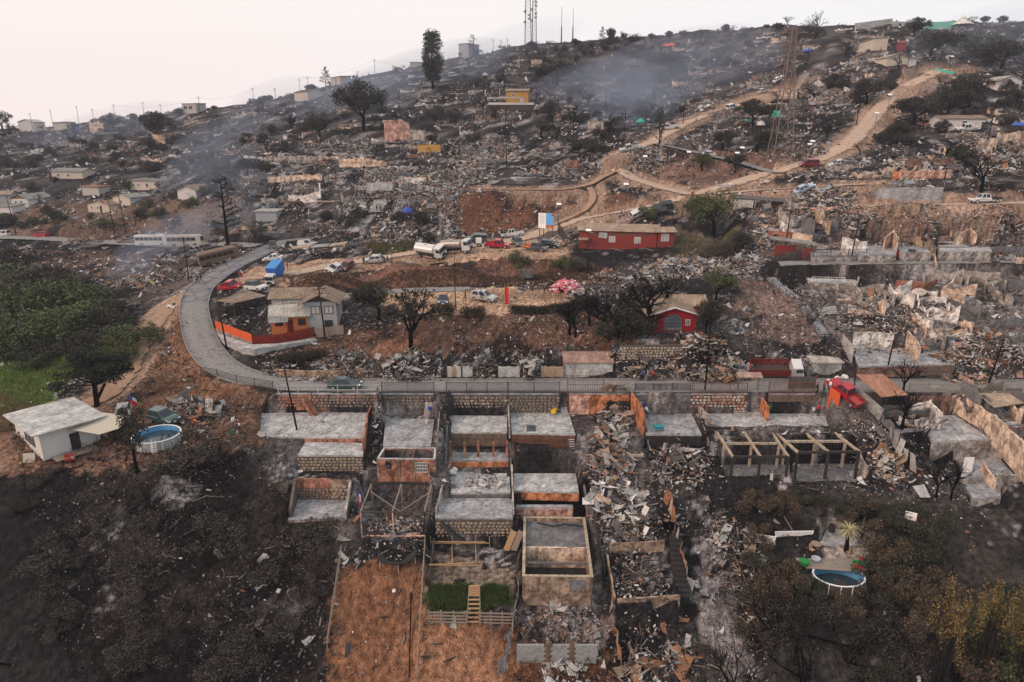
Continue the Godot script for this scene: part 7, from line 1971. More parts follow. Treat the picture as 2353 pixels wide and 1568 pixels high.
	bx(t,"frame","iron",U(.6),V(1.9,.16,1.2))
	for i in 4:
		bx(t,"cage_bar","steel",U(.8+i*.3),V(1.24,.04,1.04))
	for z in [-1,1]: wheel(t,V(0,.32,z*.7),.32,.2,M.rim)
	t=thing("motorbike","small motorbike with a yellow helmet on its mirror","motorbike",G(464,1000),deg_to_rad(250))
	for x in [-.6,.6]: wheel(t,V(x,.3,0),.3,.1,M.rim)
	s=Shape.new(); s.box(U(.55),V(.8,.35,.25)); s.box(V(.35,.8,0),V(.4,.3,.3)); part("fairing",s.mesh(),M.lamp_white,t)
	bx(t,"seat","lamp_red",V(-.35,.78,0),V(.6,.1,.24))
	s=Shape.new(); s.bar(V(.55,1.05,-.35),V(.55,1.05,.35),.05); s.bar(V(.6,.3,0),V(.5,1.05,0),.07); part("handlebar",s.mesh(),M.iron,t)
	part("helmet",lump(.16,3),M.yellow,t,V(.5,1.15,.35))

func poles_and_wires():
	var P:=[
		["leaning dark timber pole standing in the paved yard",682,988,848,"wood",.1],["concrete pole beside the orange boarded wall",521,802,705,"concrete",.06],["concrete pole beside the tan picket fence",747,778,660,"concrete",.04],
		["dark timber pole in front of the rubble stone wall",1620,897,765,"wood",0.0],["dark pole between debris heaps by the garage corner",1625,840,700,"stub",0.0],["tall timber pole beside the roofless house with white rooms",2035,868,780,"wood",-.05],["tall dark timber pole on the street past the orange carport",2265,902,775,"wood",-.12],
		["charred pole at the corner of the debris pile and road",434,645,545,"wood",0.0],["lamp pole with blue and yellow painted foot on the playground",1047,712,590,"lamp",0.0],
		["timber pole beside the hillside cream cottage",290,540,408,"wood",.04],["concrete pole by the coach street gate",266,551,458,"wood",.03],["timber pole at the corner of the coach street",36,537,448,"concrete",.05],
		["pole with wires in front of the long red hall",1351,578,530,"solar",0.0],["thin striped guy pole below the red hall",1350,640,580,"stub",0.0],
		["timber pole at the skid loader street",1955,600,500,"wood",-.06],["charred pole behind the open shed",1806,560,480,"wood",-.04],["dark pole at the back of the upper lots",2160,462,385,"wood",-.05],
	]
	for p in P:
		pole(p[0],G(p[1],p[2]) if p[1] != 682 else Y(682,988,-2.5),p[3],p[4],p[5],"",rng.randf_range(-.3,.3))
	for p in [[1283,532,470],[1436,488,424],[1690,400,352],[1480,410,360],[1857,372,332],[1862,372,325],[2038,268,218],[2010,298,260],[2182,167,130],[1700,405,340],[1580,395,350]]:
		pole(by("slim solar street lamp",G(p[0],p[1])),G(p[0],p[1]),p[2],"solar",0,"solar lamps along the hill road")
	for p in [[457,245,222],[583,240,202],[690,212,180],[709,210,176],[861,172,136],[822,182,163],[1133,112,90],[1150,112,92],[1166,122,88],[262,262,240],[330,262,234],[370,258,239],[120,280,253],[73,286,260],[180,280,244],[215,272,250],[636,262,203],[775,225,180],[692,330,270],[1164,390,245],[918,260,210],[1318,330,246],[1433,325,248],[1392,260,208],[1503,240,205],[1570,285,228],[1951,110,66],[1968,285,210],[2270,330,240],[2120,300,262],[1728,300,255],[1855,150,68],[1948,160,118]]:
		pole(by("timber utility pole",G(p[0],p[1])),G(p[0],p[1]),p[2],"wood",rng.randf_range(-.03,.03),"utility poles on the hillside",rng.randf_range(-.6,.6))
	var b:=G(1792,362); var h:=foot_height(b,62); var w:=5.2
	var t:=thing("lattice_tower","tall rusty lattice power tower standing on the burnt slope","tower",b)
	var cn:=[V(-1,0,-1),V(1,0,-1),V(1,0,1),V(-1,0,1)]
	var at:=func(i: int,y: float): return cn[i]*lerpf(w/2,.45,pow(maxf(y,0.0)/h,.8))+U(y)
	for i in 4:
		var s:=Shape.new()
		for k in 8: s.bar(at.call(i,h*k/8.0-(1.0 if k==0 else 0.0)),at.call(i,h*(k+1)/8.0),.2)
		part("leg",s.mesh(),M.steel_rust if M.has("steel_rust") else mat("steel_rust",lin(.17,.125,.105),.8),t)
	for k in 11:
		var s:=Shape.new(); var y0:=h*(1.0-pow(.84,k))/(1.0-pow(.84,11)); var y1:=h*(1.0-pow(.84,k+1))/(1.0-pow(.84,11))
		for i in 4:
			s.bar(at.call(i,y0),at.call((i+1) % 4,y1),.06); s.bar(at.call((i+1) % 4,y0),at.call(i,y1),.06); s.bar(at.call(i,y1),at.call((i+1) % 4,y1),.06)
		part("bracing",s.mesh(),M.steel_rust,t)
	for y in [.8,.88,.96]:
		var s:=Shape.new(); s.bar(V(-3.6,h*y,0),V(3.6,h*y,0),.2); s.bar(V(-3.6,h*y,0),U(h*y+1.0),.1); s.bar(V(3.6,h*y,0),U(h*y+1.0),.1); part("crossarm",s.mesh(),M.steel_rust,t)
	for e in [[1211,96,-60,2.4,"grey lattice telecom mast on the crest"],[1226,96,-70,1.6,"telecom mast crowded with round dishes on the crest"]]:
		b=G(e[1-1],e[1]); b=at_d(e[0],e[1],412.0); b.y=H(b.x,b.z); h=foot_height(b,e[2])
		t=thing("telecom_mast",e[4],"mast",b)
		for i in 3:
			var s:=Shape.new(); var d:=V(cos(TAU*i/3),0,sin(TAU*i/3))
			s.tube(d*e[3],d*e[3]*.5+U(h),.22,.18,5); part("leg",s.mesh(),M.steel,t)
		for k in 18:
			var s:=Shape.new()
			for i in 3:
				var d0: Vector3=V(cos(TAU*i/3),0,sin(TAU*i/3))*e[3]*(1-.5*k/18.0); var d1: Vector3=V(cos(TAU*(i+1)/3),0,sin(TAU*(i+1)/3))*e[3]*(1-.5*(k+1)/18.0)
				s.bar(d0+U(h*k/18.0),d1+V(0,h*(k+1)/18.0,0),.14)
			part("bracing",s.mesh(),M.steel,t)
		for k in (12 if e[3]<2 else 4):
			var s:=Shape.new(); var y:=h*(.32+.05*k); var sd:=1.0 if k % 3 else -1.0
			s.tube(V(sd*1.2,y,.6),V(sd*1.2,y,1.0),.75,.6,10); part("dish",s.mesh(),M.wall_pale,t)
	for e in [[1290,90,15],[1316,92,20]]:
		b=at_d(e[0],e[1],415.0); b.y=H(b.x,b.z); h=foot_height(b,e[2])
		t=thing("radio_antenna","thin guyed radio antenna on the crest","antenna",b,0,"radio antennas on the crest")
		tb(t,"shaft","steel",Vector3.ZERO,U(h),.18,.1,5)
		tb(t,"lower_mast","steel",Vector3.ZERO,U(h*.45),.4,.3,5)
	var up:=func(u,v,top): var f: Vector3=G(u,v); return f+V(0,foot_height(f,top),0)
	for e in [[[521,802,707],[747,778,662],.8],[[747,778,662],[1060,868,800],1.0],[[1620,897,767],[2035,868,782],1.4],[[2035,868,782],[2265,902,777],1.0],[[434,645,547],[290,540,410],1.2],[[434,645,549],[36,537,450],2.0],[[434,645,552],[521,802,709],1.0],[[1164,390,247],[1318,330,248],1.2],[[1318,330,250],[1570,285,230],2.5],[[1318,330,254],[1728,300,257],3.5],[[691,212,178],[861,172,138],2.5],[[861,172,138],[1133,112,92],4.0],[[861,172,142],[1166,122,96],5.0],[[262,262,240],[457,245,224],3.0],[[457,245,224],[583,240,204],2.5],[[1955,600,502],[1806,560,482],1.0],[[1955,600,504],[2160,462,387],1.2],[[1351,578,534],[1500,690,650],.8],[[1620,897,775],[1351,578,536],2.0]]:
		cable("thin sagging power cable strung between poles",up.call(e[0][0],e[0][1],e[0][2]),up.call(e[1][0],e[1][1],e[1][2]),e[2],"power cables over the hillside",.03 if e[0][1]<350 else .022)

func tree_at(key: String,u: float,v: float,vt: float,called: String,label: String,cat: String,wide:=1.0,group:="",sunk:=0.0):
	var p:=G(u,v)
	var nat: float={"brus": 4.4,"bare": 4.6,"roun": 4.7,"spar": 4.6,"shru": 1.6,"pine": 5.2,"umbr": 4.3,"colu": 5.4,"whip": 4.6,"palm": 2.0}[key.left(4)]
	var s:=maxf(.2,foot_height(p,vt)/nat)
	put(key,called,label,cat,p-U(sunk*s),rng.randf()*TAU,V(s*wide,s,s*wide),group)
func trees():
	for e in [
		["column",995,205,75,"eucalyptus_tree","tall narrow eucalyptus rising above the crest",1.15],["pine0",748,194,152,"pine_tree","wind bent pine on the crest beside a white roof",.9],["pine1",1088,122,78,"pine_tree","sparse pine standing before the blocky tower house",1.2],["pine0",1385,90,60,"pine_tree","small pine on the crest beside a dense round tree",.8],["round_dark0",1404,95,64,"dense_tree","dense dark tree on the crest beside the small pine",.9],
		["pine0",1513,352,243,"pine_tree","black scorched pine beside the clay loop road",.45],["pine1",527,590,402,"pine_tree","tall burnt pine with bare drooping branches by the bus shell",.9],["bare0",1877,58,24,"bare_tree","bare tree alone on the crest beside the ridge road",.7],
		["round_dark1",835,300,190,"dark_tree","large dark scorched tree in drifting smoke on the slope",1.15],["round_dark0",735,320,262,"dark_tree","dark rounded tree below the large scorched tree",1.1],["round_dark2",362,330,258,"dark_tree","dark spreading tree near the cream painted ruin",1.2],["round_dark1",262,305,262,"dark_tree","dark tree with a bare trunk on the far slope",1.2],["round_dark0",5,300,254,"dark_tree","dark tree at the end of the low ridge",1.2],
		["umbrella",222,935,800,"spreading_pine","dark spreading pine above the white house and silver coupe",1.0],["sparse0",945,808,660,"scorched_tree","scorched tree with thin brown leaves above the debris",1.0],["round_dark0",870,735,645,"scorched_tree","dense scorched tree beside the playground lane",1.0],["bare1",1490,770,640,"bare_tree","large bare black tree in front of the red arched house",1.15],["round_dark2",1622,772,690,"scorched_tree","small scorched tree at the corner of the red arched house",.9],
		["bare2",2255,442,352,"bare_tree","bare spreading tree above the parked white pickup",1.2],["bare0",1395,770,690,"bare_tree","burnt thicket tree below the swing frame",1.3],["palm",1945,1266,1196,"palm_tree","spiky palm with pale strap leaves on the garden patio",.95],["whip",2150,1590,1360,"thin_tree","cluster of thin ochre stems with withered leaves",.9],["whip",2250,1560,1340,"thin_tree","second cluster of thin ochre stems with withered leaves",.8],["whip",2338,1590,1390,"thin_tree","thin stems with greenish leaves beside the ochre clusters",.8],
		["brush0",1700,1600,1410,"bare_tree","bare grey tree rising from the ash below the burnt poles",.9],["brush1",1850,1560,1370,"bare_tree","leafless tangled tree below the oval pool",1.3],["brush0",1790,1470,1300,"bare_tree","leafless grey shrub tree beside the oval pool",1.3],["brush1",1950,1520,1370,"bare_tree","leafless tree with fallen trunk below the oval pool",1.2],["bare1",2072,990,905,"bare_tree","black leafless tree before the scorched orange carport",1.1],["brush1",2110,1020,920,"bare_tree","thin black tree beside the smooth slab",.9],["bare2",2185,1150,1060,"bare_tree","slender burnt sapling beside the small grey slab",.6],["bare0",2150,1145,1050,"bare_tree","second slender burnt sapling in the ash",.6],["bare1",2075,905,828,"bare_tree","dark bush tree above the light iron fence",.9],["brush0",1865,745,660,"bare_tree","scorched bush at the head of the ash slope",.9],["brush0",2260,700,650,"bare_tree","leafless shrub in the white ash",.8],["brush1",2310,700,645,"bare_tree","second leafless shrub in the white ash",.8],
		["sparse1",315,1085,935,"burnt_tree","burnt shrub tree with singed tufts beside the round pool",.6],["shrub_dark0",266,1010,965,"burnt_shrub","singed bush in front of the cream shade sail",1.0],["shrub_green0",366,780,738,"round_bush","small round green bush beside the clay track",.75],["round_green1",1640,540,440,"green_tree","bushy green tree above the weedy plot by the red hall",1.2],["round_green0",1608,505,450,"green_tree","green bush beside the hill road",1.1],["round_green1",1645,690,618,"green_tree","leafy tree on the corner of the brown field",1.1],["shrub_green1",1492,505,470,"round_bush","green bush in front of the black cars",1.0],["round_dark0",1690,580,530,"green_tree","dark bush at the foot of the weedy plot",1.1],
		["shrub_green0",1198,612,575,"round_bush","green bush at the edge of the plateau bank",1.0],["shrub_green1",1292,620,588,"round_bush","second green bush at the edge of the plateau bank",1.0],["shrub_dark1",1335,625,592,"round_bush","dark bush on the bank below the red hall",1.0],["round_dark1",1730,290,230,"dark_tree","dark bush mass below the lattice tower road",1.5],["round_dark0",1740,350,295,"dark_tree","dark trees beside the lower loop",1.5],["round_dark2",1660,345,300,"dark_tree","scorched bush beside the lower loop",1.5],["round_green0",1612,392,350,"green_tree","green bush on the island between the loop roads",1.2],["round_dark1",1690,395,352,"dark_tree","dark bush between the loop roads",1.1],["round_dark1",2100,85,42,"dark_tree","dark scorched wood edge tree on the crest",1.5],["round_dark0",2140,130,70,"dark_tree","dark tree group behind the cream house",1.8],["round_green1",2240,130,75,"dark_tree","greenish tree mass high on the slope",2.0],["round_dark1",2300,160,95,"dark_tree","dark tree mass high on the slope",2.0],["round_dark0",2225,250,170,"dark_tree","dark tree beside the green tarpaulin",1.2],["round_dark2",1990,240,180,"dark_tree","dark bush above the dirt road",1.6],["round_dark1",2100,285,225,"dark_tree","dark bush below the dirt road",1.8],["round_dark0",2180,260,205,"dark_tree","dark bush behind the long mobile house",1.8],["round_dark1",2060,330,280,"dark_tree","round bush beside the mobile house yard",1.3],
		["round_dark0",1540,170,120,"dark_tree","dark thicket tree at the head of the gully",2.0],["round_dark1",1280,200,140,"dark_tree","dark thicket tree on the gully side",2.0]]:
		tree_at(e[0],e[1],e[2],e[3],e[4],e[5],"shrub" if e[4].contains("bush") or e[4].contains("shrub") else "tree",e[6])
	for e in [[20,690,560],[70,700,590],[120,690,580],[30,740,610],[90,760,620],[150,740,600],[205,720,620],[60,800,680],[130,800,670],[180,790,660],[230,780,680],[10,790,660],[260,775,700],[200,820,740],[280,800,720],[110,830,760],[40,830,760],[165,690,605],[15,640,540],[250,830,780],[300,830,775],[90,850,800],[225,745,660],[255,735,670],[185,850,805]]:
		var dry: bool=(int(e[0]) % 3)==0 and e[1]<740
		tree_at((["round_dark0","round_dark2","round_green1"] if e[1]<725 else ["round_green0","round_green1","round_dark1"])[int(e[0]/10.0) % 3] if not dry else "round_dark2",e[0],e[1],e[2],"leafy_tree","scorched brown leafy tree in the wood above the clay track" if dry else "green leafy tree in the wood above the clay track","tree",1.35,"trees of the wood above the clay track",1.5)
	var q:=RandomNumberGenerator.new(); q.seed=88
	var bands:=[[0,680,285,400,110,"d"],[560,1150,150,330,75,"d"],[1230,1580,85,290,125,"d"],[1150,1560,95,300,40,"b"],[1560,2353,60,260,80,"d"],[1050,1420,250,360,26,"b"],[1900,2353,180,400,26,"d"],[0,560,400,530,34,"g"],[1420,1560,700,790,10,"b"],[1300,1500,720,790,14,"b"],[560,1000,470,560,10,"d"]]
	for b in bands:
		for i in b[4]:
			var u:=q.randf_range(b[0],b[1]); var v:=q.randf_range(b[2],b[3])
			if ray(u,v).y>0.17: continue
			var p:=G(u,v)
			if -p.z>425 or near_road(p,4.0): continue
			var r:=q.randf()
			var key:="bare%d" % (q.randi() % 4)
			if r<.78 or (b[5]=="g" and r<.8): key=["round_dark0","round_dark1","round_dark2","shrub_dark0","shrub_scorched"][q.randi() % 5] if b[5] != "g" else ["round_green0","round_dark0","shrub_green0","round_dark1"][q.randi() % 4]
			if b[5]=="b" and q.randf()<.35: key="bare%d" % (q.randi() % 4)
			var s:=q.randf_range(.5,1.15)*(2.2 if key.begins_with("shrub") else 1.0)
			var bare:=key.begins_with("bare")
			put(key,"bare_tree" if bare else "hillside_shrub" if key.begins_with("shrub") else "hillside_bush",by(("tall" if s>1.0 else "small")+" leafless burnt tree" if bare else ("big " if s>1.1 else "small ")+("green bush" if key.contains("green") else "low scorched shrub" if key.begins_with("shrub") else "grey scorched bush" if key.ends_with("2") else "dark scorched bush"),p),"tree" if bare else "shrub",p-V(0,1.5*s if key.begins_with("round") else 0.0,0),q.randf()*TAU,V(s*q.randf_range(.9,1.3),s,s),"leafless trees on the hillside" if bare else ("green bushes between the hillside houses" if key.contains("green") else "scorched bushes on the hillside"))
	for i in 46:
		var u:=60.0+i*50+q.randf_range(-20,20)
		var row:=300.0
		for k in TS.size()-1:
			if u >= TS[k][0] and u<TS[k+1][0]: row=lerpf(TS[k][1],TS[k+1][1],(u-TS[k][0])/(TS[k+1][0]-TS[k][0]))
		var p:=at_d(u,row+4,372.0 if u>1500 else 400.0); p=on(p)
		var key: String=["round_dark0","bare1","round_dark2","bare3","shrub_scorched"][q.randi() % 5]
		var s:=q.randf_range(.5,1.2)*(2.0 if key.begins_with("shrub") else 1.0)
		p.y -= 1.5*s if key.begins_with("round") else 0.0
		put(key,"crest_tree",by("leafless tree" if key.begins_with("bare") else "scorched tree",p)+" on the skyline","tree",p,q.randf()*TAU,V(s*1.3,s,s*1.3),"small trees along the crest")
	for e in [[1740,1175,1135,"b"],[1775,1180,1140,"b"],[1815,1170,1138,"b"],[1850,1160,1130,"d"],[1920,1180,1148,"d"],[1980,1190,1150,"b"],[2035,1185,1158,"d"],[2085,1225,1172,"d"],[2110,1235,1175,"d"],[2020,1260,1212,"b"],[2028,1292,1240,"b"],[2060,1290,1240,"d"],[2095,1290,1242,"d"],[2130,1290,1248,"d"],[2040,1340,1285,"d"],[2070,1370,1320,"b"],[2110,1380,1325,"b"],[2150,1390,1335,"b"],[2010,1390,1345,"d"],[1775,1345,1298,"b"],[1800,1375,1318,"b"],[1760,1400,1350,"s"],[1850,1420,1370,"s"],[1740,1480,1430,"s"],[1920,1450,1400,"s"],[2050,1470,1415,"s"],[2260,1470,1410,"g"],[2330,1470,1400,"g"],[2200,1560,1500,"b"],[1990,1560,1510,"d"],[2090,1550,1500,"s"],[1752,1250,1215,"b"],[1738,1300,1262,"d"],[2300,1400,1350,"d"],[2345,1560,1490,"g"],[1870,1375,1335,"d"],[1960,1400,1358,"b"],[1830,1460,1410,"s"],[2000,1480,1430,"s"],[2150,1470,1410,"b"]]:
		var key: String={"b": "shrub_brown%d" % (int(e[0]) % 2),"d": "shrub_dark%d" % (int(e[0]) % 2),"s": "shrub_scorched","g": "shrub_green%d" % (int(e[0]) % 2)}[e[3]]
		tree_at(key,e[0],e[1],e[2],"garden_shrub",{"b": "withered rust brown shrub in the sunken garden","d": "dark evergreen shrub in the sunken garden","s": "singed grey shrub in the sunken garden","g": "yellowish green shrub at the garden edge"}[e[3]],"shrub",1.15,"shrubs of the sunken garden")
	for e in [[300,1180,1130],[340,1150,1095],[420,1130,1090],[240,1210,1170],[540,1200,1165],[500,1210,1175],[330,1330,1280],[120,1300,1250],[600,1330,1290],[720,1270,1220],[180,1440,1400],[420,1400,1350],[640,1450,1410],[60,1180,1130],[280,1500,1460],[560,1530,1495],[470,1300,1250],[90,1120,1090],[450,1070,1000],[250,1140,1100]]+range(34).map(func(i): return [40+(i*197) % 690,1180+(i*113) % 370,1180+(i*113) % 370-26-(i*7) % 24]):
		tree_at(["shrub_scorched","shrub_scorched","brush1","brush0"][int(e[0])/10 % 4],e[0],e[1],e[2],"singed_shrub","singed dark shrub on the charred slope below the white house","shrub",1.5,"singed shrubs on the charred slope")
	grass("reed_bank",[[986,1352],[1010,1347],[1040,1351],[1074,1348],[1073,1398],[1050,1405],[1020,1400],[990,1404]],2000,.55,[Color(.04,.075,.018),Color(.06,.1,.025),Color(.1,.11,.04)],"dense green reeds on the bank above the timber fence")
	grass("reed_bank",[[1108,1350],[1140,1347],[1158,1356],[1166,1376],[1150,1392],[1130,1402],[1110,1403]],1000,.55,[Color(.04,.075,.018),Color(.06,.1,.025),Color(.1,.11,.04)],"smaller patch of green reeds past the plank stair")
	grass("meadow_grass",[[60,780],[240,780],[240,810],[150,880],[110,930],[-20,950],[-30,840]],9000,.5,[Color(.09,.19,.02),Color(.13,.24,.03),Color(.15,.2,.05),Color(.22,.18,.08)],"bright green meadow grass beside the clay track")
	grass("dry_grass",[[-20,900],[70,930],[60,985],[-40,1000]],2500,.5,[Color(.22,.16,.08),Color(.16,.11,.06)],"dry straw grass behind the white house")
	grass("weed_plot",[[1550,545],[1700,545],[1700,575],[1555,578]],900,.25,[Color(.06,.075,.035),Color(.1,.08,.04)],"weedy grass plot beside the red hall")
	grass("verge_grass",[[840,560],[960,560],[950,575],[860,590]],2200,.6,[Color(.05,.065,.02),Color(.12,.09,.04)],"green verge below the heap of sheets")
	grass("dry_grass",[[150,740],[290,740],[270,800],[170,800]],2500,.9,[Color(.24,.17,.09),Color(.18,.13,.06)],"tall straw coloured grass at the edge of the wood")
	grass("bank_weeds",[[600,645],[1000,620],[1380,610],[1400,640],[1100,660],[650,664]],6000,.4,[Color(.13,.075,.05),Color(.09,.05,.035),Color(.05,.045,.02)],"dry weeds on the clay bank above the playground")
	hedge("clipped dark hedge block beside the painted lamp pole",[G(1008,724),G(1040,722)],1.6,1.7,3,[Color(.04,.034,.02),Color(.028,.026,.016)])
	hedge("clipped dark hedge of two blocks before the silver suv",[G(1062,730),G(1086,730),G(1112,728)],1.8,1.9,4,[Color(.04,.034,.02),Color(.028,.026,.016)])
	hedge("long dark hedge along the edge of the playground",[G(1172,722),G(1240,724),G(1300,716),G(1370,700)],1.5,1.6,5,[Color(.032,.028,.018),Color(.024,.022,.015)])
	hedge("dark leafed vine under the brown sheet carport",[Y(505,738,3),Y(560,728,3.2)],3.0,2.6,6,[Color(.04,.045,.025),Color(.06,.045,.03)])
	hedge("dark brambles along the bank above the low concrete wall",[G(640,836),G(690,828),G(745,820)],2.4,1.3,7,[Color(.025,.026,.015),Color(.05,.035,.022)])
func grass(called: String,px: Array,n: int,h: float,cols: Array,label: String):
	var q:=RandomNumberGenerator.new(); q.seed=n+int(px[0][0])
	var poly:=PackedVector2Array()
	for p in px: var w:=G(p[0],p[1]); poly.append(Vector2(w.x,w.z))
	var lo:=poly[0]; var hi:=poly[0]
	for p in poly: lo=lo.min(p); hi=hi.max(p)
	var s:=Shape.new(); var done:=0; var tries:=0
	while done<n and tries<n*6:
		tries+=1
		var p:=Vector2(q.randf_range(lo.x,hi.x),q.randf_range(lo.y,hi.y))
		if not Geometry2D.is_point_in_polygon(p,poly): continue
		done+=1
		var b:=V(p.x,H(p.x,p.y)-.05,p.y)
		s.col=cols[q.randi() % cols.size()]*q.randf_range(.6,1.4)
		for k in 3:
			var a:=q.randf()*TAU; var x:=V(cos(a),0,sin(a))*.07
			var tip:=b+V(q.randfn()*.25,1,q.randfn()*.25)*h*q.randf_range(.5,1.3)
			s.tri(b-x,tip,b+x)
	var o:=part(called,s.mesh(),M.leaf,self)
	o.set_meta("kind","stuff"); tag(o,label,"grass")
func piles():
	var pale:=["sheet_grey","sheet_white","sheet_tan","sheet_grey","sheet_burnt","sheet_blue"]
	var rusty:=["sheet_tan","sheet_rust","sheet_grey","sheet_burnt","sheet_pink","sheet_white"]
	var tubes:=["sheet_grey","sheet_burnt","sheet_white"]
	var L:=[
		["long heap of curled grey roof sheets below the red hall",1560,622,90,5.0,1.8,120,20,pale],["jumble of pale sheets at the end of the long curled heap",1700,612,58,4.5,1.9,80,15,pale],["dark low wreckage below the curled grey heap",1400,640,45,3.0,1.2,30,30,rusty],
		["smouldering heap of twisted sheets beside the charred road pole",368,645,66,4.0,2.6,60,25,rusty],["scorched scraps on the ash beside the smouldering heap",268,652,34,3.0,.8,14,10,rusty],
		["huge heap of scorched sheets and planks in front of the rubble stone wall",1640,852,92,2.6,2.9,120,40,rusty],["black tangled wreckage beside the huge scorched heap",1490,856,70,2.4,2.0,46,50,["sheet_burnt","sheet_burnt","sheet_grey","sheet_tan"]],
		["tangle of grey metal tubes on the bank above the low wall",805,842,62,3.0,1.8,18,110,tubes],["bundle of bent rails lying by the road bend",632,848,26,2.0,.7,2,26,tubes],["broad heap of sheets and tubes beside the clay gap",945,850,68,3.0,2.2,60,80,tubes],["burnt shed contents between the white sheet panels",1112,852,26,1.8,2.4,24,26,["sheet_burnt","sheet_grey"]],["burnt shed contents between the pale and rusty gates",1220,852,22,1.8,2.3,24,24,["sheet_burnt","sheet_grey","sheet_white"]],["rubble strip along the foot of the low concrete wall",745,876,88,.8,.5,6,16,tubes],
		["heap of charred sheets on the walled lot below the tall rusty gate",1415,965,38,3.6,1.6,46,10,rusty],["sheets slumped over the back of the cream concrete frame",1398,1012,44,2.2,1.3,40,14,rusty],["scorched sheets fallen inside the cream concrete frame",1405,1072,50,2.4,1.3,40,18,rusty],["white and torn debris below the cream concrete frame",1420,1160,68,4.0,1.0,60,30,["sheet_white","cloth_white","sheet_tan","sheet_burnt","sheet_grey"]],["black wreckage with white flakes under the torn debris",1440,1225,62,3.0,.9,22,40,["sheet_burnt","cloth_white"]],
		["burnt belongings heaped on the clay yard by the green wagon",478,948,44,2.6,1.5,26,46,["sheet_grey","sheet_burnt","sheet_white","sheet_rust"]],["grey ashes and rubble above the green wagon",420,930,34,2.0,.8,8,14,pale],
		["white ash heap covering the pale slab with sacks",1110,1112,52,2.2,.7,3,4,pale],["rubble and ash inside the slanting pink frame",905,1216,62,2.4,.6,5,10,pale],
		["broken pink and white debris in the yard below the dark slab",1560,1060,60,4.0,.7,26,26,["sheet_white","sheet_pink","sheet_burnt","sheet_grey"]],["curled orange and white sheets behind the low block wall",2040,1075,36,2.4,1.6,20,6,["sheet_white","sheet_rust","sheet_tan","sheet_white"]],["black scrap beside the brick oven",2000,1000,40,2.5,.6,6,18,["sheet_burnt"]],
		["grey blue sheets thrown over a wall at the bottom lots",1560,1530,42,1.8,.9,12,8,["sheet_blue","sheet_grey","sheet_white","sheet_rust"]],["white corrugated sheets leaning below the concrete block wall",1300,1555,50,1.4,.6,12,6,["sheet_white","sheet_white","sheet_burnt"]],["rusty planks and scrap beside the crumpled sheet fence",1470,1545,36,2.0,.9,10,22,rusty],["white flakes and bricks behind the concrete block wall",1290,1440,86,2.6,.35,3,6,pale],["corrugated panels lying below the roofless block house",1288,1392,42,.8,.5,6,3,["sheet_white","sheet_grey"]],
		["fan of split grey poles lying on the ash",1735,1410,34,4.0,.5,0,110,pale],["burnt tools and drums at the top of the ash yard",1690,1270,56,4.0,.9,10,50,rusty],["black burnt furniture on the lot beside the roofless block house",1470,1340,60,4.0,.6,8,50,["sheet_burnt"]],
		["white sheet tangle on the upper lots by the parked pale sedan",1880,460,80,4.0,1.8,70,24,pale],["white sacks and sheets heaped on the long retaining wall",2090,424,46,2.0,1.0,20,4,["cloth_white","sheet_blue","sheet_white"]],["twisted sheets beside the wall with the arched house",2290,555,66,3.6,1.6,44,16,rusty],["sheets and rubble beside the second street stairs",2210,838,64,4.0,1.2,44,24,rusty],["scrap and ash beside the striped shirt worker's slab",2290,800,60,4.0,1.4,36,20,rusty],["dark beams in the ash slope by the lone corrugated panel",2030,750,90,6.0,.5,8,60,["sheet_burnt"]],["white ash and scrap below the brick ruin walls",2090,700,90,4.0,.4,10,30,pale],["black wreckage around the iron framed sheets",2070,540,90,4.0,.8,12,60,["sheet_burnt","sheet_grey"]],
		["large heap of sheets sliding down beside the tanker lorries",1020,540,44,5.0,2.0,70,16,pale],["sheets spilled down the clay cliff",1035,500,26,7.0,1.6,40,10,pale],["long heap of burnt sheets under the public stairway",890,532,62,5.0,2.4,90,30,rusty],["burnt sheets beside the public stairway landing",815,486,40,4.0,1.6,46,10,pale],["pale sheets thrown on the slope above the white van",745,530,46,4.0,1.4,40,14,rusty],["heap of charred sheets above the stair landing",880,408,50,5.0,2.4,60,20,pale],["grey scrap among bare trees by the hillside stair",1010,410,80,6.0,2.0,70,30,pale],
		["burnt vehicles and frames in the smoking yard by the bus shell",500,588,60,3.0,1.0,20,40,pale],["flattened stall and sheets on the coach street",190,560,50,3.0,1.2,30,20,rusty],["scrap and sheets behind the coach street stall",330,545,40,2.0,1.0,16,10,pale],
		["heap of sheets beside the silver pickup on the clay loop",1490,368,46,4.0,1.8,50,14,pale],["sheets and frames between the loop roads",1570,335,44,3.5,1.4,40,14,pale],["wreckage with white flakes beside the clay path",1330,395,50,4.0,1.4,40,20,pale],["green tarpaulin and wreckage by the loop road",1690,262,60,5.0,1.6,40,14,pale],["pale wreckage along the loop road bank",1610,245,60,6.0,1.8,60,14,pale],["wreckage at the foot of the lattice tower",1850,350,46,5.0,1.8,60,10,rusty],["wreckage of sheets beside the silver sedan",1960,382,46,4.0,1.6,46,14,pale],["collapsed pale roof near the mobile house yard",2240,322,50,5.0,1.4,36,10,pale],["pale scrap in the smouldering gully floor",1385,278,50,9.0,1.2,50,14,pale],
	]
	var k:=0
	for l in L:
		var p:=G(l[1],l[2])
		pile(l[0],p,l[3]*mpp(p),l[4],l[5],l[6],l[7],700+k,rng.randf_range(-.15,.15),l[8]); k+=1
	var q:=RandomNumberGenerator.new(); q.seed=4
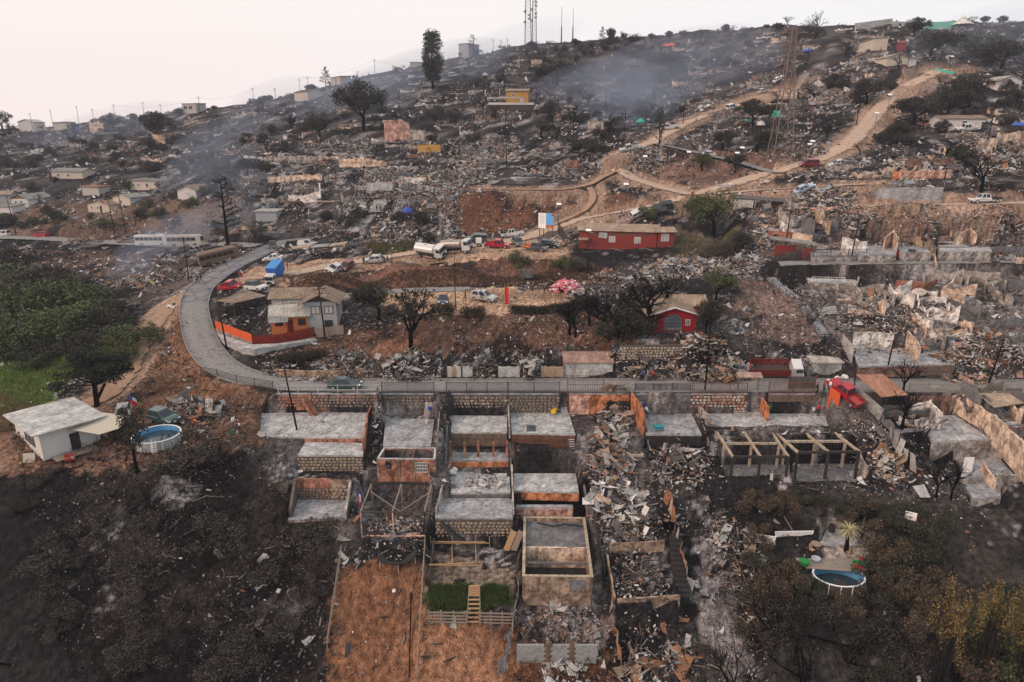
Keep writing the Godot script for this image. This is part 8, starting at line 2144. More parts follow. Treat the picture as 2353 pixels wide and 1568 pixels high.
	for b in [[570,1120,320,470,34],[1560,2050,90,260,44],[1060,1330,250,400,14],[2050,2353,330,460,12],[60,560,300,380,14],[1750,2000,470,560,8]]:
		for i in b[4]:
			var p:=G(q.randf_range(b[0],b[1]),q.randf_range(b[2],b[3]))
			if near_road(p,4.0): continue
			pile(by("scattered roof sheets and beams",p),p,q.randf_range(2,5),q.randf_range(2,4),q.randf_range(.6,1.6),q.randi_range(10,24),q.randi_range(3,10),q.randi(),q.randf(),[pale,rusty][q.randi() % 2],"wreckage of burnt houses on the hillside")

func people():
	var K:=Color(.025,.025,.028); var Bl:=Color(.04,.07,.25); var Rd:=Color(.45,.03,.03); var Wh:=Color(.7,.7,.68); var Or:=Color(.7,.16,.03); var Gy:=Color(.2,.2,.21); var Gr:=Color(.25,.35,.03); var Pk:=Color(.6,.2,.25); var Jn:=Color(.08,.11,.2); var Sk:=Color(.06,.25,.6)
	var L:=[
		["person in black walking along the tarmac bend","walk",454,651,210,K,K,1],["person in dark clothes beside the one walking on the bend","walk",462,650,200,K,Jn,1],["person with a dark jacket near the charred road pole","stand",440,645,300,Gy,K,1],
		["person in grey bending over belongings at the smouldering heap","bend",360,660,0,Wh,K,1],["person in pink sorting belongings at the smouldering heap","bend",378,654,200,Pk,K,1],
		["person in black standing apart from the supply crowd","stand",836,609,280,K,K,1],["person in a yellow green vest in the supply crowd","stand",854,605,0,Gr,K,1],["person in pale clothes in the supply crowd","stand",871,605,90,Wh,Gy,1],["person in black leaning in the supply crowd","bend",884,604,180,K,K,1],["person in sky blue in the supply crowd","stand",891,601,200,Sk,K,1],["person in white with jeans in the supply crowd","stand",896,604,220,Wh,Jn,1],["person in grey at the edge of the supply crowd","stand",901,604,180,Gy,K,1],
		["person in dark clothes behind the blue box lorry","stand",661,623,180,K,Gy,1],["person in shorts beside the water trailer","stand",1110,571,90,K,Wh,1],["person in dark clothes walking on the road above the red hall","walk",1428,497,180,Gy,K,1],["person in red cap standing at the road junction","stand",1590,457,270,Rd,K,1],["person walking before the red arched house","walk",1557,781,180,K,Gy,1],
		["person in a blue shirt leaning at the back of the patrol pickup","bend",1237,560,300,Bl,K,1],["person in dark blue beside the open tailgate","stand",1243,562,280,Bl,K,1],
		["person in white at the belongings heap in the clay yard","bend",455,988,180,Or,Jn,1],["woman in a white top with jeans in the clay yard","walk",537,986,180,Wh,Jn,1],["small child in white beside the woman with jeans","stand",551,990,180,Wh,K,.66],["person in white sitting by the shade sail","sit",290,1000,180,K,K,1],
		["person in a striped orange shirt working on the pale slab","bend",2117,816,0,Or,K,1],["person in an orange vest beside the skid loader","stand",2132,598,180,Or,K,1],["person in blue beside the skid loader","stand",2117,596,0,Bl,K,1],["person in a white shirt standing on the upper street","stand",2296,592,180,Wh,K,1],
		["person in black walking up the public stairway","stand",866,486,90,K,K,1],["second person in black on the public stairway","walk",874,486,90,K,K,1],["person with backpack at the foot of the public stairway","stand",795,543,90,K,Rd,1],["person in grey at the foot of the public stairway","stand",801,541,90,Gy,K,1],["person sitting on the landing wall of the stairway","sit",840,494,180,Gy,K,1],
		["person in blue on the street before the black wreckage","bend",1472,876,0,Bl,K,1],["person in a blue cap carrying a red bicycle frame","stand",1488,877,180,Gy,Bl,1],["person in red before the black wreckage","bend",1505,876,180,Rd,K,1],
		["person in a red shirt beside the pickup's cab","stand",1892,905,0,Color(.2,.02,.03),K,1],["person in a white cap reaching into the pickup","stand",1906,902,0,Wh,Bl,1],
	]
	for l in L: person(l[0],l[1],G(l[2],l[3])+U(.02),face(l[4]),l[5],l[6],l[7])
	for l in [["person in a pale shirt bending by the water heater","bend",1487,960,-2.6,120,Wh,Jn],["person in blue behind the pale shirted one by the water heater","stand",1481,950,-2.6,90,Bl,K],["person in navy overalls standing on the ash slab","bend",1855,951,-2.6,200,Color(.03,.04,.08),Color(.03,.04,.08)],["person in a red shirt standing on the ash slab","stand",1880,956,-2.6,100,Rd,K],["person in a pink top on the steps by the orange sheet","stand",1889,936,-2.0,90,Pk,Wh],["person in black at the iron fence by the red pickup","stand",1876,908,.05,300,K,K]]:
		person(l[0],l[1],Y(l[2],l[3],l[4]),face(l[5]),l[6],l[7])
	for d in [["black dog lying curled in the timber pen",1110,1280,30],["black dog resting beside the pen post",1112,1305,100],["black dog stretched out on the dirt yard",1058,1338,200]]:
		var o:=part("dog",body_mesh("dog",[Color(.012,.012,.013)]),M.vc,self,Y(d[1],d[2],-9.88))
		o.rotation.y=deg_to_rad(d[3]); tag(o,d[0],"dog")
	var o:=part("dog",body_mesh("dog",[Color(.015,.014,.014)]),M.vc,self,G(686,624)); tag(o,"black dog lying on the plateau dirt near the blue lorry","dog")

func flag(label: String,foot: Vector3,h: float,turn: float):
	var t:=thing("flag",label,"flag",foot,turn)
	tb(t,"staff","steel_white",U(-.2),U(h),.035,.025,5)
	for e in [["blue_field","blue",0.0,.45,.55,1.0],["white_field","cloth_white",.45,1.0,.55,1.0],["red_field","red",0.0,1.0,0.0,.53]]:
		var m:=Shape.new()
		for i in 4:
			var x0:=lerpf(e[2],e[3],i/4.0); var x1:=lerpf(e[2],e[3],(i+1)/4.0)
			var f:=func(x: float,y: float): return V(.04+x*.75,h-1.3+y*1.1-x*.75,sin(x*7.0)*.12)
			m.quad(f.call(x0,e[4]),f.call(x0,e[5]),f.call(x1,e[5]),f.call(x1,e[4]))
		part(e[0],m.mesh(),M[e[1]],t)
func playground():
	for e in [["yellow a-frame swing with red seats on the playground dirt",1088,697],["yellow a-frame swing in front of the pink sacks",1268,692]]:
		var t:=thing("swing_set",e[0],"swing",G(e[1],e[2]),.35)
		for x in [-1.3,1.3]:
			for z in [-.8,.8]:
				tb(t,"leg","yellow",V(x+signf(x)*.25,-.1,z),V(x,2.3,0),.05,.05,6)
		tb(t,"top_bar","red",V(-1.4,2.3,0),V(1.4,2.3,0),.05,.05,6)
		for x in [-.5,.5]:
			var s:=Shape.new(); s.bar(V(x-.2,2.3,0),V(x-.2,.5,0),.02); s.bar(V(x+.2,2.3,0),V(x+.2,.5,0),.02); part("chain",s.mesh(),M.red,t)
			bx(t,"seat","red",V(x,.5,0),V(.45,.05,.2))
	var p:=G(1164,700)
	var t:=thing("slide","tall red metal slide on the playground","slide",p,.1)
	br(t,"chute","red",V(0,.25,.9),V(.15,2.5,-1.6),.5,.05)
	for x in [-.28,.28]:
		br(t,"side_rail","red",V(x,.35,.9),V(x+.15,2.6,-1.6),.05,.2)
		br(t,"leg","yellow",V(x+.15,0,-2.0),V(x+.15,3.2,-1.65),.06)
		br(t,"foot","red",V(x,0,.9),V(x,.35,.9),.05)
	p=G(1302,668); var q:=RandomNumberGenerator.new(); q.seed=8
	var lm:=[]
	for i in 4: lm.append(lump(.42,90+i,.7))
	t=thing("sack_heap","heap of pink and white rubble sacks beside the playground","sacks",p)
	for i in 150:
		var a:=q.randf()*TAU; var r:=sqrt(q.randf()); var w:=V(cos(a)*3.2*r,0,sin(a)*2.0*r)
		w.y=on(p+w).y-p.y+1.9*(1-r*r)*q.randf_range(.7,1)+.15
		part("sack",lm[q.randi() % 4],M.pink if q.randf()<.72 else M.cloth_white,t,w,Basis.from_euler(V(q.randfn()*.3,q.randf()*6,q.randfn()*.3)))
	pile("grey rubble and torn sheets beside the pink sacks",G(1345,672),3.2,2.0,1.0,20,10,21,0.0,["sheet_white","sheet_grey","sheet_burnt"])
	pile("cut branches and rubble on the lane before the pink sacks",G(1240,662),4.0,1.4,.7,2,30,22)
	t=thing("sack_heap","heap of white and black rubbish sacks beside the tarmac bend","sacks",G(397,708))
	for i in 26:
		var a:=q.randf()*TAU; var r:=sqrt(q.randf())
		part("sack",lm[q.randi() % 4],M.cloth_white if i % 5 else M.black_plastic,t,V(cos(a)*1.1*r,.2+.7*(1-r),sin(a)*.9*r),Basis.from_euler(V(q.randfn()*.3,q.randf()*6,0)).scaled_local(Vector3.ONE*.85))
	t=thing("billboard","roadside notice board half white text and half picture on dark posts","sign",G(1254,548),-.35)
	var h:=foot_height(t.position,490); var bh:=h*.6; var bw:=bh*1.05
	for x in [-.42,-.15,.15,.42]:
		br(t,"post","iron",V(x*bw,-.3,-.08),V(x*bw,h*.98,-.08),.14)
	for e in [[-.25,.5,"lamp_white",.5,1.0,"text_panel"],[.25,.5,"blue_sky",.62,.76,"picture_panel"],[.25,.5,"plaster_orange",.12,.24,"picture_ground"]]:
		if e[2]=="blue_sky" and not M.has("blue_sky"): mat("blue_sky",lin(.12,.36,.68),.7)
		var s:=Shape.new(); s.box(V(e[0]*bw,h-bh+bh*e[3],0),V(bw*e[1],bh*e[4],.06)); part(e[5],s.mesh(),M[e[2]],t)
	for i in 6:
		bx(t,"text_line","pole_grey",V(-.25*bw,h-bh*(.12+.11*i),.035),V(bw*[.36,.4,.3,.38,.34,.28][i],bh*.035,.01))
	bx(t,"red_mark","red",V(.42*bw,h-bh*.12,.037),V(bw*.12,bh*.14,.012))
	flag("small national flag on a staff beside the red pickup",G(552,668),4.4,.2)
	flag("national flag hanging from a dark post by the slanting frame",Y(830,1215,-8.2),5.0,-1.2)
	flag("small national flag above the silver coupe",G(304,962),3.4,.6)
	flag("faded flag on the cream cottage roof",G(236,492)+U(2.6),2.6,1.0)
	flag("red and white flag standing on the hillside wreckage",G(2274-950,388),3.6,.3)

func round_pool(label: String,at: Vector3,r: float,h: float,sx:=1.0,shell:="wall_grey",level:=.42):
	var t:=thing("pool",label,"pool",at)
	var k:=28
	var inn:=Shape.new(); var out:=Shape.new(); var rim:=Shape.new()
	for i in k:
		var a0:=TAU*i/k; var a1:=TAU*(i+1)/k
		var p:=V(cos(a0)*r*sx,0,sin(a0)*r); var q:=V(cos(a1)*r*sx,0,sin(a1)*r)
		out.quad(p*1.02,p*1.02+U(h),q*1.02+U(h),q*1.02)
		inn.quad(p,q,q+U(h),p+U(h))
		rim.bar(p*1.01+U(h),q*1.01+U(h),.14,.07)
	part("liner",inn.mesh(),M.pool_blue if M.has("pool_blue") else mat("pool_blue",lin(.13,.42,.74),.6,M.t_fine,.8),t)
	part("shell",out.mesh(),M[shell],t)
	part("rim",rim.mesh(),M.steel_white,t)
	var w:=Shape.new(); var pl:=PackedVector2Array()
	for i in k: pl.append(Vector2(cos(TAU*i/k)*r*sx,sin(TAU*i/k)*r)*.99)
	w.prism(pl,.02,h*level); part("water",w.mesh(),M.pool_water if M.has("pool_water") else mat("pool_water",lin(.035,.06,.075),.08),t)
	for i in k/2:
		var p:=V(cos(TAU*i/k*2)*r*sx,0,sin(TAU*i/k*2)*r)*1.035
		br(t,"upright","steel_white",p,p+U(h),.07)
	return t
func garden():
	var t: Node3D=round_pool("round blue above ground pool with a white frame in the clay yard",Y(363,1018,-1.95),2.55,1.15)
	for z in [2.75,3.1]:
		for x in [-.2,.2]:
			br(t,"ladder_rail","steel_white",V(1.0+x,0,z*.95),V(1.0+x*1.0,1.6,2.62),.05)
	for i in 4:
		br(t,"ladder_rung","steel_white",V(.8,.25+i*.28,2.9),V(1.2,.25+i*.28,2.9),.05,.05)
	round_pool("blue patterned oval pool sunk beside the grey deck",Y(1924,1346,-10.2),1.8,1.2,1.35,"wood_dark",.12)
	t=thing("deck","weathered grey plank deck beside the oval pool","deck")
	var a:=Y(1805,1262,-8.85); var b:=Y(1985,1268,-8.85); var c:=Y(1988,1316,-8.95); var d:=Y(1852,1306,-8.95)
	for i in 18:
		var s:=Shape.new(); s.bar(a.lerp(d,(i+.5)/18.0),b.lerp(c,(i+.5)/18.0),.2,.06); part("plank",s.mesh(),M.wood_grey if i % 3 else M.roof_grey,t)
	for e in [["white lattice screen behind the garden bench",1778,1250,1866,1248],["small white lattice panel beside the bench screen",1735,1256,1780,1262]]:
		t=thing("lattice_screen",e[0],"screen")
		a=Y(e[1],e[2],-8.9); b=Y(e[3],e[4],-8.9)
		for f in [[a,b,.55],[a,b,1.45]]:
			br(t,"rail","lamp_white",f[0]+U(f[2]),f[1]+U(f[2]),.05,.08)
		var n:=int(a.distance_to(b)/.14)
		var s:=Shape.new()
		for i in range(-5,n):
			var p:=a.lerp(b,clampf(i/float(n),0,1)); var q:=a.lerp(b,clampf((i+6)/float(n),0,1))
			s.bar(p+V(0,.55,.02),q+V(0,1.45,.02),.02,.045); s.bar(q+V(0,.55,-.02),p+V(0,1.45,-.02),.02,.045)
		part("lattice",s.mesh(),M.lamp_white,t)
	for e in [["yellow metal garden chair beside the round table",1865,1272,0.4],["pale metal garden chair behind the round table",1890,1262,2.4],["yellow metal garden chair beside the palm bed",1951,1277,3.6]]:
		t=thing("garden_chair",e[0],"chair",Y(e[1],e[2],-8.85),e[3])
		var m: Material=M.wood_tan if not e[0].begins_with("pale") else M.wall_pale
		var s:=Shape.new(); s.box(U(.45),V(.45,.05,.45)); part("seat",s.mesh(),m,t)
		s=Shape.new(); s.box(V(0,.75,-.22),V(.45,.55,.05),Basis(Vector3.RIGHT,-.15)); part("backrest",s.mesh(),m,t)
		for x in [-.2,.2]:
			for z in [-.2,.2]:
				br(t,"leg","iron",V(x,0,z),V(x,.45,z),.03)
	t=thing("garden_table","round pale garden table on the deck","table",Y(1874,1264,-8.85))
	var s:=Shape.new(); s.lathe(U(.7),[[0,.0],[.55,0],[.55,.05],[0,.06]],16); part("tabletop",s.mesh(),M.wood_grey,t)
	for i in 3:
		br(t,"leg","iron",V(cos(i*2.1)*.35,0,sin(i*2.1)*.35),U(.7),.04)
	for e in [["blue plastic washtub on the deck",1875,1288,.45,.25,"wall_blue"],["round green lidded tank at the deck's edge",1848,1298,.5,.45,"green"],["red flower pot at the deck corner",1980,1290,.2,.35,"red"]]:
		t=thing("tub" if e[5] != "red" else "flower_pot",e[0],"tub",Y(e[1],e[2],-8.85))
		s=Shape.new(); s.lathe(Vector3.ZERO,[[e[3]*.8,0],[e[3],e[4]],[e[3]*.9,e[4]+.02],[e[3]*.75,e[4]*.4 if e[5] != "green" else e[4]+.06],[0,e[4]*.4 if e[5] != "green" else e[4]+.08]],16); part("bowl",s.mesh(),M[e[5]],t)
		s=Shape.new()
		for i in 16: s.bar(V(cos(TAU*i/16)*e[3],e[4],sin(TAU*i/16)*e[3]),V(cos(TAU*(i+1)/16)*e[3],e[4],sin(TAU*(i+1)/16)*e[3]),.05);
		part("rim",s.mesh(),M[e[5]],t)
	t=thing("garden_bench","green timber bench with a red cushion at the deck corner","bench",Y(1972,1312,-8.9),-.4)
	for e in [[0,.45,0,1.2,.06,.5],[0,.8,-.25,1.2,.4,.05]]:
		s=Shape.new(); s.box(V(e[0],e[1],e[2]),V(e[3],e[4],e[5])); part("seat" if e[1]<.5 else "backrest",s.mesh(),M.green if e[1]>.5 else M.red,t)
	for x in [-.55,.55]:
		bx(t,"leg","green",V(x,.25,0),V(.08,.5,.45))
	t=thing("basketball_hoop","white basketball board with a red stripe on a timber post","hoop",Y(2088,1236,-8.0),-.5)
	br(t,"post","wood_brown",U(-.3),U(2.5),.16)
	bx(t,"backboard","lamp_white",V(-.15,2.6,.1),V(1.1,.9,.05))
	s=Shape.new(); s.box(V(-.15,2.55,.13),V(.5,.05,.02)); s.box(V(.38,2.6,.13),V(.05,.9,.02)); part("stripe",s.mesh(),M.red,t)
	for e in [[2016,1212,5,""],[2029,1214,6,""],[2041,1214,5,"y"],[1911,1222,4,""],[2183,1300,5,""],[2176,1316,4,""]]:
		t=thing("tyre_stack","stack of old tyres with two painted yellow beside the shrubs" if e[3]=="y" else "stack of old black tyres in the sunken garden","tyres",Y(e[0],e[1],-8.2 if e[0]<2100 else -8.8),0,"" if e[3]=="y" else "tyre stacks of the sunken garden")
		for i in e[2]:
			s=Shape.new(); s.lathe(U(i*.21),[[.2,.02],[.33,.0],[.36,.1],[.33,.2],[.2,.18],[.2,.02]],14); part("tyre",s.mesh(),M.yellow if e[3]=="y" and i in [2,3] else M.tyre,t)
	for e in [[190,1540,.4],[560,1560,.4],[510,1500,.35],[420,1480,.35],[710,1288,.3],[1240,1176+262,.3],[1372+176,1452,.4],[30,1490,.4]]:
		s=Shape.new(); s.lathe(U(0),[[.2,.02],[.36,.0],[.4,.1],[.36,.2],[.2,.18],[.2,.02]],14)
		tag(part("tyre",s.mesh(),M.tyre,self,G(e[0],e[1])+U(.02),Basis.from_euler(V(.35,e[0],0))),"old burnt tyre lying on the charred slope","tyre","tyres on the charred slope")
	t=thing("trampoline","round trampoline with a scorched mat sagging in its ring","trampoline",Y(913,1288,-8.9))
	s=Shape.new(); var mm:=Shape.new(); var sp:=Shape.new()
	for i in 28:
		var a0:=TAU*i/28; var a1:=TAU*(i+1)/28
		var p:=V(cos(a0)*2.0,.85,sin(a0)*2.0); var q:=V(cos(a1)*2.0,.85,sin(a1)*2.0)
		s.tube(p,q,.04,.04,5,false)
		sp.bar(p,p*V(.9,1,.9)-U(.05),.02)
		if sin(a0)>-.35: mm.quad(p*V(.9,.95,.9),q*V(.9,.95,.9),q*V(.45,.4,.45),p*V(.45,.4,.45))
	part("ring",s.mesh(),M.steel,t); part("mat",mm.mesh(),M.black_plastic,t); part("springs",sp.mesh(),M.steel,t)
	for i in 6:
		var an:=TAU*(i+.3)/6; var p:=V(cos(an)*2.0,.85,sin(an)*2.0)
		br(t,"leg","steel",p,p*V(1.03,0,1.03)+U(-.1),.05)
		br(t,"net_pole","iron",p,p+U(1.6),.035)

func small_things():
	var s: Shape; var t: Node3D; var q:=RandomNumberGenerator.new(); q.seed=12
	for e in [["bright green tarpaulin roof stretched on the upper slope",[[2145,180],[2186,190],[2190,184],[2150,175]],2.4,"tent_green"],["blue tarpaulin over wreckage at the edge of the upper slope",[[2320,304],[2352,303],[2350,296],[2330,294]],1.6,"tent_blue"],["blue tarpaulin spread on the ridge slope",[[1842,124],[1862,122],[1866,117],[1848,118]],1.0,"tent_blue"],["green awning beside the lattice tower foot",[[1771,290],[1792,288],[1793,274],[1775,274]],2.4,"tent_green"],["orange tarpaulin on the high wreckage",[[1520,112],[1555,108],[1550,102],[1524,106]],.8,"orange_cloth"]]:
		t=thing("tarpaulin",e[0],"tarpaulin"); var c:=[]
		for p in e[1]: c.append(on(G(p[0],p[1]),e[2]+q.randf_range(-.2,.2)))
		s=Shape.new(); var up:=U(.05); s.hexa([c[0],c[1],c[2],c[3],c[0]+up,c[1]+up,c[2]+up,c[3]+up]); part("cloth",s.mesh(),M[e[3]],t)
		for p in c: br(t,"pole","wood_grey",p,on(p),.06)
	for e in [["blue dome tent beside the public stairway",936,488,"tent_blue"],["blue dome tent before the ruined terrace wall",797,377,"tent_blue"],["white camping tent on the loop road bank",1628,249,"cloth_white"],["grey camping tent beside the white one",1611,250,"wall_grey"],["green tent among the loop road wreckage",1715,284,"tent_green"],["white tent among the loop road wreckage",1748,288,"cloth_white"],["green tent at the foot of the gully",1472,282,"tent_green"],["pale tent near people on the crest slope",1115,174,"wall_blue"],["turquoise tarpaulin tent on the low ridge slope",180,299,"tent_blue"]]:
		t=thing("tent",e[0],"tent",G(e[1],e[2])); s=Shape.new(); s.lathe(Vector3.ZERO,[[1.5,0],[1.25,.7],[.7,1.2],[0,1.4]],8); part("canopy",s.mesh(),M[e[3]],t)
		br(t,"hem","black_plastic",V(-1.4,.02,.9),V(1.4,.02,.9),.05)
	for e in [["blue bucket on the slab under the dark stone wall",987,946,"blue"],["white bucket on the bluish slab",981,977,"cloth_white"],["yellow bucket among bags by the grey stairs",1272,951,"yellow"],["green bucket on the ash slab",1770,942,"green"],["white bucket beside the person in red on the ash slab",1870,947,"cloth_white"],["white bucket on the roofless house slab",1968,830,"cloth_white"],["blue tub on the white house deck",142,1030,"blue"],["green barrel at the edge of the clay yard",535,1001,"green"],["white milk churn before the deck",170,1060,"steel"]]:
		var p:=G(e[1],e[2])+U(.2)
		t=thing("bucket",e[0],"bucket",p); s=Shape.new(); s.lathe(Vector3.ZERO,[[.0,0],[.18,0],[.24,.5],[.2,.5],[.16,.1],[0,.1]],12); part("pail",s.mesh(),M[e[3]],t)
		s=Shape.new(); s.bar(V(-.22,.5,0),U(.68),.02); s.bar(U(.68),V(.22,.5,0),.02); part("handle",s.mesh(),M.steel,t)
	var lm:=lump(.4,31,.85)
	for e in [["white sacks standing on the ash covered slab",1047,1092,-6.2,4,"cloth_white"],["yellow bags heaped on the slab by the grey stairs",1266,950,-2.6,3,"yellow"],["white sacks on the heap by the garage steps",1935,875,.1,5,"cloth_white"]]:
		t=thing("sack_group",e[0],"sacks",Y(e[1],e[2],e[3]))
		for i in e[4]: part("sack",lm,M[e[5]],t,V(q.randf_range(-.7,.7),.3+.3*(i % 2),q.randf_range(-.5,.5)),Basis.from_euler(V(0,i,.2)))
	t=thing("water_heater","rusty round water heater against the blackened wall","heater",Y(1508,946,-2.6)); tb(t,"drum","block_brown",U(.2),U(1.7),.5,.5,14)
	tb(t,"hatch","char",V(0,.95,.48),V(0,.95,.56),.26,.26,12)
	t=thing("wheelbarrow","turquoise wheelbarrow standing on the dark slab","wheelbarrow",Y(1512,992,-2.6),.3)
	bx(t,"tray","teal",U(.6),V(.9,.35,.6),Basis.IDENTITY,Vector2(1.25,1.2))
	wheel(t,V(.6,.2,0),.2,.1,M.rim)
	for z in [-.25,.25]: br(t,"handle","steel",V(.5,.25,z*.4),V(-1.0,.6,z),.04)
	t=thing("stick_bundle","bundle of burnt rods on the pale slab","bundle",Y(1221,985,-2.58))
	for i in 24: br(t,"rod","iron",V(-.6+i*.05,.05+.05*(i % 3),-.9+q.randf_range(-.1,.1)),V(-.6+i*.05+q.randfn()*.05,.06,.9+q.randf_range(-.2,.2)),.03)
	t=thing("stone_oven","small brick oven with a round arch in the burnt yard","oven",Y(2006,1050,-4.8)); bx(t,"base","brick_dark",U(.5),V(1.1,1.0,1.0))
	tb(t,"vault","plaster_grey",V(0,1.05,-.5),V(0,1.05,.5),.5,.5,14); tb(t,"mouth","char",V(0,1.05,.45),V(0,1.05,.52),.34,.34,12)
	for e in [[1530,1213],[1546,1214]]:
		t=thing("oil_drum","rusty red oil drum at the top of the ash yard","drum",G(e[0],e[1]) ,0,"pair of rusty oil drums"); tb(t,"drum","brick_dark",U(0),U(.9),.3,.3,14); s=Shape.new(); s.lathe(U(.88),[[.32,0],[.32,.05],[.28,.05]],14); part("rim",s.mesh(),M.iron_rust,t)
	for e in [[1470,1290,1336,-9.8],[1500,1330,1300,-9.8]]:
		t=thing("goal_frame","white football goal frame standing in burnt furniture","goal",Y(e[0]+28,e[1]+28,e[3]),0,"white goal frames")
		for x in [-.9,.9]: tb(t,"post","steel_white",V(x,0,0),V(x,1.5,0),.04,.04,6); tb(t,"stay","steel_white",V(x,0,-.8),V(x,1.5,0),.03,.03,6)
		tb(t,"crossbar","steel_white",V(-.9,1.5,0),V(.9,1.5,0),.04,.04,6)
	t=thing("block_wall","brown block wall at the foot of the burnt furniture lot","wall"); wall_run(t,"wall_face",[Y(1418,1410,-11.0),Y(1560,1402,-11.0)],[1.6,1.7],.2,M.block_brown)
	t=thing("block_wall","tan block wall above the burnt furniture lot","wall"); wall_run(t,"wall_face",[Y(1400,1278,-9.2),Y(1525,1272,-9.2)],[1.5,1.5],.2,M.block_brown)
	t=thing("lean_panel","two scorched timber door panels leaning beside the tall stone wall","panel",Y(1172,1262,-9.9),-.3)
	for x in [0.0,.75]: s=Shape.new(); s.box(V(x,1.0,-x*.3),V(.65,2.3,.06),Basis.from_euler(V(-.3,.2,-.35))); part("door_panel",s.mesh(),M.wood_tan if x==0 else M.wood_grey,t)
	for e in [["lone corrugated panel leaning over bare branches",1900,722,3.6,1.3,.9,"sheet_grey"],["crumpled pale sheet lying on the char",1970,750,1.6,.9,.3,"sheet_white"],["pale sheet tilted beside the low block wall",2116,1142,1.6,1.6,.5,"sheet_white"],["dented sheet lying in the ash yard",1690,1322,1.6,.7,.2,"sheet_tan"],["small ribbed sheet by the ash yard fence",1600,1352,.6,1.0,.2,"sheet_white"],["ribbed sheet on the ash beside the small one",1618,1370,.9,.9,.15,"sheet_grey"]]:
		t=thing("loose_sheet",e[0],"sheet",G(e[1],e[2])); part("metal_sheet",sheets[0],M[e[6]],t,U(e[4]*.35+.1),(Basis(Vector3.RIGHT,e[5])*Basis(Vector3.UP,.1)).scaled_local(V(e[3]/2.0,1,e[4]/.85)))
		br(t,"batten","char",V(-e[3]*.5,.03,.3),V(e[3]*.5,.03,.3),.08)
	for e in [["white door panel standing on the grey lower floor",2222,1085,-5,1.1,1.9],["white painted board on the yard steps",1250,1120,-6,.3,.3]]:
		t=thing("door_panel",e[0],"door",Y(e[1],e[2],e[3])); bx(t,"leaf","lamp_white",U(e[5]/2),V(e[4],e[5],.06)); bx(t,"handle","steel",V(e[4]*.35,e[5]/2,.05),V(.05,.12,.05))
	t=thing("bus_stop_roof","small pink tiled canopy over the street gate","canopy",Y(1718,902,0)); rib_roof(t,[V(-1.6,2.2,.5),V(1.6,2.2,.5),V(1.6,2.6,-.5),V(-1.6,2.6,-.5)],M.sheet_pink)
	for x in [-1.3,1.3]: br(t,"post","wood_brown",V(x,0,0),V(x,2.3,0),.14)
	for e in [["fallen split trunk lying on the bare slope",1840,1462,1990,1500,.14,"bark_pale"],["long pale pipe running down beside the ochre plot",945,1365,940,1560,.07,"pole_grey"],["broken plank on the charred slope",340,1308,372,1298,.08,"wood_grey"],["thin pale stick on the charred slope",55,1450,98,1410,.04,"wood_grey"],["pale log at the edge of the charred slope",0,1530,30,1534,.14,"wood_tan"],["thin pole stuck on the charred slope's lower edge",525,1560,530,1525,.05,"wood_tan"],["yellow hose bundle on the clay yard",125,1090,190,1072,.09,"yellow"],["rusty beam lying on the ash yard",1700,1210,1750,1320,.1,"iron_rust"]]:
		s=Shape.new(); s.tube(G(e[1],e[2])+U(e[5]+.05),G(e[3],e[4])+U(e[5]+.05),e[5],e[5]*.8,6); tag(part("log" if e[6].begins_with("bark") or e[6].begins_with("wood") else "pipe",s.mesh(),M[e[6]],self),e[0],"log" if e[6].begins_with("bark") or e[6].begins_with("wood") else "pipe")
	for e in [[118,1268],[152,1305],[245,1186],[480,1128],[690,1085],[415,1285],[1810/2,1360],[640,1360]]:
		s=Shape.new(); s.box(U(.04),V(q.randf_range(.3,.6),.05,q.randf_range(.25,.5)),Basis.from_euler(V(.2,q.randf()*3,.1)))
		tag(part("litter_scrap",s.mesh(),M.cloth_white,self,G(e[0],e[1])+U(.06)),"small white scrap of litter on the burnt slope","litter","white litter scraps on the slope")
	for e in [["red plastic chair",155,1064],["red plastic chair",168,1062]]:
		t=thing("plastic_chair","red plastic chair before the white house deck","chair",G(e[1],e[2]),.5,"red plastic chairs")
		bx(t,"seat","red",U(.42),V(.5,.05,.5)); bx(t,"backrest","red",V(0,.7,-.24),V(.5,.5,.05))
		for x in [-.2,.2]:
			for z in [-.2,.2]: br(t,"leg","red",V(x,0,z),V(x,.42,z),.04)
	t=thing("bench","dark slatted bench before the white house deck","bench",G(215,1058),-.3)
	for i in 3: bx(t,"slat","wood_dark",V(0,.42,-.15+i*.14),V(1.6,.04,.11))
	for x in [-.7,.7]: bx(t,"leg","iron",V(x,.2,0),V(.06,.42,.4))
	t=thing("crashed_board","tan board propped under the white house window","board",G(68,1062),.1); bx(t,"sheet","shade_cloth",U(.5),V(1.3,1.1,.05),Basis(Vector3.RIGHT,-.3)); br(t,"batten","wood_dark",V(-.6,0,-.2),V(.6,0,-.2),.08)
	for i in 2:
		t=thing("road_barrier","white concrete road barrier at the road junction","barrier",G(1656+i*20,433-i*4),.35,"white road barriers"); bx(t,"block","plaster_white",U(.4),V(2.2,.8,.5),Basis.IDENTITY,Vector2(1,.5)); bx(t,"foot","plaster_white",U(.06),V(2.24,.12,.62))
	t=thing("green_fence_stand","long pale green sports ground wall on the crest with a white canopy","wall")
	for e in [[1965,62,2050,60,"sheet_white",3.4],[2050,60,2120,59,"sheet_white",3.2],[2120,59,2205,56,"tent_pale",3.6]]:
		if e[4]=="tent_pale" and not M.has("tent_pale"): mat("tent_pale",lin(.2,.5,.42),.8)
		var a:=at_d(e[0],e[1],345); var b:=at_d(e[2],e[3],350); a=on(a); b=on(b)
		s=Shape.new(); s.bar(a+U(e[5]/2-1),b+U(e[5]/2-1),.3,e[5]); part("panel",s.mesh(),M[e[4]],t)
	s=Shape.new(); var cp:=on(at_d(2212,54,348)); s.lathe(cp,[[5,1],[2.4,2.6],[.3,5],[0,5.4]],8); part("canopy",s.mesh(),M.plaster_white,t)

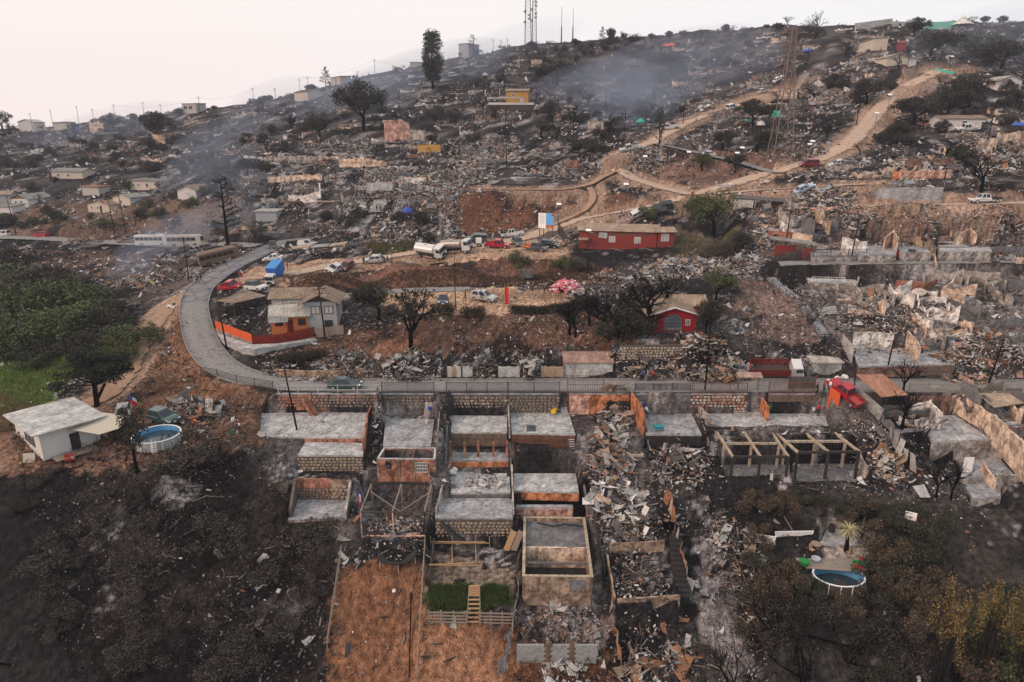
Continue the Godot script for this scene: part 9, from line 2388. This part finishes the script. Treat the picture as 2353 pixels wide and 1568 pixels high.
func loose():
	var q:=RandomNumberGenerator.new(); q.seed=2024
	var dens:=FastNoiseLite.new(); dens.seed=6; dens.frequency=.05; dens.fractal_octaves=3
	for k in 3:
		var g:=grids[k]; var n: int=[52000,26000,20000][k]
		var xf: Array[Transform3D]=[]; var cl:=PackedColorArray(); var xs: Array[Transform3D]=[]; var cs:=PackedColorArray()
		for i in n:
			var d:=q.randf_range(g.d0+8,g.d0+(g.nd-1)*g.c) if k<2 else q.randf_range(236,430)
			var x:=q.randf_range(-.8,.8)*d
			var p:=V(x,0,-d)
			if not g.has(p.x,p.z): continue
			var o:=int((d-g.d0)/g.c)*g.nx+int((x-g.x0)/g.c)
			if g.w[o]<.6 and q.randf()<.93: continue
			if q.randf()>dens.get_noise_2d(x,d)*1.4+.62: continue
			if k==0 and clean(p): continue
			p.y=g.at(p.x,p.z)
			var big: float=[1.0,1.9,2.8][k]
			var burnt_slope: bool=k==0 and Geometry2D.is_point_in_polygon(Vector2(p.x,p.z),zone_polys[0].poly)
			if q.randf()<(.004 if burnt_slope else .05 if k==0 else .3):
				xs.append(Transform3D(Basis.from_euler(V(q.randfn()*.3,q.randf()*6,q.randfn()*.3)).scaled_local(Vector3.ONE*q.randf_range(.3,.8)*[.8,1.0,1.5][k]),p+U(.15)))
				cs.append(rubble_colour(q,.42))
			else:
				xf.append(Transform3D(Basis.from_euler(V(q.randf()*3,q.randf()*6,q.randf()*3)).scaled_local(V(q.randf_range(.05,.2),q.randf_range(.04,.12),q.randf_range(.05,.16))*big*(2.2 if q.randf()<.06 else 1.0)),p+U(.03)))
				cl.append(rubble_colour(q,.3)*(Color(.6,.55,.5) if burnt_slope and q.randf()<.96 else Color.WHITE))
		if k==0:
			for l in LOTS:
				var c:=[]
				for p in l[1]: c.append(at_y(p[0],p[1],l[2]))
				for i in int((c[1]-c[0]).length()*(c[0]-c[3]).length()*7.0):
					var u:=q.randf(); var v:=q.randf()
					if q.randf()>dens.get_noise_2d((c[0].x+u*9.0)*6.0,v*60.0)*1.6+.45: continue
					xf.append(Transform3D(Basis.from_euler(V(q.randf()*3,q.randf()*6,0)).scaled_local(V(q.randf_range(.03,.13),.03,q.randf_range(.03,.1))),c[0].lerp(c[1],u).lerp(c[3].lerp(c[2],u),v)+U(.015)))
					cl.append(rubble_colour(q,.3))
		tag(scatter(chips,xf,cl,self,"rubble"),["small rubble strewn over the near lots and slopes","small rubble strewn over the middle hillside","small rubble strewn over the high slopes"][k],"rubble")
		tag(scatter(sheets[3],xs,cs,self,"scrap_sheets"),["scrap metal flakes strewn over the near lots","scrap metal strewn over the middle hillside","scrap metal strewn over the high slopes"][k],"scrap")
	var xb: Array[Transform3D]=[]; var cb:=PackedColorArray()
	for i in 5200:
		var d:=q.randf_range(46,210); var p:=V(q.randf_range(-.78,.78)*d,0,-d)
		var gr:=grids[0] if d<136 else grids[1]
		if gr.w[int((d-gr.d0)/gr.c)*gr.nx+int((p.x-gr.x0)/gr.c)]<.6 or clean(p) or dens.get_noise_2d(p.x,d)<-.1: continue
		p.y=H(p.x,p.z)+.1
		xb.append(Transform3D(Basis.from_euler(V(q.randfn()*.2,q.randf()*6,q.randfn()*.22)).scaled_local(V(q.randf_range(.3,1.1),1,1)*(1.0 if d<120 else 1.4)),p))
		cb.append([Color(.03,.028,.027),Color(.06,.05,.045),Color(.2,.16,.13),Color(.32,.29,.27)][q.randi() % 4])
	tag(scatter(beams[0],xb,cb,self,"charred_beams"),"charred beams and laths strewn over the burnt lots","beams")
	var s:=Shape.new(); s.tube(Vector3.ZERO,V(.1,.9,0),.028,.01,3,false); s.tube(V(.04,.4,0),V(-.25,.8,.1),.018,.007,3,false); s.tube(V(.06,.5,0),V(.3,.85,-.12),.018,.007,3,false)
	var xt: Array[Transform3D]=[]; var ct:=PackedColorArray()
	for i in 26000:
		var d:=q.randf_range(44,74) if i<17000 else q.randf_range(74,120); var x:=q.randf_range(-.8,.8)*d
		var p:=V(x,0,-d)
		if not grids[0].has(x,-d) or clean(p): continue
		var o:=int((d-grids[0].d0)/grids[0].c)*grids[0].nx+int((x-grids[0].x0)/grids[0].c)
		if grids[0].w[o]<.6: continue
		if x>-22 and d>60 and d<92 and q.randf()<.85: continue
		p.y=grids[0].at(x,-d)
		xt.append(Transform3D(Basis.from_euler(V(q.randfn()*.5,q.randf()*6,q.randfn()*.5)).scaled_local(Vector3.ONE*q.randf_range(.3,1.2)),p))
		ct.append([Color(.07,.058,.05),Color(.17,.125,.09),Color(.03,.028,.027)][q.randi() % 3])
	tag(scatter(s.mesh(),xt,ct,self,"dry_twigs"),"burnt twigs and stalks standing on the charred slopes","twigs")
var clean_polys:=[]
func clean(p: Vector3) -> bool:
	if clean_polys.is_empty():
		for k in [6,7,8,9,15,16,18,21,22,23,24,26,27]: clean_polys.append(zone_polys[k].poly)
	for c in clean_polys:
		if Geometry2D.is_point_in_polygon(Vector2(p.x,p.z),c): return (int(p.x*37.0)+int(p.z*53.0)) % 9 != 0
	return false
func smoke():
	var L:=[[1430,265,252,26,12,20,.012],[1500,205,315,70,26,60,.0045],[1440,240,280,40,16,30,.006],[1330,235,285,40,18,30,.007],[1395,305,232,16,8,10,.02],[950,185,335,60,16,25,.011],[810,250,300,38,16,22,.012],[640,250,330,34,16,20,.009],[480,395,225,22,11,10,.02],[345,585,172,13,7,7,.03],[300,620,150,7,4,4,.04],[400,545,185,14,8,7,.022],[520,330,285,32,12,20,.012],[530,450,215,18,10,8,.016],[500,520,190,20,9,8,.016],[2250,150,260,60,24,30,.004],[180,330,340,70,14,30,.006],[1150,120,395,60,14,20,.006]]
	for l in L:
		var f:=FogVolume.new(); f.name=numbered("smoke"); add_child(f)
		f.shape=RenderingServer.FOG_VOLUME_SHAPE_ELLIPSOID
		f.size=V(l[3],l[4],l[5])*1.6
		f.position=at_d(l[0],l[1],l[2]); f.rotation.z=.3
		var m:=FogMaterial.new(); m.density=l[6]; m.albedo=Color(.72,.78,.88); f.material=m
		f.set_meta("kind","stuff"); tag(f,"thin blue smoke drifting over the burnt slope","smoke","drifting smoke")
